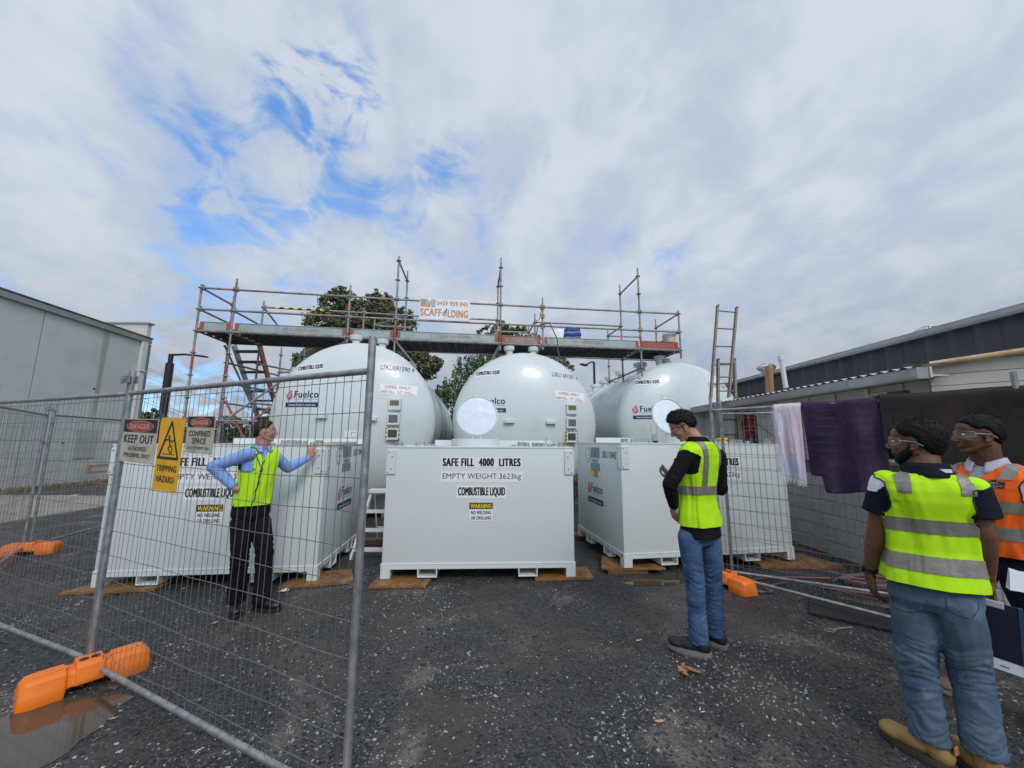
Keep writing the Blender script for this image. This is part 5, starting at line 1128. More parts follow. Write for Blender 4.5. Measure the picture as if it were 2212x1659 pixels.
# ------------------------------------------------------------------ temporary fence panels
FG = 'temporary wire mesh fence panels'; BG = 'orange fence feet'
fr_ = random.Random(33)
def fence_panel(p0, p1, label, top=2.05, bot=.10, ext=.16):
    p0 = Vector((*p0, 0)); p1 = Vector((*p1, 0)); d = (p1 - p0); L = d.length; d.normalize(); n = Vector((d.y, -d.x, 0))
    root = empty('wire_mesh_fence', p0, label, 'fence', FG, math.atan2(d.y, d.x))
    for p in (p0, p1):
        mb = MB(); mb.path([p + UZ * .03, p + UZ * 1.0, p + UZ * (top + ext)], .0195, 14, cap=False); mb.path([p + UZ * (top + ext), p + UZ * (top + ext - .08)], .0165, 14, cap=False); mb.build('post', M['galv'], root, smooth=60)
    for z in (top - .02, bot):
        mb = MB(); mb.path([p0 + UZ * z, p0 + d * .05 + UZ * z, p1 - d * .05 + UZ * z, p1 + UZ * z], [.019, .0175, .0175, .019], 12); mb.build('rail', M['galv'], root, smooth=60)
    mb = MB(); nv = int(L / .0605)
    for i in range(1, nv):
        x = L * i / nv; pts = []
        for k in range(13):
            z = bot + .015 + (top - bot - .05) * k / 12; pts.append(p0 + d * (x + .006 * noise.noise(V(i * 3.1, z * 1.5, L))) + n * (.010 * noise.noise(V(i * 1.7, z * 1.2, L + 5)) + .002) + UZ * z)
        mb.path(pts, .0019, 4, cap=False)
    z = top - .07
    while z > bot + .05:
        mb.path([p0 + d * (.018 + (L - .036) * k / 24) + n * (-.003 + .008 * noise.noise(V(k * .35, z * 9, L))) + UZ * (z + .008 * noise.noise(V(k * .3, z * 5, L + 2))) for k in range(25)], .0022, 4, cap=False); z -= .164
    mb.build('wire_mesh', M['wire'], root, smooth=60, fixn=False)
    return root, p0, d, n
PA, PBt = (-3.00, 3.0), (-.725, 1.94)
f1 = fence_panel(PA, PBt, 'wire mesh fence panel carrying the three warning signs, nearest on the left')
f2 = fence_panel((-5.27, 3.90), (-3.045, 3.035), 'wire mesh fence panel running off the left edge from the sign panel')
f3 = fence_panel((-7.12, 5.98), (-7.72, 8.30), 'wire mesh fence panel running away beside the pale concrete path')
f4 = fence_panel((-5.62, 4.12), (-7.15, 5.92), 'wire mesh fence panel at far left meeting the panel by the path')
f5 = fence_panel((2.56, 4.93), (4.07, 3.07), 'wire mesh fence panel hung with towels, on the right', top=2.10)
f6 = fence_panel((2.73, 5.02), (4.85, 3.90), 'wire mesh fence panel just behind the towel panel', top=2.06)
def clamp(c, ax, label):
    mb = MB(); c = Vector(c); a, b = rot2(*ax); mb.fbox(c, a, b, UZ, (-.065, .065), (-.030, -.0205), (-.03, .03)); mb.fbox(c, a, b, UZ, (-.065, .065), (.0205, .030), (-.03, .03)); mb.fbox(c, a, b, UZ, (-.008, .008), (-.05, .05), (-.008, .008)); mb.fbox(c, a, b, UZ, (-.014, .014), (-.044, -.031), (-.014, .014))
    tag(mb.build('pipe_coupler', M['galv'], loc=c, bevel=.003), label, 'coupler', 'steel clamps joining the fence posts')
clamp((-3.033, 3.01, 2.14), (-.9, .4), 'steel clamp joining the two posts beside the KEEP OUT sign')
clamp((-7.135, 5.95, 2.13), (.4, .7), 'steel clamp on the far left pair of fence posts')
clamp((2.645, 4.975, 2.16), (.9, .45), 'steel clamp on the pair of posts left of the towels')

def fence_foot(c, yaw, label):
    L, Wd, Hh = .62, .235, .15
    root = empty('ballast_block', c, label, 'ballast block', BG, yaw)
    Mx = Matrix.Translation(Vector(c)) @ Matrix.Rotation(yaw, 4, 'Z')
    # body: lofted chamfered block with a waist in the middle and raised lips
    secs = [(-.5, .70, .66), (-.488, .80, .84), (-.45, .93, .97), (-.40, 1, 1), (-.20, 1, 1), (-.18, .97, 1.0), (-.165, .84, .92), (-.115, .82, .92), (-.105, .92, 1.12), (.105, .92, 1.12), (.115, .82, .92), (.165, .84, .92), (.18, .97, 1.0), (.20, 1, 1), (.40, 1, 1), (.45, .93, .97), (.488, .80, .84), (.5, .70, .66)]
    vs = []; fs = []; prof = [(-.5, 0), (-.5, .42), (-.475, .52), (-.40, .90), (-.33, 1.0), (.33, 1.0), (.40, .90), (.475, .52), (.5, .42), (.5, 0)]
    for (x, w, h) in secs:
        for (y, z) in prof:
            zz = z * Hh * h
            if z == 0: zz = .05 if abs(x) < .17 else 0.0
            elif abs(x) < .17: zz = max(zz, .06)
            vs.append(Mx @ V(x * L, y * Wd * w, zz))
    n = len(prof)
    for i in range(len(secs) - 1):
        for k in range(n): fs.append((i * n + k, i * n + (k + 1) % n, (i + 1) * n + (k + 1) % n, (i + 1) * n + k))
    fs.append(tuple(range(n - 1, -1, -1))); fs.append(tuple((len(secs) - 1) * n + k for k in range(n)))
    mb = MB(); mb.add(vs, fs); mb.build('body', M['orange'], root, bevel=.0035, smooth=24)
    for s_ in (-1, 1): 
        mb = MB(); o = Mx @ V(s_ * .28 * L, 0, Hh + .0); ux = (Mx.to_3x3() @ V(1, 0, 0)); uy = (Mx.to_3x3() @ V(0, 1, 0)); mb.fbox(o, ux, uy, UZ, (-.075, .075), (-.022, .022), (-.002, .008)); mb.build('moulded_rib', M['orange'], root, bevel=.004)
    mb = MB(); e = Mx @ V(-.492 * L, 0, .065); ax = Mx.to_3x3() @ V(-1, 0, .25); mb.lathe([(.026, -.02), (.026, .007), (.018, .008), (.018, .003), (.001, .003)], e, ax, 18, cap=False); mb.build('filler_plug', M['grey'], root, smooth=40)
    for s_ in (-1, 1): mb = MB(); mb.lathe([(.024, 0), (.024, .004)], Mx @ V(s_ * .028, 0, Hh * 1.12 + .0), UZ, 14); mb.build('post_socket', M['black'], root)
fence_foot((-2.93, 2.93, 0), math.atan2(.62, .46), 'orange plastic fence foot at the near left, one end in the puddle')
fence_foot((-7.05, 5.95, 0), math.atan2(.25, 1), 'orange plastic fence foot at the far left edge')
fence_foot((-.72, 1.72, 0), math.atan2(.85, -.3), 'orange plastic fence foot cut by the bottom edge beneath the end post')
fence_foot((2.56, 4.82, 0), math.atan2(.75, -.25), 'orange plastic fence foot at the base of the towel fence')

# ------------------------------------------------------------------ warning signs wired to the fence
def fsign(s0, s1, z0, z1, name, label, kind):
    _, p0, d, n = f1; w = s1 - s0; h = z1 - z0; o = p0 + d * ((s0 + s1) / 2) + n * .014 + UZ * ((z0 + z1) / 2)
    # n points to the camera side
    root = empty(name, o, label, 'safety sign', 'safety signs wired to the fence')
    tilt = Matrix.Rotation(R(fr_.uniform(-2.5, -1)), 3, n); dd = tilt @ d; uu = tilt @ UZ
    fn = lambda u, v, e: o + dd * u + uu * v + n * (e + .012 * (v / h + .5) * .5)
    mb = MB(); c = []
    for k in range(4):
        for q in range(5):
            a = math.pi / 2 * (k + q / 4); cx, cy = [(1, 1), (-1, 1), (-1, -1), (1, -1)][k]; c.append((cx * (w / 2 - .012) + .012 * math.cos(a), cy * (h / 2 - .012) + .012 * math.sin(a)))
    f = [fn(x, y, 0) for x, y in c]; b = [fn(x, y, -.004) for x, y in c]; m_ = len(c)
    mb.add(f + b, [tuple(range(m_)), tuple(range(2 * m_ - 1, m_ - 1, -1))] + [(i, (i + 1) % m_, m_ + (i + 1) % m_, m_ + i) for i in range(m_)], 0)
    mb.build('board', M['signyellow'] if kind == 'trip' else M['signcream'], root)
    mb = MB(); e = .0015
    if kind == 'trip':
        ax, ay, bx_, by_ = 0, h * .44, w * .40, -h * .075
        tri = [(0, h * .44), (w * .40, -h * .06), (-w * .40, -h * .06)]
        for i in range(3): line(mb, fn, *tri[i], *tri[(i + 1) % 3], .017, 1, e + .0005 * i); disc(mb, fn, *tri[i], .0085, .0085, 1, e + .002, 12)
        disc(mb, fn, -.012, h * .235, .011, .011, 1, e + .001, 14)
        for (a, b, c_, d_, t) in ((-.012, .22, .012, .12, .014), (.012, .12, .045, .075, .010), (.045, .075, .040, .015, .009), (.012, .12, -.01, .07, .010), (-.01, .07, .02, .02, .009), (-.008, .20, -.055, .185, .007), (-.055, .185, -.075, .13, .006), (-.006, .195, .035, .165, .007), (.035, .165, .060, .205, .006), (.02, .02, .035, .008, .008)):
            line(mb, fn, a * w / .32, b * h - 0, c_ * w / .32, d_ * h, t, 1, e + .001)
        line(mb, fn, -w * .24, -.005 * h, w * .24, -.005 * h, .005, 1, e); 
        text(mb, fn, "TRIPPING", 0, -h * .20, w * .82, h * .085, 1, e, bold=.045); text(mb, fn, "HAZARD", -.0, -h * .345, w * .74, h * .085, 1, e, bold=.045)
        mb.build('lettering', [M['white'], M['black']], root)
    else:
        plate(mb, fn, 0, h * .335, w - .012, h * .33 - .012, 1, e); disc(mb, fn, 0, h * .325, w * .395, h * .128, 0, e + .0008, 36); disc(mb, fn, 0, h * .325, w * .385, h * .121, 2, e + .0014, 36)
        text(mb, fn, "DANGER", 0, h * .325, w * .58, h * .115, 0, e + .002, bold=.04)
        if kind == 'keep':
            text(mb, fn, "KEEP OUT", 0, h * .035, w * .86, h * .19, 1, e, bold=.05); text(mb, fn, "AUTHORISED", 0, -h * .185, w * .54, h * .095, 1, e, bold=.03); text(mb, fn, "PERSONNEL ONLY", 0, -h * .335, w * .76, h * .095, 1, e, bold=.03)
        else:
            text(mb, fn, "CONFINED", 0, h * .03, w * .78, h * .15, 1, e, bold=.045); text(mb, fn, "SPACE", 0, -h * .165, w * .50, h * .15, 1, e, bold=.045); text(mb, fn, "ENTRY BY PERMIT ONLY", 0, -h * .355, w * .84, h * .075, 1, e, bold=.01)
        mb.build('lettering', [M['signcream'], M['black'], mat('faded_red_sign', (.42, .05, .04), .5, var=.25, vscale=10)], root)
    mb = MB()
    for sx in (-1, 1):
        for sy in (-1, 1): q = fn(sx * (w / 2 - .012), sy * (h / 2 - .012), .001); mb.path([q + n * .004, q + n * .006 + UZ * .02 * sy, q - n * .02 + UZ * .03 * sy], .0015, 5)
    mb.build('tie_wire', M['wire'], root)
fsign(.025, .53, 1.505, 1.825, 'danger_sign', 'cream danger sign reading KEEP OUT next to the fence post', 'keep')
fsign(.56, .87, 1.33, 1.825, 'hazard_sign', 'tall yellow tripping hazard sign with a falling figure', 'trip')
fsign(.91, 1.225, 1.585, 1.83, 'danger_sign', 'smaller cream danger sign reading CONFINED SPACE', 'conf')

# ------------------------------------------------------------------ towels on the right fence
_, tp0, td, tn = f5
def solidify(o, t):
    bm = bmesh.new(); bm.from_mesh(o.data); bmesh.ops.recalc_face_normals(bm, faces=bm.faces[:]); bmesh.ops.solidify(bm, geom=bm.faces[:], thickness=t); bm.to_mesh(o.data); bm.free()
    for p in o.data.polygons: p.use_smooth = True
def drape(name, s0, s1, ztop, flen, blen, amp, mats, label, cat, seed, shift=0.0, taper=0.0, bottom=None, nu=60, nv=90, miF=None, off=.004, kfold=9, grp='towels and blanket hung over the fence', th=.006, keep=None):
    tot = flen + blen + .08
    def fn(a, b):
        s = s0 + (s1 - s0) * a; l = b * tot
        ff = flen * (bottom(a) if bottom else 1)
        if b < .5: q = (0.5 - b) / .5; down = q * ff; side = 1
        else: q = (b - .5) / .5; down = q * blen; side = -1
        s += (shift * down / max(flen, .01) + taper * (a - .5) * -down) * (1 if side > 0 else .3)
        fold = amp * (min(1, down * 3)) * (math.sin(a * kfold + seed + 1.5 * noise.noise(V(a * 2, down * 1.3, seed))) + .6 * noise.noise(V(a * 9, down * 2, seed))) + .006 * noise.noise(V(a * 20, down * 16, seed))
        r = .021 + off; t = min(1.0, down / .03)
        nn = (math.sin(t * math.pi / 2) * (r + .012 * min(1, down * 2)) + fold * .8 + abs(amp) * .6 * min(1, down * 3))
        return tp0 + td * s + tn * (side * nn) + UZ * (ztop + off + .021 * 1.0 * (1 - t) - down + .004 * math.sin(s * 9))
    mb = MB(); mb.grid(fn, nu, nv)
    if miF: 
        for i, f in enumerate(mb.f): mb.m[i] = miF((i % nu + .5) / nu, (i // nu + .5) / nv)
    o = mb.build(name, mats, loc=tp0 + td * (s0 + s1) / 2 + UZ * ztop, smooth=180); solidify(o, th)
    return tag(o, label, cat, grp), fn
pinkm = mat('pink_towelling', (.70, .56, .62), .95, col2=(.66, .60, .68), vscale=5, bump=.6, bscale=220, dirt=(.55, .58, .70), dscale=2.0, dthr=(.62, .8))
tw, pfn = drape('beach_towel', .70, .955, 2.085, .80, .60, .022, [pinkm, mat('pale_blue_towelling', (.46, .53, .68), .95, col2=(.58, .56, .68), vscale=7, bump=.6, bscale=220)], 'pale pink and blue fringed towel hung on the fence', 'towel', 2, shift=.02, kfold=8, taper=.06, miF=lambda a, b: 1 if (b < .5 and (.5 - b) / .5 > .70 + .15 * (a - .3) + .08 * math.sin(a * 9)) else 0, bottom=lambda a: .97 + .06 * a)
mb = MB(); rr = random.Random(4)
for k in range(46):
    a = k / 45; p = pfn(a, 0.0); mb.path([p + UZ * .004, p + V(rr.uniform(-.01, .01), 0, -.025), p + V(rr.uniform(-.012, .012), 0, -.05 - .02 * rr.random())], [.0022, .002, .001], 4)
for k in range(70):
    b = .5 - .5 * k / 69; p = pfn(0.0, b); mb.path([p, p - td * (.012 + .012 * rr.random()) - UZ * .006, p - td * (.02 + .01 * rr.random()) - UZ * .014], [.002, .0018, .001], 4)
o = mb.build('fringe', M['paper'], None, smooth=60); o.data.transform(Matrix.Translation(-MW[tw.name].translation)); o.parent = tw; MW[o.name] = MW[tw.name]
purp = mat('dark_purple_towelling', (.058, .028, .088), .95, col2=(.022, .011, .034), vscale=4, bump=.8, bscale=150, stretch=(1, 1, 1))
purr = mat('purple_towelling_rib', (.040, .022, .058), .95, bump=.8, bscale=150)
drape('purple_towel', .965, 1.575, 2.09, .88, .55, .034, [purp, purr], 'dark purple ribbed towel hung on the fence', 'towel', 5, kfold=13, shift=.03, bottom=lambda a: .86 if a < .17 else 1.0 + .04 * math.sin(a * 5), miF=lambda a, b: 1 if (int(b * 110) % 5 == 0 or .70 < a < .73) else 0, nv=110, th=.010)
blk = mat('black_brown_pile_blanket', (.014, .011, .012), .95, col2=(.036, .024, .022), vscale=5, bump=.8, bscale=120)
drape('dark_blanket', 1.585, 2.62, 2.115, 1.12, .6, .012, [blk], 'large black-brown plush blanket behind the men at the right', 'blanket', 8, kfold=6, nu=90, th=.010, bottom=lambda a: (.44 if a < .085 else 1.0), off=.008)

# ------------------------------------------------------------------ ground clutter at the right
def coil(c, r, n, rad, name, m, label, cat, seed, zs=.012, squash=.55, ex=()):
    rr = random.Random(seed); mb = MB(); pts = []
    for k in range(n * 22):
        a = 2 * math.pi * k / 22; t = k / (n * 22); q = r * (1 + .22 * noise.noise(V(t * 9, seed, 0)) + .10 * math.sin(k // 22 * 2.1)); off = V(.18 * noise.noise(V(k // 22 * 1.3, 1, seed)), .12 * noise.noise(V(k // 22 * 1.9, 5, seed)), 0)
        pts.append(Vector(c) + V(q * math.cos(a), q * squash * math.sin(a), zs + .018 * (1 + noise.noise(V(k * .11, 3, seed))) * (1 + (k // 22) * .5)) + off)
    mb.path(pts, rad, 8)
    for e in ex:
        sm = []
        E = [Vector(q) for q in e]
        for i in range(len(E) - 1):
            p0, p1, p2, p3 = E[max(i - 1, 0)], E[i], E[i + 1], E[min(i + 2, len(E) - 1)]
            for k in range(8):
                t = k / 8; sm.append(.5 * ((2 * p1) + (-p0 + p2) * t + (2 * p0 - 5 * p1 + 4 * p2 - p3) * t * t + (-p0 + 3 * p1 - 3 * p2 + p3) * t ** 3))
        sm.append(E[-1]); mb.path(sm, rad, 8)
    return tag(mb.build(name, m, loc=c, smooth=60), label, cat)
coil((4.35, 4.85, 0), .36, 6, .011, 'air_hose', M['hose'], 'dusty pink hose lying in loose coils along the fence foot', 'hose', 3,
     ex=[[(3.95, 5.05, .02), (3.4, 5.08, .02), (2.95, 4.98, .02), (2.72, 4.78, .02), (2.78, 4.62, .02), (2.95, 4.62, .02), (2.95, 4.75, .02), (3.3, 4.9, .02)], [(3.6, 4.75, .02), (4.1, 4.5, .03), (4.7, 4.55, .02), (4.9, 4.9, .02), (4.4, 5.2, .02), (3.9, 4.95, .02)], [(4.0, 4.3, .02), (4.3, 4.2, .02), (4.8, 4.2, .02), (5.0, 4.5, .02)]])
mb = MB(); u, w = rot2(.80, -.60); o = V(2.95, 4.07, .0)
mats_ = (('rubber_mat', (0, .62), 0, 'square black interlocking rubber mat, the farther of two'), ('rubber_mat', (.625, 1.25), -.01, 'black interlocking rubber mat half behind the jeans of the man in the yellow vest'))
for nm, (a, b), sh, lb in mats_:
    mb = MB(); pts = []
    def tooth(p, q, k=12):
        p, q = Vector(p), Vector(q); d = (q - p); L = d.length; d.normalize(); nrm = Vector((d.y, -d.x)); out = []
        for i in range(k):
            t0, t1 = L * i / k, L * (i + 1) / k; e = nrm * (.014 if i % 2 else 0); out += [p + d * t0 + e, p + d * (t1 - .004) + e]
        return out
    pts = tooth((a, 0), (b, 0)) + tooth((b, 0), (b, .60)) + tooth((b, .60), (a, .60)) + tooth((a, .60), (a, 0))
    mb.prism([(p.x, p.y) for p in pts], o + UZ * (.006), u, w, V(0, 0, .022)); tag(mb.build(nm, M['rubber'], loc=o + u * a), lb, 'rubber mat', 'rubber mats on the gravel')
c = P(1815, 1359, 3.72); c.z = .034
c = G(1800, 1360, .034); mb = MB(); d = (G(1860, 1352, .034) - c).normalized(); q = Vector((-d.y, d.x, 0))
mb.path([c, c + d * .08 + q * .01, c + d * .22], [.005, .006, .004], 8); mb.path([c + V(0, 0, .0) - d * (.045 - .045 * math.cos(a)) + q * .022 * math.sin(a) for a in [2 * math.pi * k / 16 for k in range(17)]], .004, 6); mb.path([c + d * .02 - q * .01, c - d * .03 - q * .03, c - d * .07 - q * .045], .004, 6)
tag(mb.build('metal_shears', M['alu'], loc=c, smooth=60), 'pair of metal shears lying on the rubber mat', 'shears')
# red cord hung on the outbuilding wall
t0 = V(4.80, 7.75, 2.28); mb = MB(); rr = random.Random(8)
for k in range(7):
    w_, h_ = .13 + .05 * rr.random(), .40 + .12 * rr.random(); dx = rr.uniform(-.05, .05); pts = []
    for j in range(25):
        a = 2 * math.pi * j / 24; pts.append(t0 + V(-.03 - .012 * k, dx + w_ * math.sin(a) * (1 - .5 * math.cos(a)) * .9, -h_ * (1 - math.cos(a)) / 2 + .02))
    mb.path(pts, .009, 6)
mb.path([t0 + V(-.04, 0, -.1), t0 + V(-.05, .03, -.6), t0 + V(-.03, 0, -.85)], .014, 6)
mb.path([t0 + V(-.06, -.3, -.25), t0 + V(-.05, -.75, -.50), t0 + V(-.05, -1.1, -.72), t0 + V(-.05, -1.35, -.80)], .007, 6)
tag(mb.build('coiled_red_line', M['redcord'], loc=t0, smooth=60), 'dark red cord coiled and hung on the cladding behind the fence posts', 'cord')
# leaves and litter
def leaf(c, L, yaw, m, label, curl=.5, n=1, name='dry_leaf', cat='leaf', grp='dry leaves and bark on the gravel'):
    mb = MB(); c = Vector(c)
    for q in range(n):
        ya = yaw + q * .7; cc = c + V(.02 * q * math.cos(q * 2), .02 * q * math.sin(q * 2), .004 * q)
        def fn(a, b):
            w = L * .15 * math.sin(math.pi * min(1, max(0.02, a))) ** .8; x = (a - .5) * L; y = (b - .5) * 2 * w; z = .008 + curl * (y * y / L * 2.2 + x * x / L * .5) + .004 * noise.noise(V(a * 5, b * 3, c.x * 9 + q))
            return cc + V(x * math.cos(ya) - y * math.sin(ya), x * math.sin(ya) + y * math.cos(ya), z)
        mb.grid(fn, 12, 5)
    o = mb.build(name, m, loc=c, smooth=180); solidify(o, .0012); tag(o, label, cat, grp)
leaf(G(1480, 1452), .135, .35, M['leafdry'], 'cluster of large curled brown leaves in the middle right foreground', .9, 4)
leaf(G(1380, 1385), .06, .4, M['leafpale'], 'small pale sliver of bark on the bare mud left of the man with the phone')
leaf(G(1376, 1482), .035, 1.4, M['leafdry'], 'small brown leaf fragment left of the brown leaf cluster')
leaf(G(1348, 1502), .04, 2.1, M['leafdry'], 'thin brown leaf standing on edge in the foreground gravel')
leaf(G(1425, 1562), .07, .1, M['leafpale'], 'curled yellow straw on wet mud below the brown leaf cluster', 1.2)
leaf(G(1485, 1576), .04, 2.7, M['leafdry'], 'dark brown bark sliver right of the yellow straw')
leaf(G(463, 1348), .07, 1.0, M['leafpale'], 'tan leaf behind the fence near the feet of the man in the blue shirt', .9)
leaf(G(573, 1459), .035, 2.0, M['leafpale'], 'small tan leaf behind the lower part of the fence')
leaf(G(244, 1555), .045, .5, M['leafpale'], 'pale leaf beside the puddle at the near left', .8)
leaf(G(662, 1558), .03, 0.2, M['leafpale'], 'tiny pale sliver low on the gravel near the fence end post')
leaf(G(1750, 1348), .05, 2.3, M['leafdry'], 'orange-brown leaf by the corner of the rubber mat', .9)
leaf(G(1012, 1412), .05, .9, M['leafpale'], 'pale twig on the sandy patch in the centre foreground', .5)
leaf(G(1518, 1541), .03, .3, mat('white_scrap', (.6, .6, .6), .6), 'crumpled white scrap in the right foreground gravel', 1.2, 2, 'litter_scrap', 'litter')
leaf(G(612, 1279, 0), .12, .6, M['paper'], 'white scrap lying by the left tank foot', .8, 2, 'litter_scrap', 'litter')
leaf(G(150, 1072, 0), .45, .2, M['paper'], 'white torn sheet on the dark strip at the foot of the warehouse', .5, 2, 'litter_scrap', 'litter')
c = V(-16.02, 15.1, .52); t = empty('timber_bracket', c, 'small timber bracket low on the warehouse wall near the left box tank', 'bracket')
mb = MB(); mb.box(c + V(.05, -.28, 0), (.10, .10, .34)); mb.build('upright', M['timberlt'], t, bevel=.01)
for dz in (-.12, .12): mb = MB(); mb.box(c + V(.06, .08, dz), (.08, .60, .08)); mb.build('arm', M['timberlt'], t, bevel=.01)

# ================================================================== PEOPLE
def remesh(mb, voxel, smooth=3, dispf=None):
    """fuse overlapping closed shapes into one continuous surface"""
    me = bpy.data.meshes.new('tmp'); me.from_pydata([tuple(v) for v in mb.v], [], mb.f)
    bm = bmesh.new(); bm.from_mesh(me); bmesh.ops.recalc_face_normals(bm, faces=bm.faces[:]); bm.to_mesh(me); bm.free()
    ob = bpy.data.objects.new('tmp', me); COL.objects.link(ob)
    m = ob.modifiers.new('r', 'REMESH'); m.mode = 'VOXEL'; m.voxel_size = voxel
    if smooth: s = ob.modifiers.new('s', 'SMOOTH'); s.iterations = smooth; s.factor = .5
    dg = bpy.context.evaluated_depsgraph_get(); dg.update()
    r = bpy.data.meshes.new_from_object(ob.evaluated_get(dg)); bpy.data.objects.remove(ob); bpy.data.meshes.remove(me)
    if dispf:
        nr = [v.normal.copy() for v in r.vertices]
        for v, n in zip(r.vertices, nr): v.co += n * dispf(v.co, n)
    out = MB(); out.v = [v.co.copy() for v in r.vertices]; out.f = [tuple(p.vertices) for p in r.polygons]; out.m = [0] * len(out.f)
    bpy.data.meshes.remove(r); return out
def nz3(p, s, o=0.0): return noise.noise(V(p.x * s + o, p.y * s, p.z * s))
def skinmat(name, c): return mat(name, c, .55, col2=tuple(q * .80 for q in c), vscale=12, bump=.1, bscale=120, spec=.35)
def cloth(name, c, **k):
    k.setdefault('var', .12); return mat(name, c, .88, vscale=9, bump=.25, bscale=160, spec=.2, **k)
def denim(name, c, c2): return mat(name, c, .85, col2=c2, vscale=5, bump=.35, bscale=180, dirt=tuple(min(1, q * 1.5) for q in c), dscale=6, dthr=(.56, .72), spec=.15)
HIVIS = mat('lime_hi_vis_fabric', (.50, .86, .015), .75, col2=(.44, .78, .010), vscale=7, bump=.2, bscale=200, spec=.2)
HIVISO = mat('orange_hi_vis_fabric', (.95, .155, .018), .75, col2=(.85, .12, .012), vscale=7, bump=.2, bscale=200, spec=.2)
REFL = mat('reflective_tape', (.27, .255, .215), .45, metal=.25, col2=(.21, .20, .17), vscale=14, bump=.3, bscale=90)
HAIR = mat('black_hair', (.0055, .005, .005), .55, spec=.22, bump=.5, bscale=260)
HAIRB = mat('dark_brown_hair', (.022, .014, .010), .55, spec=.25, bump=.5, bscale=260)
PIPING = M['rubber']

def hand(mb, w, d, n, s, curl=(.35, .4, .45, .5), k=1.0, spread=.05, thumb=.6):
    """w wrist, d towards the fingers, n way the palm faces, s thumb side"""
    w = Vector(w); d = Vector(d).normalized(); n = Vector(n); n = (n - d * n.dot(d)).normalized(); s = Vector(s); s = (s - d * s.dot(d) - n * s.dot(n)).normalized()
    L = .092 * k; B = Matrix((s, d, n)).transposed()
    mb.ball(w + d * L * .52, (.040 * k, L * .56, .015 * k), B); mb.cap(w - d * .01, w + d * L * .25, .027 * k, .024 * k)
    for i in range(4): mb.cap(w + d * .015 + s * (.016 - i * .011) * k, w + d * L * .88 + s * (.030 - i * .020) * k, .012 * k, .0105 * k)
    ln = [(.040, .025, .020), (.044, .029, .022), (.041, .027, .021), (.032, .020, .018)]
    for i in range(4):
        p = w + d * L * .90 + s * (.030 - i * .020) * k; a = 0; dirv = (d + s * spread * (1.5 - i)).normalized(); ax = n.cross(dirv).normalized() * -1; r = (.0088 - .0006 * i) * k; pts = [p]
        for j in range(3):
            a += curl[i] * (1.0 if j == 0 else 1.15 if j == 1 else .7); q = dirv * math.cos(a) + n * math.sin(a); p = p + q * ln[i][j] * k; pts.append(p)
        mb.chain(pts, [r * 1.08, r, r * .93, r * .82])
    b = w + d * L * .28 + s * .026 * k; t1 = (s * .75 + d * .65 + n * .25 * thumb).normalized(); t2 = (s * .35 + d * .85 + n * .5 * thumb).normalized(); t3 = (s * .05 + d * .9 + n * .55 * thumb).normalized()
    p1 = b + t1 * .036 * k; p2 = p1 + t2 * .030 * k; p3 = p2 + t3 * .024 * k
    mb.chain([b, p1, p2, p3], [.0145 * k, .0115 * k, .0102 * k, .0085 * k])
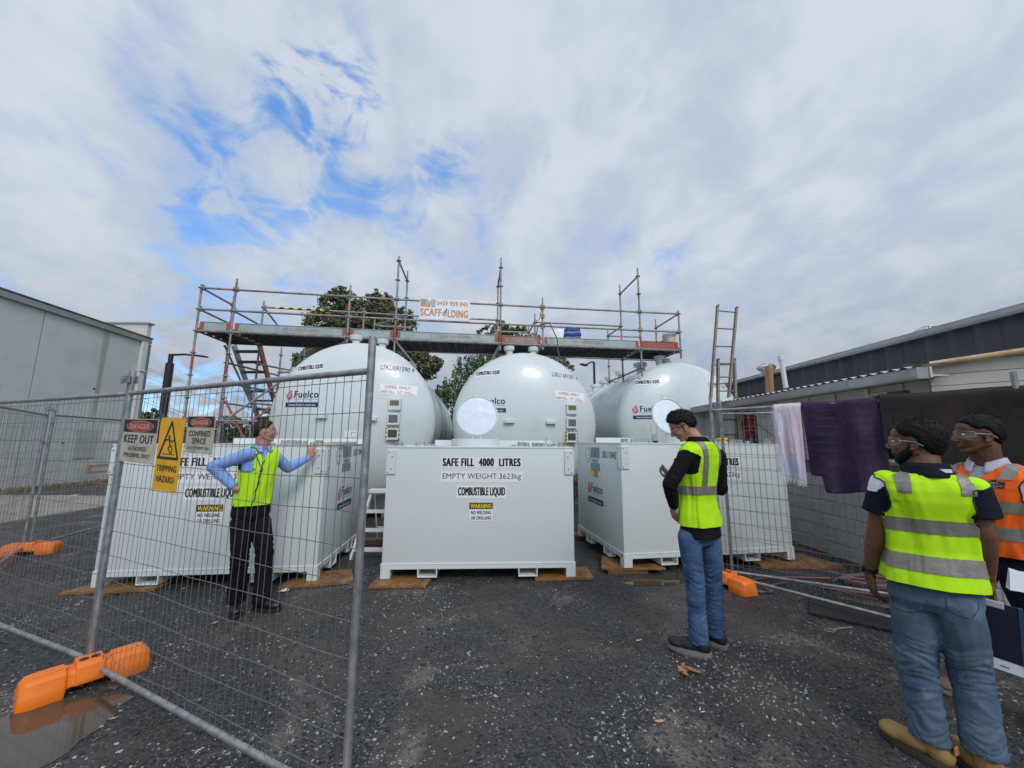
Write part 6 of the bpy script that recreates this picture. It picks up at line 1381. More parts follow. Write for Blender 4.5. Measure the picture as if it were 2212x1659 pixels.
class Head:
    def __init__(s, c, fwd, up=(0, 0, 1), k=1.0):
        s.c = Vector(c); s.f = Vector(fwd).normalized(); up = Vector(up); s.r = s.f.cross(up).normalized(); s.u = s.r.cross(s.f).normalized(); s.k = k
        s.B = Matrix((s.r, s.f, s.u)).transposed()
    def p(s, x, y, z): return s.c + (s.r * x + s.f * y + s.u * z) * s.k
    def ball(s, mb, c, r, mi=0): mb.ball(s.p(*c), tuple(q * s.k for q in r), s.B, 20, 14, mi)
    def cap(s, mb, a, b, ra, rb, mi=0): mb.cap(s.p(*a), s.p(*b), ra * s.k, rb * s.k, mi)
    def flesh(s, mb, jaw=1.0):
        s.ball(mb, (0, -.015, .035), (.074, .096, .082)); s.ball(mb, (0, .025, -.015), (.063, .070, .085)); s.ball(mb, (0, .055, .045), (.058, .035, .042))
        s.ball(mb, (0, .060, -.088), (.025 * jaw, .024, .019)); 
        for q in (-1, 1):
            s.cap(mb, (q * .056 * jaw, -.012, -.045), (q * .022, .062, -.090), .020, .015); s.ball(mb, (q * .040, .058, -.022), (.021, .024, .020))
            s.cap(mb, (q * .010, .084, .027), (q * .042, .070, .030), .0095, .008)
            # ear: rim and lobe
            e = MB(); pts = []
            for k in range(9):
                a = R(-120 + 30 * k); pts.append((q * (.079 + .004 * math.sin(a)), -.012 - .017 * math.cos(a) * (1) , -.004 + .028 * math.sin(a)))
            for a, b in zip(pts[:-1], pts[1:]): s.cap(mb, a, b, .0052, .0052)
            s.ball(mb, (q * .074, -.010, -.006), (.006, .014, .025)); s.ball(mb, (q * .078, -.001, -.030), (.005, .007, .008))
            s.ball(mb, (q * .011, .101, -.030), (.008, .010, .007))
        s.cap(mb, (0, .088, .018), (0, .112, -.022), .0075, .0105); s.ball(mb, (0, .104, -.026), (.013, .014, .010))
        s.cap(mb, (-.020, .086, -.053), (.020, .086, -.053), .0068, .0068); s.cap(mb, (-.016, .084, -.064), (.016, .084, -.064), .0072, .0072); s.ball(mb, (0, .082, -.046), (.02, .012, .014))
    def hair(s, parent, m, front=.070, side=.005, back=-.060, th=.016, seed=1, messy=.006, name='hair', tuft=500, tl=.018, temple=.02, thtop=0.0, quiff=0.0):
        K = s.k; rx, ry, rz = .076, .099, .085; cx = (0, -.014, .035); NU, NV = 64, 40
        def lim(az):   # az 0 = front, pi = back: lowest z for hair
            a = abs(az); 
            if a < .75: return front - temple * (a / .75) ** 2 * .4
            if a < 1.25: t = (a - .75) / .5; return (front - temple * .4) * (1 - t) + (side + .025) * t
            if a < 1.75: t = (a - 1.25) / .5; return (side + .025) * (1 - t) + side * t * 1.0 + (.02 * math.sin(t * math.pi))
            t = min(1, (a - 1.75) / .6); return side * (1 - t) + back * t
        def edge(az, z): return (z - lim(az))
        mb = MB(); rr = random.Random(seed)
        def pt(i, j):
            az = (i / NU - .5) * 2 * math.pi; el = math.pi * (.02 + .86 * j / NV); ce = math.cos(el); zz = cx[2] + (rz if ce > 0 else .115) * ce
            e = edge(az, zz); t = max(0.0, min(1.0, e / .022)); t = t * t * (3 - 2 * t)
            top = max(0, math.cos(el)); tk = (th + thtop * top + quiff * max(0, math.cos(az)) * top) * t - .006 * (1 - t)
            se = math.sin(el) if ce > 0 else math.sin(el) ** .45; bx, by, bz = se * math.sin(az), se * math.cos(az), ce
            if zz < -.01: sq = 1 - .0 * (zz); 
            tk += messy * t * (noise.noise(V(bx * 6, by * 6, bz * 6 + seed)) + .6 * noise.noise(V(bx * 15, by * 15, bz * 11 + seed)))
            # lower back of the head narrows to the neck
            nar = 1 - max(0, -zz) * 2.4
            return s.p(cx[0] + bx * (rx * nar + tk), cx[1] + by * (ry * nar + tk), zz if ce < 0 else cx[2] + bz * (rz + tk)), e
        P_ = [[pt(i, j) for i in range(NU)] for j in range(NV + 1)]
        vs = [q[0] for row in P_ for q in row]; fs = []
        for j in range(NV):
            for i in range(NU):
                i2 = (i + 1) % NU
                if min(P_[j][i][1], P_[j][i2][1], P_[j + 1][i][1], P_[j + 1][i2][1]) > -.010: fs.append((j * NU + i, j * NU + i2, (j + 1) * NU + i2, (j + 1) * NU + i))
        fs.append(tuple(range(NU))); mb.add(vs, fs)
        for q in range(tuft):
            i, j = rr.randrange(NU), rr.randrange(NV); p, e = P_[j][i]
            if e < .004: continue
            o = (p - s.p(*cx)).normalized(); t = (s.f * rr.uniform(-.3, 1.0) + s.r * rr.uniform(-.6, .6) - s.u * .5); t = (t - o * t.dot(o)).normalized(); side_ = o.cross(t)
            L = tl * rr.uniform(.5, 1.3) * K; w = .0036
            mb.add([p - o * .003 - side_ * w, p - o * .003 + side_ * w, p + (o * .35 + t * .75) * L], [(0, 1, 2)])
        return mb.build(name, m, parent, smooth=70, fixn=False)
    def eyes(s, parent):
        for q in (-1, 1):
            mb = MB(); s.ball(mb, (q * .031, .073, .008), (.0125, .011, .0085)); e = mb.build('eye', mat('eye_white', (.55, .5, .47), .25), parent, smooth=90)
            mb = MB(); s.ball(mb, (q * .031, .081, .008), (.0052, .0042, .0055)); mb.build('iris', mat('dark_iris', (.02, .012, .008), .15), e, smooth=90)
            mb = MB(); s.cap(mb, (q * .014, .089, .030), (q * .046, .074, .032), .0042, .003); mb.build('eyebrow', HAIR, parent, smooth=90)
    def specs(s, name, label, m_lens, m_arm, wrap=True, group=None):
        t = empty(name, s.c, label, 'safety glasses', group or 'clear safety glasses worn by the men'); f = MB()
        for q in (-1, 1):
            mb = MB()
            def lf(a, b): 
                az = (.10 + 1.02 * a) * q; hh = (.021 - .008 * a ** 2) * (b - .5) * 2; rr_ = .104 - .010 * a
                return s.p(math.sin(az) * .082, -.005 + math.cos(az) * rr_ + .002, .008 + hh + .003)
            mb.grid(lf, 10, 5); mb.build('lens', m_lens, t, smooth=90)
            rim = MB(); bd = [lf(a / 10, 1) for a in range(11)] + [lf(1, 1 - b / 4) for b in range(1, 5)] + [lf(1 - a / 10, 0) for a in range(1, 11)]; rim.path(bd, .0011, 5, closed=True); rim.build('rim', m_arm, t)
            mb = MB(); mb.path([s.p(q * .074, .042, .014), s.p(q * .081, .010, .012), s.p(q * .083, -.020, .010), s.p(q * .078, -.048, -.012)], [.0028, .0026, .0026, .002], 6); mb.build('temple_arm', m_arm, t)
        return t

def torso_rings(pel, neck, side_p, side_n, front_p, front_n, prof):
    """prof: (t, half width, depth front, depth back, forward shift, power)"""
    out = []
    for (t, w, df, db, sh, pw) in prof:
        c = pel.lerp(neck, t); sd = side_p.lerp(side_n, t).normalized(); fr = front_p.lerp(front_n, t); fr = (fr - sd * fr.dot(sd)).normalized(); out.append((c + fr * sh, sd, fr, w, df, db, pw))
    return out
def vest_surface(rings, seed, amp=.0115):
    n = len(rings)
    def ring_at(t):
        x = t * (n - 1); i = min(n - 2, int(x)); f = x - i; a, b = rings[i], rings[i + 1]
        return (a[0].lerp(b[0], f), a[1].lerp(b[1], f).normalized(), a[2].lerp(b[2], f).normalized(), a[3] + (b[3] - a[3]) * f, a[4] + (b[4] - a[4]) * f, a[5] + (b[5] - a[5]) * f, a[6])
    def Sf(th, t, off=0.0):
        rg = ring_at(t); p = ringpt(rg, th); o = (p - rg[0]).normalized()
        w = amp * (1.2 * noise.noise(V(math.sin(th) * 3.2 + seed, math.cos(th) * 3.2, t * 2.6)) + .55 * noise.noise(V(math.sin(th) * 9 + seed, math.cos(th) * 9, t * 7 + t * 3 * math.sin(th))) + .8 * max(0, 1 - t * 1.6) * math.sin(th * 7 + seed + 2 * noise.noise(V(th, t * 2, seed))))
        return p + o * (w + off)
    return Sf, ring_at
def vest(root, rings, m, seed, zip_=False, vcut=(.70, .115), bands=(), verts_=(), hem=.0, piping=None, vband_t=(.0, 1.0), armholes=(), backneck=.985, frontlow=0.0, bvh=None):
    Sf0, ra = vest_surface(rings, seed); NU, NV = 200, 130
    def Sf(th, t, off=0.0):
        p = Sf0(th, t, 0.0); c = ra(t)[0]; o = (p - c).normalized()
        if bvh:
            loc, nr, ix, ds = bvh.find_nearest(p)
            if loc is not None and ds < .09 and (p - loc).dot(nr) < .007: p = loc + nr * .0075; o = nr
        return p + o * off
    armholes = [(c - UZ * .052, ax, r) for c, ax, r in armholes]
    top = 1.0
    def keep(a, b):
        th = a * 2 * math.pi; p = Sf(th, b)
        for (c, ax, r) in armholes:
            d = p - c; h = d.dot(ax); rad = (d - ax * h).length
            if rad < r and h > -.035: return False
        if math.cos(th) > 0 and b > vcut[0]:
            rg = ra(b); x = abs((p - rg[0]).dot(rg[1]))
            if x < (b - vcut[0]) / (1 - vcut[0]) * vcut[1] * 1.0: return False
        if b > backneck: return False
        return True
    mb = MB(); mb.grid(lambda a, b: Sf(a * 2 * math.pi, b), NU, NV, 0, keep)
    for i, p in enumerate(mb.v):
        for (c, ax, r) in armholes:
            d = p - c; h = d.dot(ax); q = d - ax * h
            if h > -.035 and abs(q.length - r) < .010: mb.v[i] = c + ax * h + q.normalized() * r
    v = mb.build('hi_vis_vest', m, root, smooth=180, fixn=False)
    bm = bmesh.new(); bm.from_mesh(v.data); bmesh.ops.remove_doubles(bm, verts=bm.verts[:], dist=.0004); bmesh.ops.recalc_face_normals(bm, faces=bm.faces[:]); 
    if piping:
        pm = MB()
    for _ in range(5): bmesh.ops.smooth_vert(bm, verts=bm.verts[:], factor=.5, use_axis_x=True, use_axis_y=True, use_axis_z=True)
    rims = []
    for (c, ax, r) in armholes:
        u = ax.orthogonal().normalized(); w_ = ax.cross(u); cl = []
        for e in bm.edges:
            if len(e.link_faces) == 1:
                for q in e.verts:
                    d = MW[root.name] @ q.co - c; h = d.dot(ax); rad = (d - ax * h).length
                    if h > -.10 and abs(rad - r) < .035: cl.append((math.atan2(d.dot(w_), d.dot(u)), (c + d)))
        cl.sort(key=lambda t: t[0]); rims.append([p for a, p in cl][::6])
    bm.normal_update(); off = {w: bm.verts.new(w.co - w.normal * .003) for w in bm.verts[:]}
    bd = [tuple(e.verts) for e in bm.edges if len(e.link_faces) == 1]
    for f in bm.faces[:]: bm.faces.new([off[w] for w in reversed(f.verts)])
    for a, b in bd:
        try: bm.faces.new((a, b, off[b], off[a]))
        except Exception: pass
    bm.to_mesh(v.data); bm.free()
    for p in v.data.polygons: p.use_smooth = True
    for (t0, t1) in bands:
        mb = MB(); mb.grid(lambda a, b: Sf(a * 2 * math.pi, t0 + (t1 - t0) * b, .0045), NU, 3, 0, lambda a, b: keep(a, t0 + (t1 - t0) * b)); mb.build('reflective_band', REFL, v, smooth=180)
    for (x0, x1, t0, t1, back) in verts_:
        mb = MB()
        def vf(a, b):
            t = t0 + (t1 - t0) * b; rg = ra(t); x = x0 + (x1 - x0) * a; x = max(-rg[3] * .985, min(rg[3] * .985, x)); e = rg[6] / 2; sa = math.copysign((abs(x) / rg[3]) ** e, x); th = math.asin(max(-1, min(1, sa)))
            if back: th = math.pi - th
            return Sf(th, t, .0046)
        mb.grid(vf, 4, 50, 0, lambda a, b: True); mb.build('reflective_band', REFL, v, smooth=180)
    if zip_:
        mb = MB(); pts = [Sf(.02 * math.sin(k), .0 + vcut[0] * k / 24, .006) for k in range(25)]; mb.path(pts, .0045, 6); mb.build('zip', PIPING, v, smooth=90)
    for rim in rims if piping else ():
        if len(rim) > 8: mb = MB(); mb.path(rim, .0042, 6, closed=True); mb.build('piping', PIPING, v, smooth=90)
    for (c, ax, r) in ():
        mb = MB(); u = ax.orthogonal().normalized(); w = ax.cross(u); pts = []
        for k in range(28):
            a = 2 * math.pi * k / 28; q = c + (u * math.cos(a) + w * math.sin(a)) * r; pts.append((q, a))
        # nearest vest surface points along the axis
        out = []
        V_ = [vv.co for vv in v.data.vertices]
        from mathutils import kdtree
        kd = kdtree.KDTree(len(V_)); wm = MW[root.name]
        for i, vv in enumerate(V_): kd.insert(wm @ vv, i)
        kd.balance()
        for q, a in pts:
            best = None
            for h in (-.06, -.03, 0, .03, .06, .09):
                co, i, dd = kd.find(q + ax * h)
                if best is None or dd < best[0]: best = (dd, co)
            if best[0] < .03: out.append(best[1])
        if len(out) > 8: mb.path(out, .004, 6, closed=True); mb.build('piping', PIPING, v, smooth=90)
    return v, Sf, ra
def boot(root, heel, toe, L, m_up, m_sole, m_lace, H=.15, W=.105, leg=None, solet=.028, tag_=None):
    heel = Vector(heel); d = Vector(toe) - heel; d.z = 0; d.normalize(); s_ = Vector((d.y, -d.x, 0)); z0 = solet
    mb = MB(); B = Matrix((s_, d, UZ)).transposed()
    mb.ball(heel + d * (L - .065) + UZ * (z0 + .030), (W * .50, .070, .040), B, 18, 12); mb.ball(heel + d * (L * .55) + UZ * (z0 + .035), (W * .46, L * .34, .045), B, 18, 12)
    mb.ball(heel + d * .055 + UZ * (z0 + .040), (W * .40, .058, .055), B, 18, 12); mb.cap(heel + d * .075 + UZ * (z0 + .05), heel + d * .070 + UZ * H, .050, .052); mb.cap(heel + d * .08 + UZ * (z0 + .085), heel + d * (L * .60) + UZ * (z0 + .040), .042, .034)
    # flat bottom
    b = remesh(mb, .006, 3, lambda p, n: .0012 * nz3(p, 40))
    for v in b.v: v.z = max(v.z, z0 - .002)
    bo = b.build('boot', m_up, root, smooth=180)
    pts = []
    for k in range(32):
        a = 2 * math.pi * k / 32; y = L * .5 - math.cos(a) * (L * .5 + .004); q = y / L; w = W * (.40 + .12 * math.sin(math.pi * min(1, q * 1.15)) ** 1 + .05 * (q > .55)) ; pts.append((w * math.copysign(abs(math.sin(a)) ** .62, math.sin(a)), y))
    mb = MB(); 
    for (z, k) in ((0, .97),): pass
    n = len(pts); lay = [(0, .96), (.004, 1.0), (solet * .6, 1.02), (solet + .006, 1.0)]; vs = []
    for z, k in lay: vs += [heel + s_ * x * k + d * (L * .5 + (y - L * .5) * k) + UZ * (z + .006 * max(0, y / L - .75) * 4 * (z > 0 or 1)) for x, y in pts]
    fs = [tuple(range(n - 1, -1, -1)), tuple(range(3 * n, 4 * n))]
    for i in range(3):
        for k in range(n): fs.append((i * n + k, i * n + (k + 1) % n, (i + 1) * n + (k + 1) % n, (i + 1) * n + k))
    mb.add(vs, fs); mb.build('sole', m_sole, bo, smooth=50)
    mb = MB()
    for k in range(4):
        q = heel + d * (L * .62 - k * .026) + UZ * (z0 + .070 + k * .013); mb.path([q - s_ * .030 - UZ * .006, q + UZ * .006, q + s_ * .030 - UZ * .006], .003, 6)
    mb.build('lace', m_lace, bo, smooth=90)
    if tag_:
        mb = MB(); q = heel - d * .002 + UZ * (H - .035); mb.fbox(q, s_, d, UZ, (-.02, .02), (-.012, -.004), (-.02, .018)); mb.build('pull_tab', m_up, bo, bevel=.003)
    return bo
def wrinkle(amp, segs):
    """folds across the limbs: denser near joints; segs = (point, axis, reach)"""
    def f(p, n):
        a = .45 * nz3(p, 7) + .25 * nz3(p, 17, 3)
        for (c, ax, r, k) in segs:
            d = (p - c).length / r
            if d < 1:
                h = (p - c).dot(ax); side = noise.noise(p * 6) ; q = p - ax * (h * .0); w_ = p * 9 + ax * (h * 34 + 1.2 * side * 3); a += (1 - d) * k * (1.1 - 3.4 * abs(noise.noise(w_)))
        return amp * a
    return f
def flare(mb, a, b, ra, rb, n=18):
    mb.path([a, a.lerp(b, .5), b], [ra, (ra + rb) / 2, rb], n)

def person(key, J, label, skin, hair_fn, shirt_m, trouser_m, boots, prof, vm, vk, head, cuffs, sleeve='long', grp='men in hi-vis vests on the site', belly=0, extra=None, trR=None, armR=None, feetpos=None, hands=None, shirtcol=None, hipk=1.0):
    root = empty('person', feetpos, label, 'person', grp)
    UL, LL = armR or (.058, .046); side_p, side_n, fp, fn_ = J['sp'], J['sn'], J['fp'], J['fn']
    pel, nek = J['pel'], J['neck']
    # --- continuous body
    mb = MB(); H = head; H.flesh(mb)
    mb.cap(nek + UZ * -.03, H.p(0, -.025, -.055), .064 * H.k, .060 * H.k); mb.cap(nek + UZ * -.03, H.p(0, .012, -.060), .052 * H.k, .050 * H.k)
    rings = torso_rings(pel, nek, side_p, side_n, fp, fn_, [(t, w * .88, a * .86, b * .86, s, pw) for t, w, a, b, s, pw in prof]); mb.loft(rings)
    for s in 'LR':
        sh, el, wr = J['sh' + s], J['el' + s], J['wr' + s]
        mid = el.lerp(wr, .3); mb.chain([sh, sh.lerp(el, .5), el, mid, wr], [UL * .92, UL * .84, LL * .86, LL * .90, .0265])
        hp, kn, an = J['hp' + s], J['kn' + s], J['an' + s]; mb.chain([hp, kn, kn.lerp(an, .35), an], [.080, .052, .050, .036])
        mb.cap(an, J['heel' + s] + (J['toe' + s] - J['heel' + s]) * .6 + UZ * .05, .036, .03)
        hand(mb, wr, *hands[s][:3], **hands[s][3])
    b = remesh(mb, .0048, 2, lambda p, n: .0010 * nz3(p, 45)); b.build('body', skin, root, smooth=180)
    hair_fn(root)
    # --- shirt
    rr_ = [(t, w, a, b_, s, pw) for t, w, a, b_, s, pw in prof]
    mb = MB(); mb.loft(torso_rings(pel, nek, side_p, side_n, fp, fn_, rr_))
    wseg = []
    for s in 'LR':
        sh, el, wr = J['sh' + s], J['el' + s], J['wr' + s]
        if sleeve == 'long':
            mb.chain([sh, sh.lerp(el, .5), el], [UL * 1.16, UL * 1.08, LL * 1.22]); e = el.lerp(wr, cuffs); mb.cap(el, el.lerp(wr, .5), LL * 1.22, LL * 1.12); flare(mb, el.lerp(wr, .45), e, LL * 1.13, LL * .84)
            wseg.append((el, (wr - sh).normalized(), .16, .9)); wseg.append((el.lerp(wr, .7), (wr - el).normalized(), .12, .5))
        else:
            e = sh.lerp(el, sleeve); mb.cap(sh, sh.lerp(el, sleeve * .5), UL * 1.18, UL * 1.22); flare(mb, sh.lerp(el, sleeve * .4), e, UL * 1.22, UL * 1.30)
            wseg.append((sh, (el - sh).normalized(), .14, .4))
    b = b_shirt = remesh(mb, .0075, 3, wrinkle(.0052, wseg))
    if shirtcol:
        for i, f in enumerate(b.f): b.m[i] = shirtcol((b.v[f[0]] + b.v[f[2]]) / 2)
    sh_o = b.build('shirt', shirt_m, root, smooth=180)
    # --- trousers
    tw, tk, tc = trR or (.098, .078, .072); mb = MB()
    pr = [r for r in torso_rings(pel, nek, side_p, side_n, fp, fn_, [(-.22, .145 * hipk, .09, .10, 0, 2.2), (-.14, .172 * hipk, .108, .128, 0, 2.3), (-.04, .168 * hipk, .106, .122, 0, 2.3), (.05, .162 * hipk, .104, .11, 0, 2.3), (.12, .158 * hipk, .100, .100, 0, 2.3)])]; mb.loft(pr)
    wseg = []
    for s in 'LR':
        hp, kn, an = J['hp' + s], J['kn' + s], J['an' + s]; mb.chain([hp, hp.lerp(kn, .5), kn, kn.lerp(an, .4)], [tw, (tw * .95), tk, tk * .96]); hem = an + UZ * -.055; flare(mb, kn.lerp(an, .35), hem, tk * .96, tc)
        wseg += [(kn, (an - hp).normalized(), .22, .9), (an, UZ, .17, .9), (hp, (kn - hp).normalized(), .14, .35), (kn.lerp(an, .5), (an - hp + side_p * .04).normalized(), .18, .5)]
    b = remesh(mb, .0075, 2, wrinkle(.0105, wseg)); tr_o = b.build('trousers', trouser_m, root, smooth=180)
    for s in 'LR':
        dt = J['toe' + s] - J['heel' + s]; dt.z = 0; dt.normalize(); an = J['an' + s]; hb = V(an.x, an.y, 0) - dt * .085; boot(root, hb, hb + dt, *boots)
    # --- vest
    vr = torso_rings(pel, nek, side_p, side_n, fp, fn_, [(t, w + .016, a + .016, b_ + .016, s, pw) for t, w, a, b_, s, pw in prof if t >= vk.get('hem', .0)])
    from mathutils.bvhtree import BVHTree
    bv = BVHTree.FromPolygons([tuple(q) for q in b_shirt.v], b_shirt.f)
    vo, Sf, ra = vest(root, vr, vm, bvh=bv, **{k: v for k, v in vk.items() if k != 'hem'})
    if extra: extra(root, dict(shirt=sh_o, trousers=tr_o, vest=vo, Sf=Sf, ra=ra))
    return root
def dirs(f): f = Vector((f[0], f[1], 0)).normalized(); return f, Vector((f.y, -f.x, 0))
PROF = [(0.0, .178, .118, .128, 0, 2.4), (.12, .172, .115, .112, 0, 2.4), (.30, .160, .108, .095, .005, 2.4), (.45, .165, .112, .098, .008, 2.4), (.60, .178, .120, .108, .006, 2.4), (.72, .188, .120, .115, 0, 2.5), (.82, .186, .108, .112, -.006, 2.5), (.90, .165, .086, .098, -.012, 2.3), (.95, .125, .072, .084, -.016, 2.1), (1.0, .072, .062, .064, -.016, 2.0)]
def prof_scaled(kw, kd, belly=0, hipw=1.0):
    out = []
    for (t, w, a, b, s, pw) in PROF:
        wv = kw if t < .86 else 1 + (kw - 1) * (1 - t) / .14 if t < 1 else 1
        out.append((t, w * wv * (hipw if t < .2 else 1), a * kd + belly * math.exp(-((t - .28) / .25) ** 2), b * kd, s, pw))
    return out
BB = (M['rubber'], M['rubber'])
def collar(root, H, nek, fr, sd, m, name, r=.066, h=.045, open_=.45, tilt=.35, lean=(0, 0, 0)):
    up = (H.p(0, -.03, -.05) - nek).normalized(); up = (up + UZ).normalized(); mb = MB()
    def cf(a, b):
        th = open_ + (2 * math.pi - 2 * open_) * a; q = 2 * b if b < .5 else 2 - 2 * b; out = r + (.0 if b < .5 else .006 + .022 * (1 - q)) + .004
        drop = 0 if b < .5 else 0; frontness = max(0, math.cos(th))
        z = -.03 + h * q - (0 if b < .5 else .012 * (1 - q)) - .035 * frontness ** 2
        return nek + Vector(lean) + fr * math.cos(th) * out * 1.03 + sd * math.sin(th) * out + up * z + (fr * .022 * frontness * (b > .5) * (1 - q))
    mb.grid(cf, 40, 8); o = mb.build(name, m, root, smooth=180); solidify(o, .003); return o

def pockets(tr, lists, zf):
    from mathutils.bvhtree import BVHTree
    wm = MW[tr.name]; bv = BVHTree.FromPolygons([tuple(wm @ v.co) for v in tr.data.vertices], [tuple(p.vertices) for p in tr.data.polygons])
    for L in lists:
        out = []
        for a, b in zip(L[:-1], L[1:]):
            for k in range(6):
                q = (a[0] + (b[0] - a[0]) * k / 6, a[1] + (b[1] - a[1]) * k / 6); h = bv.ray_cast(EYE, ray(*zf(*q)).normalized())
                if h[0] is not None: out.append(h[0] + h[1] * .001)
        if len(out) > 4: mb = MB(); mb.path(out, .0022, 5); mb.build('pocket_seam', mat('denim_seam', (.05, .07, .11), .8), tr, smooth=90)
# ---- 1: man in blue shirt leaning on the left box tank
zA = lambda x, y: ((500 + x / 6.9125) / 1.15732, (1030 + y / 6.9125) / 1.15732)
f1_, s1_ = dirs((.80, -.60)); fp1, sp1 = dirs((.55, -.83))
Hd = Head(P(*zA(1125, 345), 4.10), (.90, .42, .05), (.10, 0, 1), 1.0)
nk = P(*zA(1075, 575), 4.10); pel = P(544, 1090, 4.07)
J = dict(sp=sp1, sn=s1_, fp=fp1, fn=f1_, pel=pel, neck=nk)
J['shR'] = P(538, 981, 3.95); J['elR'] = P(461, 1008, 3.90); J['wrR'] = P(509, 1056, 3.93)
J['shL'] = P(586, 980, 4.25); J['elL'] = P(622, 1010, 4.42); J['wrL'] = P(667, 989, 4.69)
J['hpR'] = P(522, 1128, 4.03); J['knR'] = P(519, 1196, 3.99); J['anR'] = P(511, 1286, 4.06)
J['hpL'] = P(563, 1128, 4.12); J['knL'] = P(572, 1192, 4.10); J['anL'] = P(566, 1287, 4.10)
J['heelR'] = V(-2.76, 4.14, 0); J['toeR'] = V(-2.60, 3.93, 0); J['heelL'] = V(-2.58, 4.12, 0); J['toeL'] = V(-2.28, 4.08, 0)
blue = cloth('light_blue_shirt_cotton', (.24, .40, .80)); blktr = cloth('black_trouser_cloth', (.010, .010, .012), var=.3)
skinW = skinmat('fair_reddish_skin', (.52, .25, .175))
def hair1(root):
    Hd.hair(root, HAIRB, front=.078, side=.004, back=-.062, th=.012, seed=3, messy=.005, tuft=350, tl=.012, temple=.055); Hd.eyes(root)
def ex1(root, d):
    collar(root, Hd, nk, f1_, s1_, blue, 'collar', r=.063, h=.05, open_=.35)
wn = (B1[1] - V(0, 0, 0)) ; boxn = B1[3]
person('man1', J, 'man in blue shirt, lime vest and black trousers leaning on the left tank', skinW, hair1, blue, blktr,
       (.29, mat('black_shoe_leather', (.010, .010, .011), .35), M['rubber'], M['rubber'], .12, .10), prof_scaled(.85, .92, .012), HIVIS,
       dict(seed=2, vcut=(.60, .10), zip_=True, piping=True, armholes=[(J['shR'] + s1_ * .0 + UZ * -.012, s1_, .108), (J['shL'] + UZ * -.012, -s1_, .105)], hem=0.0, backneck=.97),
       Hd, .93, extra=ex1, trR=(.095, .078, .078), armR=(.056, .047), feetpos=V(-2.55, 4.07, 0),
       hands=dict(R=(J['elR'] * 0 + V(.75, .35, -.35), V(.2, .9, .1), V(.3, -.2, -.8), dict(curl=(.3, .3, .3, .3))), L=(V(.12, .1, 1), boxn * 1.0, V(.9, .1, .3), dict(curl=(.02, .02, .03, .04), spread=.16, thumb=.1))))
Hd.specs('safety_glasses', 'clear safety glasses on the man in the blue shirt', M['lens'], M['alu'])

# ---- 2: man in black jacket looking at his phone
zB = lambda x, y: ((1620 + x / 6.6375) / 1.15732, (1010 + y / 6.6375) / 1.15732)
zB2 = lambda x, y: ((1400 + x / 2.44) / 1.15732, (1000 + y / 2.44) / 1.15732)
f2_, s2_ = dirs((-.50, .86)); fp2, sp2 = dirs((-.62, .78))
Hd2 = Head(P(1474, 922, 3.36), (-.78, .28, -.50), (-.45, .1, .9), 1.02)
nk2 = P(1506, 950, 3.32); pel2 = P(1511, 1132, 3.40)
J = dict(sp=sp2, sn=s2_, fp=fp2, fn=f2_, pel=pel2, neck=nk2)
J['shL'] = P(1487, 979, 3.22); J['elL'] = P(1447, 1046, 3.24); J['wrL'] = P(1456, 1096, 3.38)
J['shR'] = P(1551, 985, 3.44); J['elR'] = P(1556, 1056, 3.52); J['wrR'] = P(1452, 1034, 3.70)
J['hpL'] = P(1488, 1160, 3.34); J['knL'] = P(1500, 1246, 3.33); J['anL'] = P(1509, 1372, 3.33)
J['hpR'] = P(1532, 1160, 3.44); J['knR'] = P(1541, 1244, 3.44); J['anR'] = P(1546, 1356, 3.47)
J['heelL'] = V(1.60, 3.32, 0); J['toeL'] = V(1.33, 3.47, 0); J['heelR'] = V(1.77, 3.46, 0); J['toeR'] = V(1.62, 3.70, 0)
blk2 = cloth('black_softshell', (.009, .009, .011), var=.3); jean2 = denim('blue_denim', (.085, .150, .265), (.030, .062, .135))
skinT = skinmat('light_tan_skin', (.46, .24, .155))
def hair2(root): Hd2.hair(root, HAIR, front=.070, side=.006, back=-.058, th=.016, seed=6, messy=.007, tuft=1300, tl=.030, thtop=.008, quiff=.012); Hd2.eyes(root)
def ex2(root, d):
    collar(root, Hd2, nk2, f2_, s2_, blk2, 'collar', r=.070, h=.058, open_=.2); pockets(d['trousers'], [[(790, 770), (795, 830), (830, 850), (868, 850), (872, 800)], [(905, 800), (905, 850), (930, 865), (955, 850), (955, 800)]], zB2)
grybt = mat('grey_rubber_sole', (.20, .20, .20), .6, var=.2, vscale=20)
person('man2', J, 'man in black jacket, lime vest and jeans looking down at his phone', skinT, hair2, blk2, jean2, (.315, mat('black_nubuck', (.013, .013, .014), .7, var=.3, bump=.3), grybt, M['rubber'], .16, .112, None, .036),
       [(-.13, .200, .142, .150, 0, 2.4)] + prof_scaled(1.0, 1.04, 0, 1.10), HIVIS,
       dict(seed=5, vcut=(.6, .10), bands=((.27, .345),), verts_=((-.110, -.058, .33, .95, True), (.095, .140, .33, .93, True), (-.115, -.065, .33, .9, False), (.065, .115, .33, .9, False)), armholes=[(J['shL'] + UZ * -.02, -s2_, .100), (J['shR'] + UZ * -.02, s2_, .100)], hem=0.0, backneck=.955),
       Hd2, .95, extra=ex2, trR=(.088, .072, .070), armR=(.058, .048), feetpos=V(1.62, 3.42, 0),
       hands=dict(L=(V(.10, .35, -1), V(.9, .2, 0), V(-.2, 1, .1), dict(curl=(.4, .4, .4, .4))), R=(V(-.8, .1, .25), V(.1, -.1, 1), V(.1, -.9, .4), dict(curl=(.55, .55, .6, .6)))))
Hd2.specs('safety_glasses', 'clear safety glasses on the man looking at his phone', M['lens'], M['rubber'])
pc = P(1441, 1021, 3.70); u = V(.60, .15, -.62).normalized(); w = V(.35, .70, .62).normalized(); w = (w - u * w.dot(u)).normalized(); n = u.cross(w)
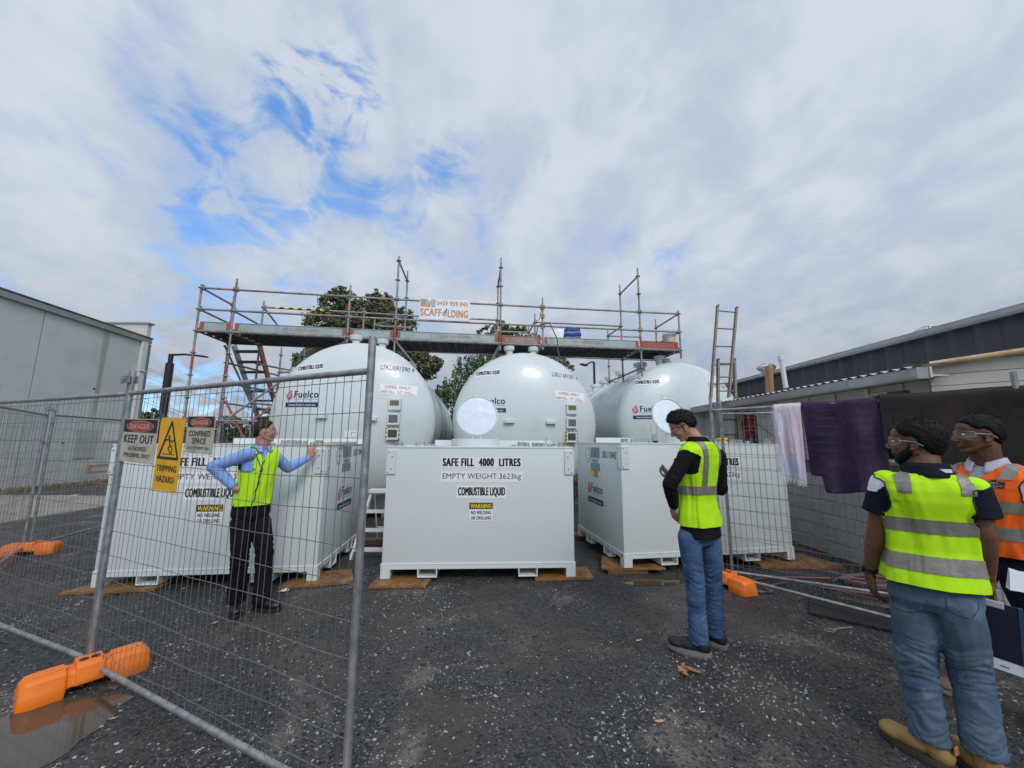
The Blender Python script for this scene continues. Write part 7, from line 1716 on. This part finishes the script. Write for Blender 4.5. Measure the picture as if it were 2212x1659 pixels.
t = empty('mobile_phone', pc, 'dark mobile phone held in front of the man in the black jacket', 'phone'); mb = MB(); mb.fbox(pc, u, w, n, (-.078, .078), (-.037, .037), (-.004, .004)); mb.build('case', M['black'], t, bevel=.003)
mb = MB(); q = -1 if n.z < 0 else 1; mb.fbox(pc, u, w, n * q, (-.073, .073), (-.033, .033), (.0042, .0050)); mb.build('screen', mat('phone_screen_glass', (.03, .04, .06), .06, spec=.9), t)

# ---- 3: man with beard, lime vest, back to us
zC = lambda x, y: ((2050 + x / 3.19) / 1.15732, (980 + y / 3.19) / 1.15732)
zD = lambda x, y: ((1960 + x / 3.19) / 1.15732, (1400 + y / 3.19) / 1.15732)
f3_, s3_ = dirs((.50, .865)); fp3, sp3 = dirs((.56, .83))
Hd3 = Head(P(1977, 957, 2.27), (-.50, .86, .02), (-.04, 0, 1), 1.10)
nk3 = P(1999, 1014, 2.23); pel3 = P(2014, 1258, 2.26)
J = dict(sp=sp3, sn=s3_, fp=fp3, fn=f3_, pel=pel3, neck=nk3)
J['shL'] = P(*zC(525, 735), 2.33); J['elL'] = P(*zC(450, 1110), 2.38); J['wrL'] = P(*zC(395, 1440), 2.46)
J['shR'] = P(*zC(1225, 800), 2.11); J['elR'] = P(*zC(1310, 1130), 2.10); J['wrR'] = P(*zC(1345, 1500), 2.20)
J['hpL'] = P(1978, 1300, 2.32); J['knL'] = P(1978, 1425, 2.34); J['anL'] = P(2008, 1572, 2.31)
J['hpR'] = P(2062, 1305, 2.20); J['knR'] = P(2094, 1440, 2.22); J['anR'] = P(2122, 1600, 2.19)
J['heelL'] = V(2.31, 2.27, 0); J['toeL'] = V(2.21, 2.50, 0); J['heelR'] = V(2.40, 2.13, 0); J['toeR'] = V(2.44, 2.43, 0)
navy = cloth('navy_polo', (.008, .012, .024), var=.3); jean3 = denim('faded_denim', (.115, .165, .225), (.055, .090, .140))
skinB = skinmat('brown_skin', (.175, .082, .047))
def hair3(root):
    Hd3.hair(root, HAIR, front=.070, side=.002, back=-.070, th=.013, seed=9, messy=.004, tuft=2600, tl=.012); Hd3.eyes(root)
    mb = MB(); Hd3.cap(mb, (0, .066, -.092), (0, .058, -.100), .024, .022)
    for q in (-1, 1): Hd3.cap(mb, (q * .060, .006, -.038), (q * .036, .052, -.080), .022, .026); Hd3.cap(mb, (q * .034, .055, -.088), (0, .068, -.095), .021, .022); Hd3.cap(mb, (q * .067, .000, -.005), (q * .063, .004, -.04), .008, .016); Hd3.cap(mb, (q * .004, .094, -.046), (q * .028, .080, -.058), .006, .006)
    b = remesh(mb, .004, 2, lambda p, n: .002 * nz3(p, 90)); b.build('beard', HAIR, root, smooth=180)
def ex3(root, d):
    c = collar(root, Hd3, nk3, f3_, s3_, navy, 'collar', r=.080, h=.066, open_=.5, lean=(-.005, -.01, .004))
    Sf = d['Sf']
    mb = MB(); rb = J['neck'] - f3_ * .104 + s3_ * .035 - UZ * .000; mb.fbox(rb, s3_, f3_, UZ, (-.035, .035), (-.006, -.001), (-.009, .009)); mb.build('collar_label', M['white'], c)
    # white shoulder insert on the left sleeve
    mb = MB(); sh, el = J['shL'], J['elL']; ax = (el - sh).normalized()
    def wf(a, b):
        th = (-.6 + 2.6 * a); h = -.055 + .085 * b * (1 - .2 * a); u_ = (UZ - ax * UZ.dot(ax)).normalized(); v_ = -s3_; v_ = (v_ - ax * v_.dot(ax)).normalized(); q_ = ax.cross(v_)
        return sh + ax * h + (v_ * math.cos(th) + -f3_ * math.sin(th)) * (.0735 + .006 * (1 - b)) + UZ * .012
    # jeans pockets
    for s_, (px_, py_) in (('L', (1980, 1298)), ('R', (2072, 1303))):
        pass
    pockets(d['trousers'], [[(865, 285), (872, 375), (940, 405), (1010, 418), (1120, 400), (1150, 310)], [(1290, 300), (1300, 385), (1395, 440), (1500, 470), (1548, 400), (1552, 320)]], zD)
    mb = MB(); wr = J['wrL']; ax = (J['elL'] - wr).normalized(); mb.lathe([(.033, .012), (.036, .014), (.036, .034), (.033, .036)], wr, ax, 20); mb.ball(wr + ax * .024 - s3_ * .036, (.02, .02, .008), Matrix((f3_, ax, s3_)).transposed()); mb.build('wristwatch', M['rubber'], root, smooth=40)
tanb = mat('tan_work_boot_suede', (.40, .245, .085), .8, col2=(.30, .18, .065), vscale=9, bump=.4, bscale=90)
person('man3', J, 'bearded man with his back turned, lime vest, jeans and tan boots', skinB, hair3, [navy, M['paper']], jean3, (.305, tanb, mat('dark_brown_sole', (.06, .045, .035), .7), mat('brown_lace', (.12, .07, .03), .8), .155, .118, None, .032, True),
       prof_scaled(1.10, 1.10, .03), HIVIS, dict(seed=11, vcut=(.6, .1), bands=((.335, .425), (.115, .20)), verts_=((-.150, -.094, .64, .945, True), (.086, .142, .64, .945, True), (-.16, -.11, .60, .95, False), (.11, .16, .60, .95, False)),
            piping=True, armholes=[(J['shL'] + UZ * -.012 - s3_ * .008, -s3_, .112), (J['shR'] + UZ * -.012 + s3_ * .008, s3_, .112)], hem=0.0, backneck=.93),
       Hd3, .5, hipk=1.10, shirtcol=lambda p: 1 if (p - J['shL']).dot((J['elL'] - J['shL']).normalized()) < .055 + .02 * (p - J['shL']).dot(f3_) and (p - J['shL']).dot(-s3_ + UZ) > .02 else 0, sleeve=.62, extra=ex3, trR=(.106, .082, .080), armR=(.064, .052), feetpos=V(2.33, 2.25, 0),
       hands=dict(L=(V(.05, .0, -1), s3_ * 1.0 + f3_ * .2, f3_, dict(curl=(.30, .36, .42, .5), k=1.05)), R=(V(.12, .05, -1), -s3_ * .9 + f3_ * .1, f3_ * 1.0, dict(curl=(.42, .5, .55, .55), k=1.05))))
Hd3.specs('safety_glasses', 'clear safety glasses on the bearded man with his back turned', M['lens'], mat('clear_temple_plastic', (.55, .57, .6), .2, alpha=.75))
# things in his right hand: folder with papers and a pale phone
wr = J['wrR']; fo = P(2147, 1362, 2.24); uxf = (P(2176, 1316, 2.20) - P(2117, 1300, 2.27)).normalized(); uzf = UZ - uxf * UZ.dot(uxf); uzf.normalize(); nf = uxf.cross(uzf).normalized()
fold_tilt = Matrix.Rotation(R(3), 3, nf); uzf = fold_tilt @ uzf
t = empty('document_folder', fo, 'dark navy folder of papers hanging from the bearded man\'s right hand', 'folder'); mb = MB(); mb.fbox(fo, uxf, uzf, nf, (-.095, .085), (-.135, .150), (-.006, .006)); mb.build('cover', mat('navy_folder', (.008, .010, .028), .5), t, bevel=.003)
mb = MB(); mb.fbox(fo, uxf, uzf, nf, (.0855, .104), (-.137, .152), (-.009, .009)); mb.build('spine', mat('blue_cloth_spine', (.03, .06, .12), .8), t, bevel=.003)
mb = MB(); mb.fbox(fo, uxf, uzf, nf, (-.10, .105), (-.190, -.1365), (-.004, .004)); sh = mb.build('paper_stack', M['paper'], t)
mb = MB(); fnf = frame(fo + nf * .0042 if nf.y < 0 else fo - nf * .0042, uxf if nf.y < 0 else uxf, uzf)
mb.fbox(fo, uxf, uzf, nf, (.012, .040), (-.172, -.164), (-.0048, .0048)); mb.fbox(fo, uxf, uzf, nf, (.09, .106), (-.196, -.150), (-.006, .006), mi=1); mb.build('printed_mark', [M['grey'], mat('maroon_edge', (.10, .02, .03), .6)], sh)
pc = P(2142, 1302, 2.17); mb = MB(); mb.fbox(pc, uxf, uzf, nf, (-.040, .040), (-.018, .014), (-.010, .010)); t2 = tag(mb.build('pale_phone', mat('pale_grey_phone', (.45, .47, .47), .4), loc=pc, bevel=.004), 'pale grey phone gripped above the navy folder', 'phone')

# ---- 4: man in orange vest at the right edge
f4_, s4_ = dirs((-.965, -.26)); fp4, sp4 = dirs((-.99, -.05))
Hd4 = Head(P(2112, 942, 2.55), (-.885, .46, .0), (0, 0, 1), 1.08)
nk4 = P(2133, 996, 2.56); pel4 = V(nk4.x + .02, 2.62, .99)
J = dict(sp=sp4, sn=s4_, fp=fp4, fn=f4_, pel=pel4, neck=nk4)
J['shL'] = nk4 - s4_ * .20 + V(.0, 0, -.115); J['elL'] = nk4 - s4_ * .27 + V(.05, 0, -.40); J['wrL'] = nk4 + V(-.10, -.30, -.60)
J['shR'] = nk4 + s4_ * .20 + V(0, 0, -.11); J['elR'] = nk4 + s4_ * .25 + V(.06, 0, -.38); J['wrR'] = nk4 + V(-.04, .25, -.62)
J['hpL'] = V(pel4.x, 2.52, .92); J['knL'] = V(pel4.x + .04, 2.46, .52); J['anL'] = V(pel4.x + .14, 2.46, .11)
J['hpR'] = V(pel4.x, 2.72, .92); J['knR'] = V(pel4.x - .05, 2.80, .51); J['anR'] = V(pel4.x - .02, 2.86, .11)
J['heelL'] = V(pel4.x + .09, 2.43, 0); J['toeL'] = V(pel4.x - .2, 2.47, 0); J['heelR'] = V(pel4.x + .04, 2.84, 0); J['toeR'] = V(pel4.x - .25, 2.89, 0)
lav = cloth('pale_lavender_polo', (.52, .52, .62)); jean4 = denim('dark_navy_denim', (.012, .020, .038), (.008, .013, .026))
def hair4(root): Hd4.hair(root, HAIR, front=.068, side=.004, back=-.058, th=.006, seed=13, messy=.003, tuft=1500, tl=.009, thtop=.009); Hd4.eyes(root)
def ex4(root, d):
    collar(root, Hd4, nk4, f4_, s4_, lav, 'collar', r=.072, h=.055, open_=.30)
    Sf, ra = d['Sf'], d['ra']
    # black company badge on the chest (his left side)
    def bfn_(u, v, dd):
        t = .60 + v; rg = ra(t); x = -.075 - u; e = rg[6] / 2; sa = math.copysign((abs(x) / rg[3]) ** e, x); return Sf(math.asin(max(-1, min(1, sa))), t, .004 + dd)
    mb = MB(); plate(mb, bfn_, 0, 0, .115, .075, 0, .0, 8, 4); plate(mb, bfn_, .01, .045, .022, .02, 0, .0, 2, 2)
    text(mb, bfn_, "DIESEL", -.005, .017, .08, .019, 1, .0018, bold=.04); text(mb, bfn_, "AUSTRALIA", .0, -.012, .095, .013, 1, .0018, bold=.02); plate(mb, bfn_, -.005, -.028, .07, .004, 1, .0018)
    mb.build('badge', [M['rubber'], M['signcream']], d['vest'], smooth=180)
tanw = mat('worn_beige_boot', (.23, .17, .10), .85, col2=(.16, .115, .07), vscale=11, bump=.4, bscale=90)
skinB4 = skinmat('deep_brown_skin', (.15, .072, .044))
person('man4', J, 'man in orange vest and pale polo shirt with clear glasses at the right edge', skinB4, hair4, lav, jean4, (.30, tanw, mat('beige_sole', (.22, .18, .13), .8), M['rubber'], .15, .112, None, .030),
       prof_scaled(1.17, 1.12, .03), HIVISO, dict(seed=17, vcut=(.60, .118), bands=((.35, .435), (.15, .235)), verts_=((-.155, -.098, .66, .945, False), (.098, .155, .66, .945, False), (-.16, -.11, .60, .95, True), (.11, .16, .60, .95, True)),
            piping=True, armholes=[(J['shL'] + UZ * -.012, -s4_, .112), (J['shR'] + UZ * -.012, s4_, .112)], hem=0.0, backneck=.955),
       Hd4, .5, sleeve=.68, extra=ex4, trR=(.100, .080, .080), armR=(.060, .050), feetpos=V(pel4.x, 2.64, 0),
       hands=dict(L=(V(-.5, -.1, -.8), V(.2, .9, -.2), V(-.8, 0, .5), dict(curl=(.5, .55, .6, .6))), R=(V(-.2, 0, -1), V(0, -1, 0), V(-1, 0, 0), dict(curl=(.4, .4, .5, .5)))))
Hd4.specs('safety_glasses', 'clear safety glasses on the man in the orange vest', M['lens'], mat('clear_temple_plastic', (.55, .57, .6), .2, alpha=.75))
pc = P(2203, 1258, 2.30); mb = MB()
for k in range(4):
    uu = Matrix.Rotation(R(8 + k * 3), 3, 'Y') @ V(1, 0, 0); ww = Matrix.Rotation(R(8 + k * 3), 3, 'Y') @ UZ; mb.fbox(pc + V(0, .004 * k, 0), uu, ww, V(0, 1, 0), (-.055, .12), (-.05, .06), (0, .0018))
tag(mb.build('folded_papers', M['paper'], loc=pc), 'folded white papers held by the man in the orange vest', 'papers')
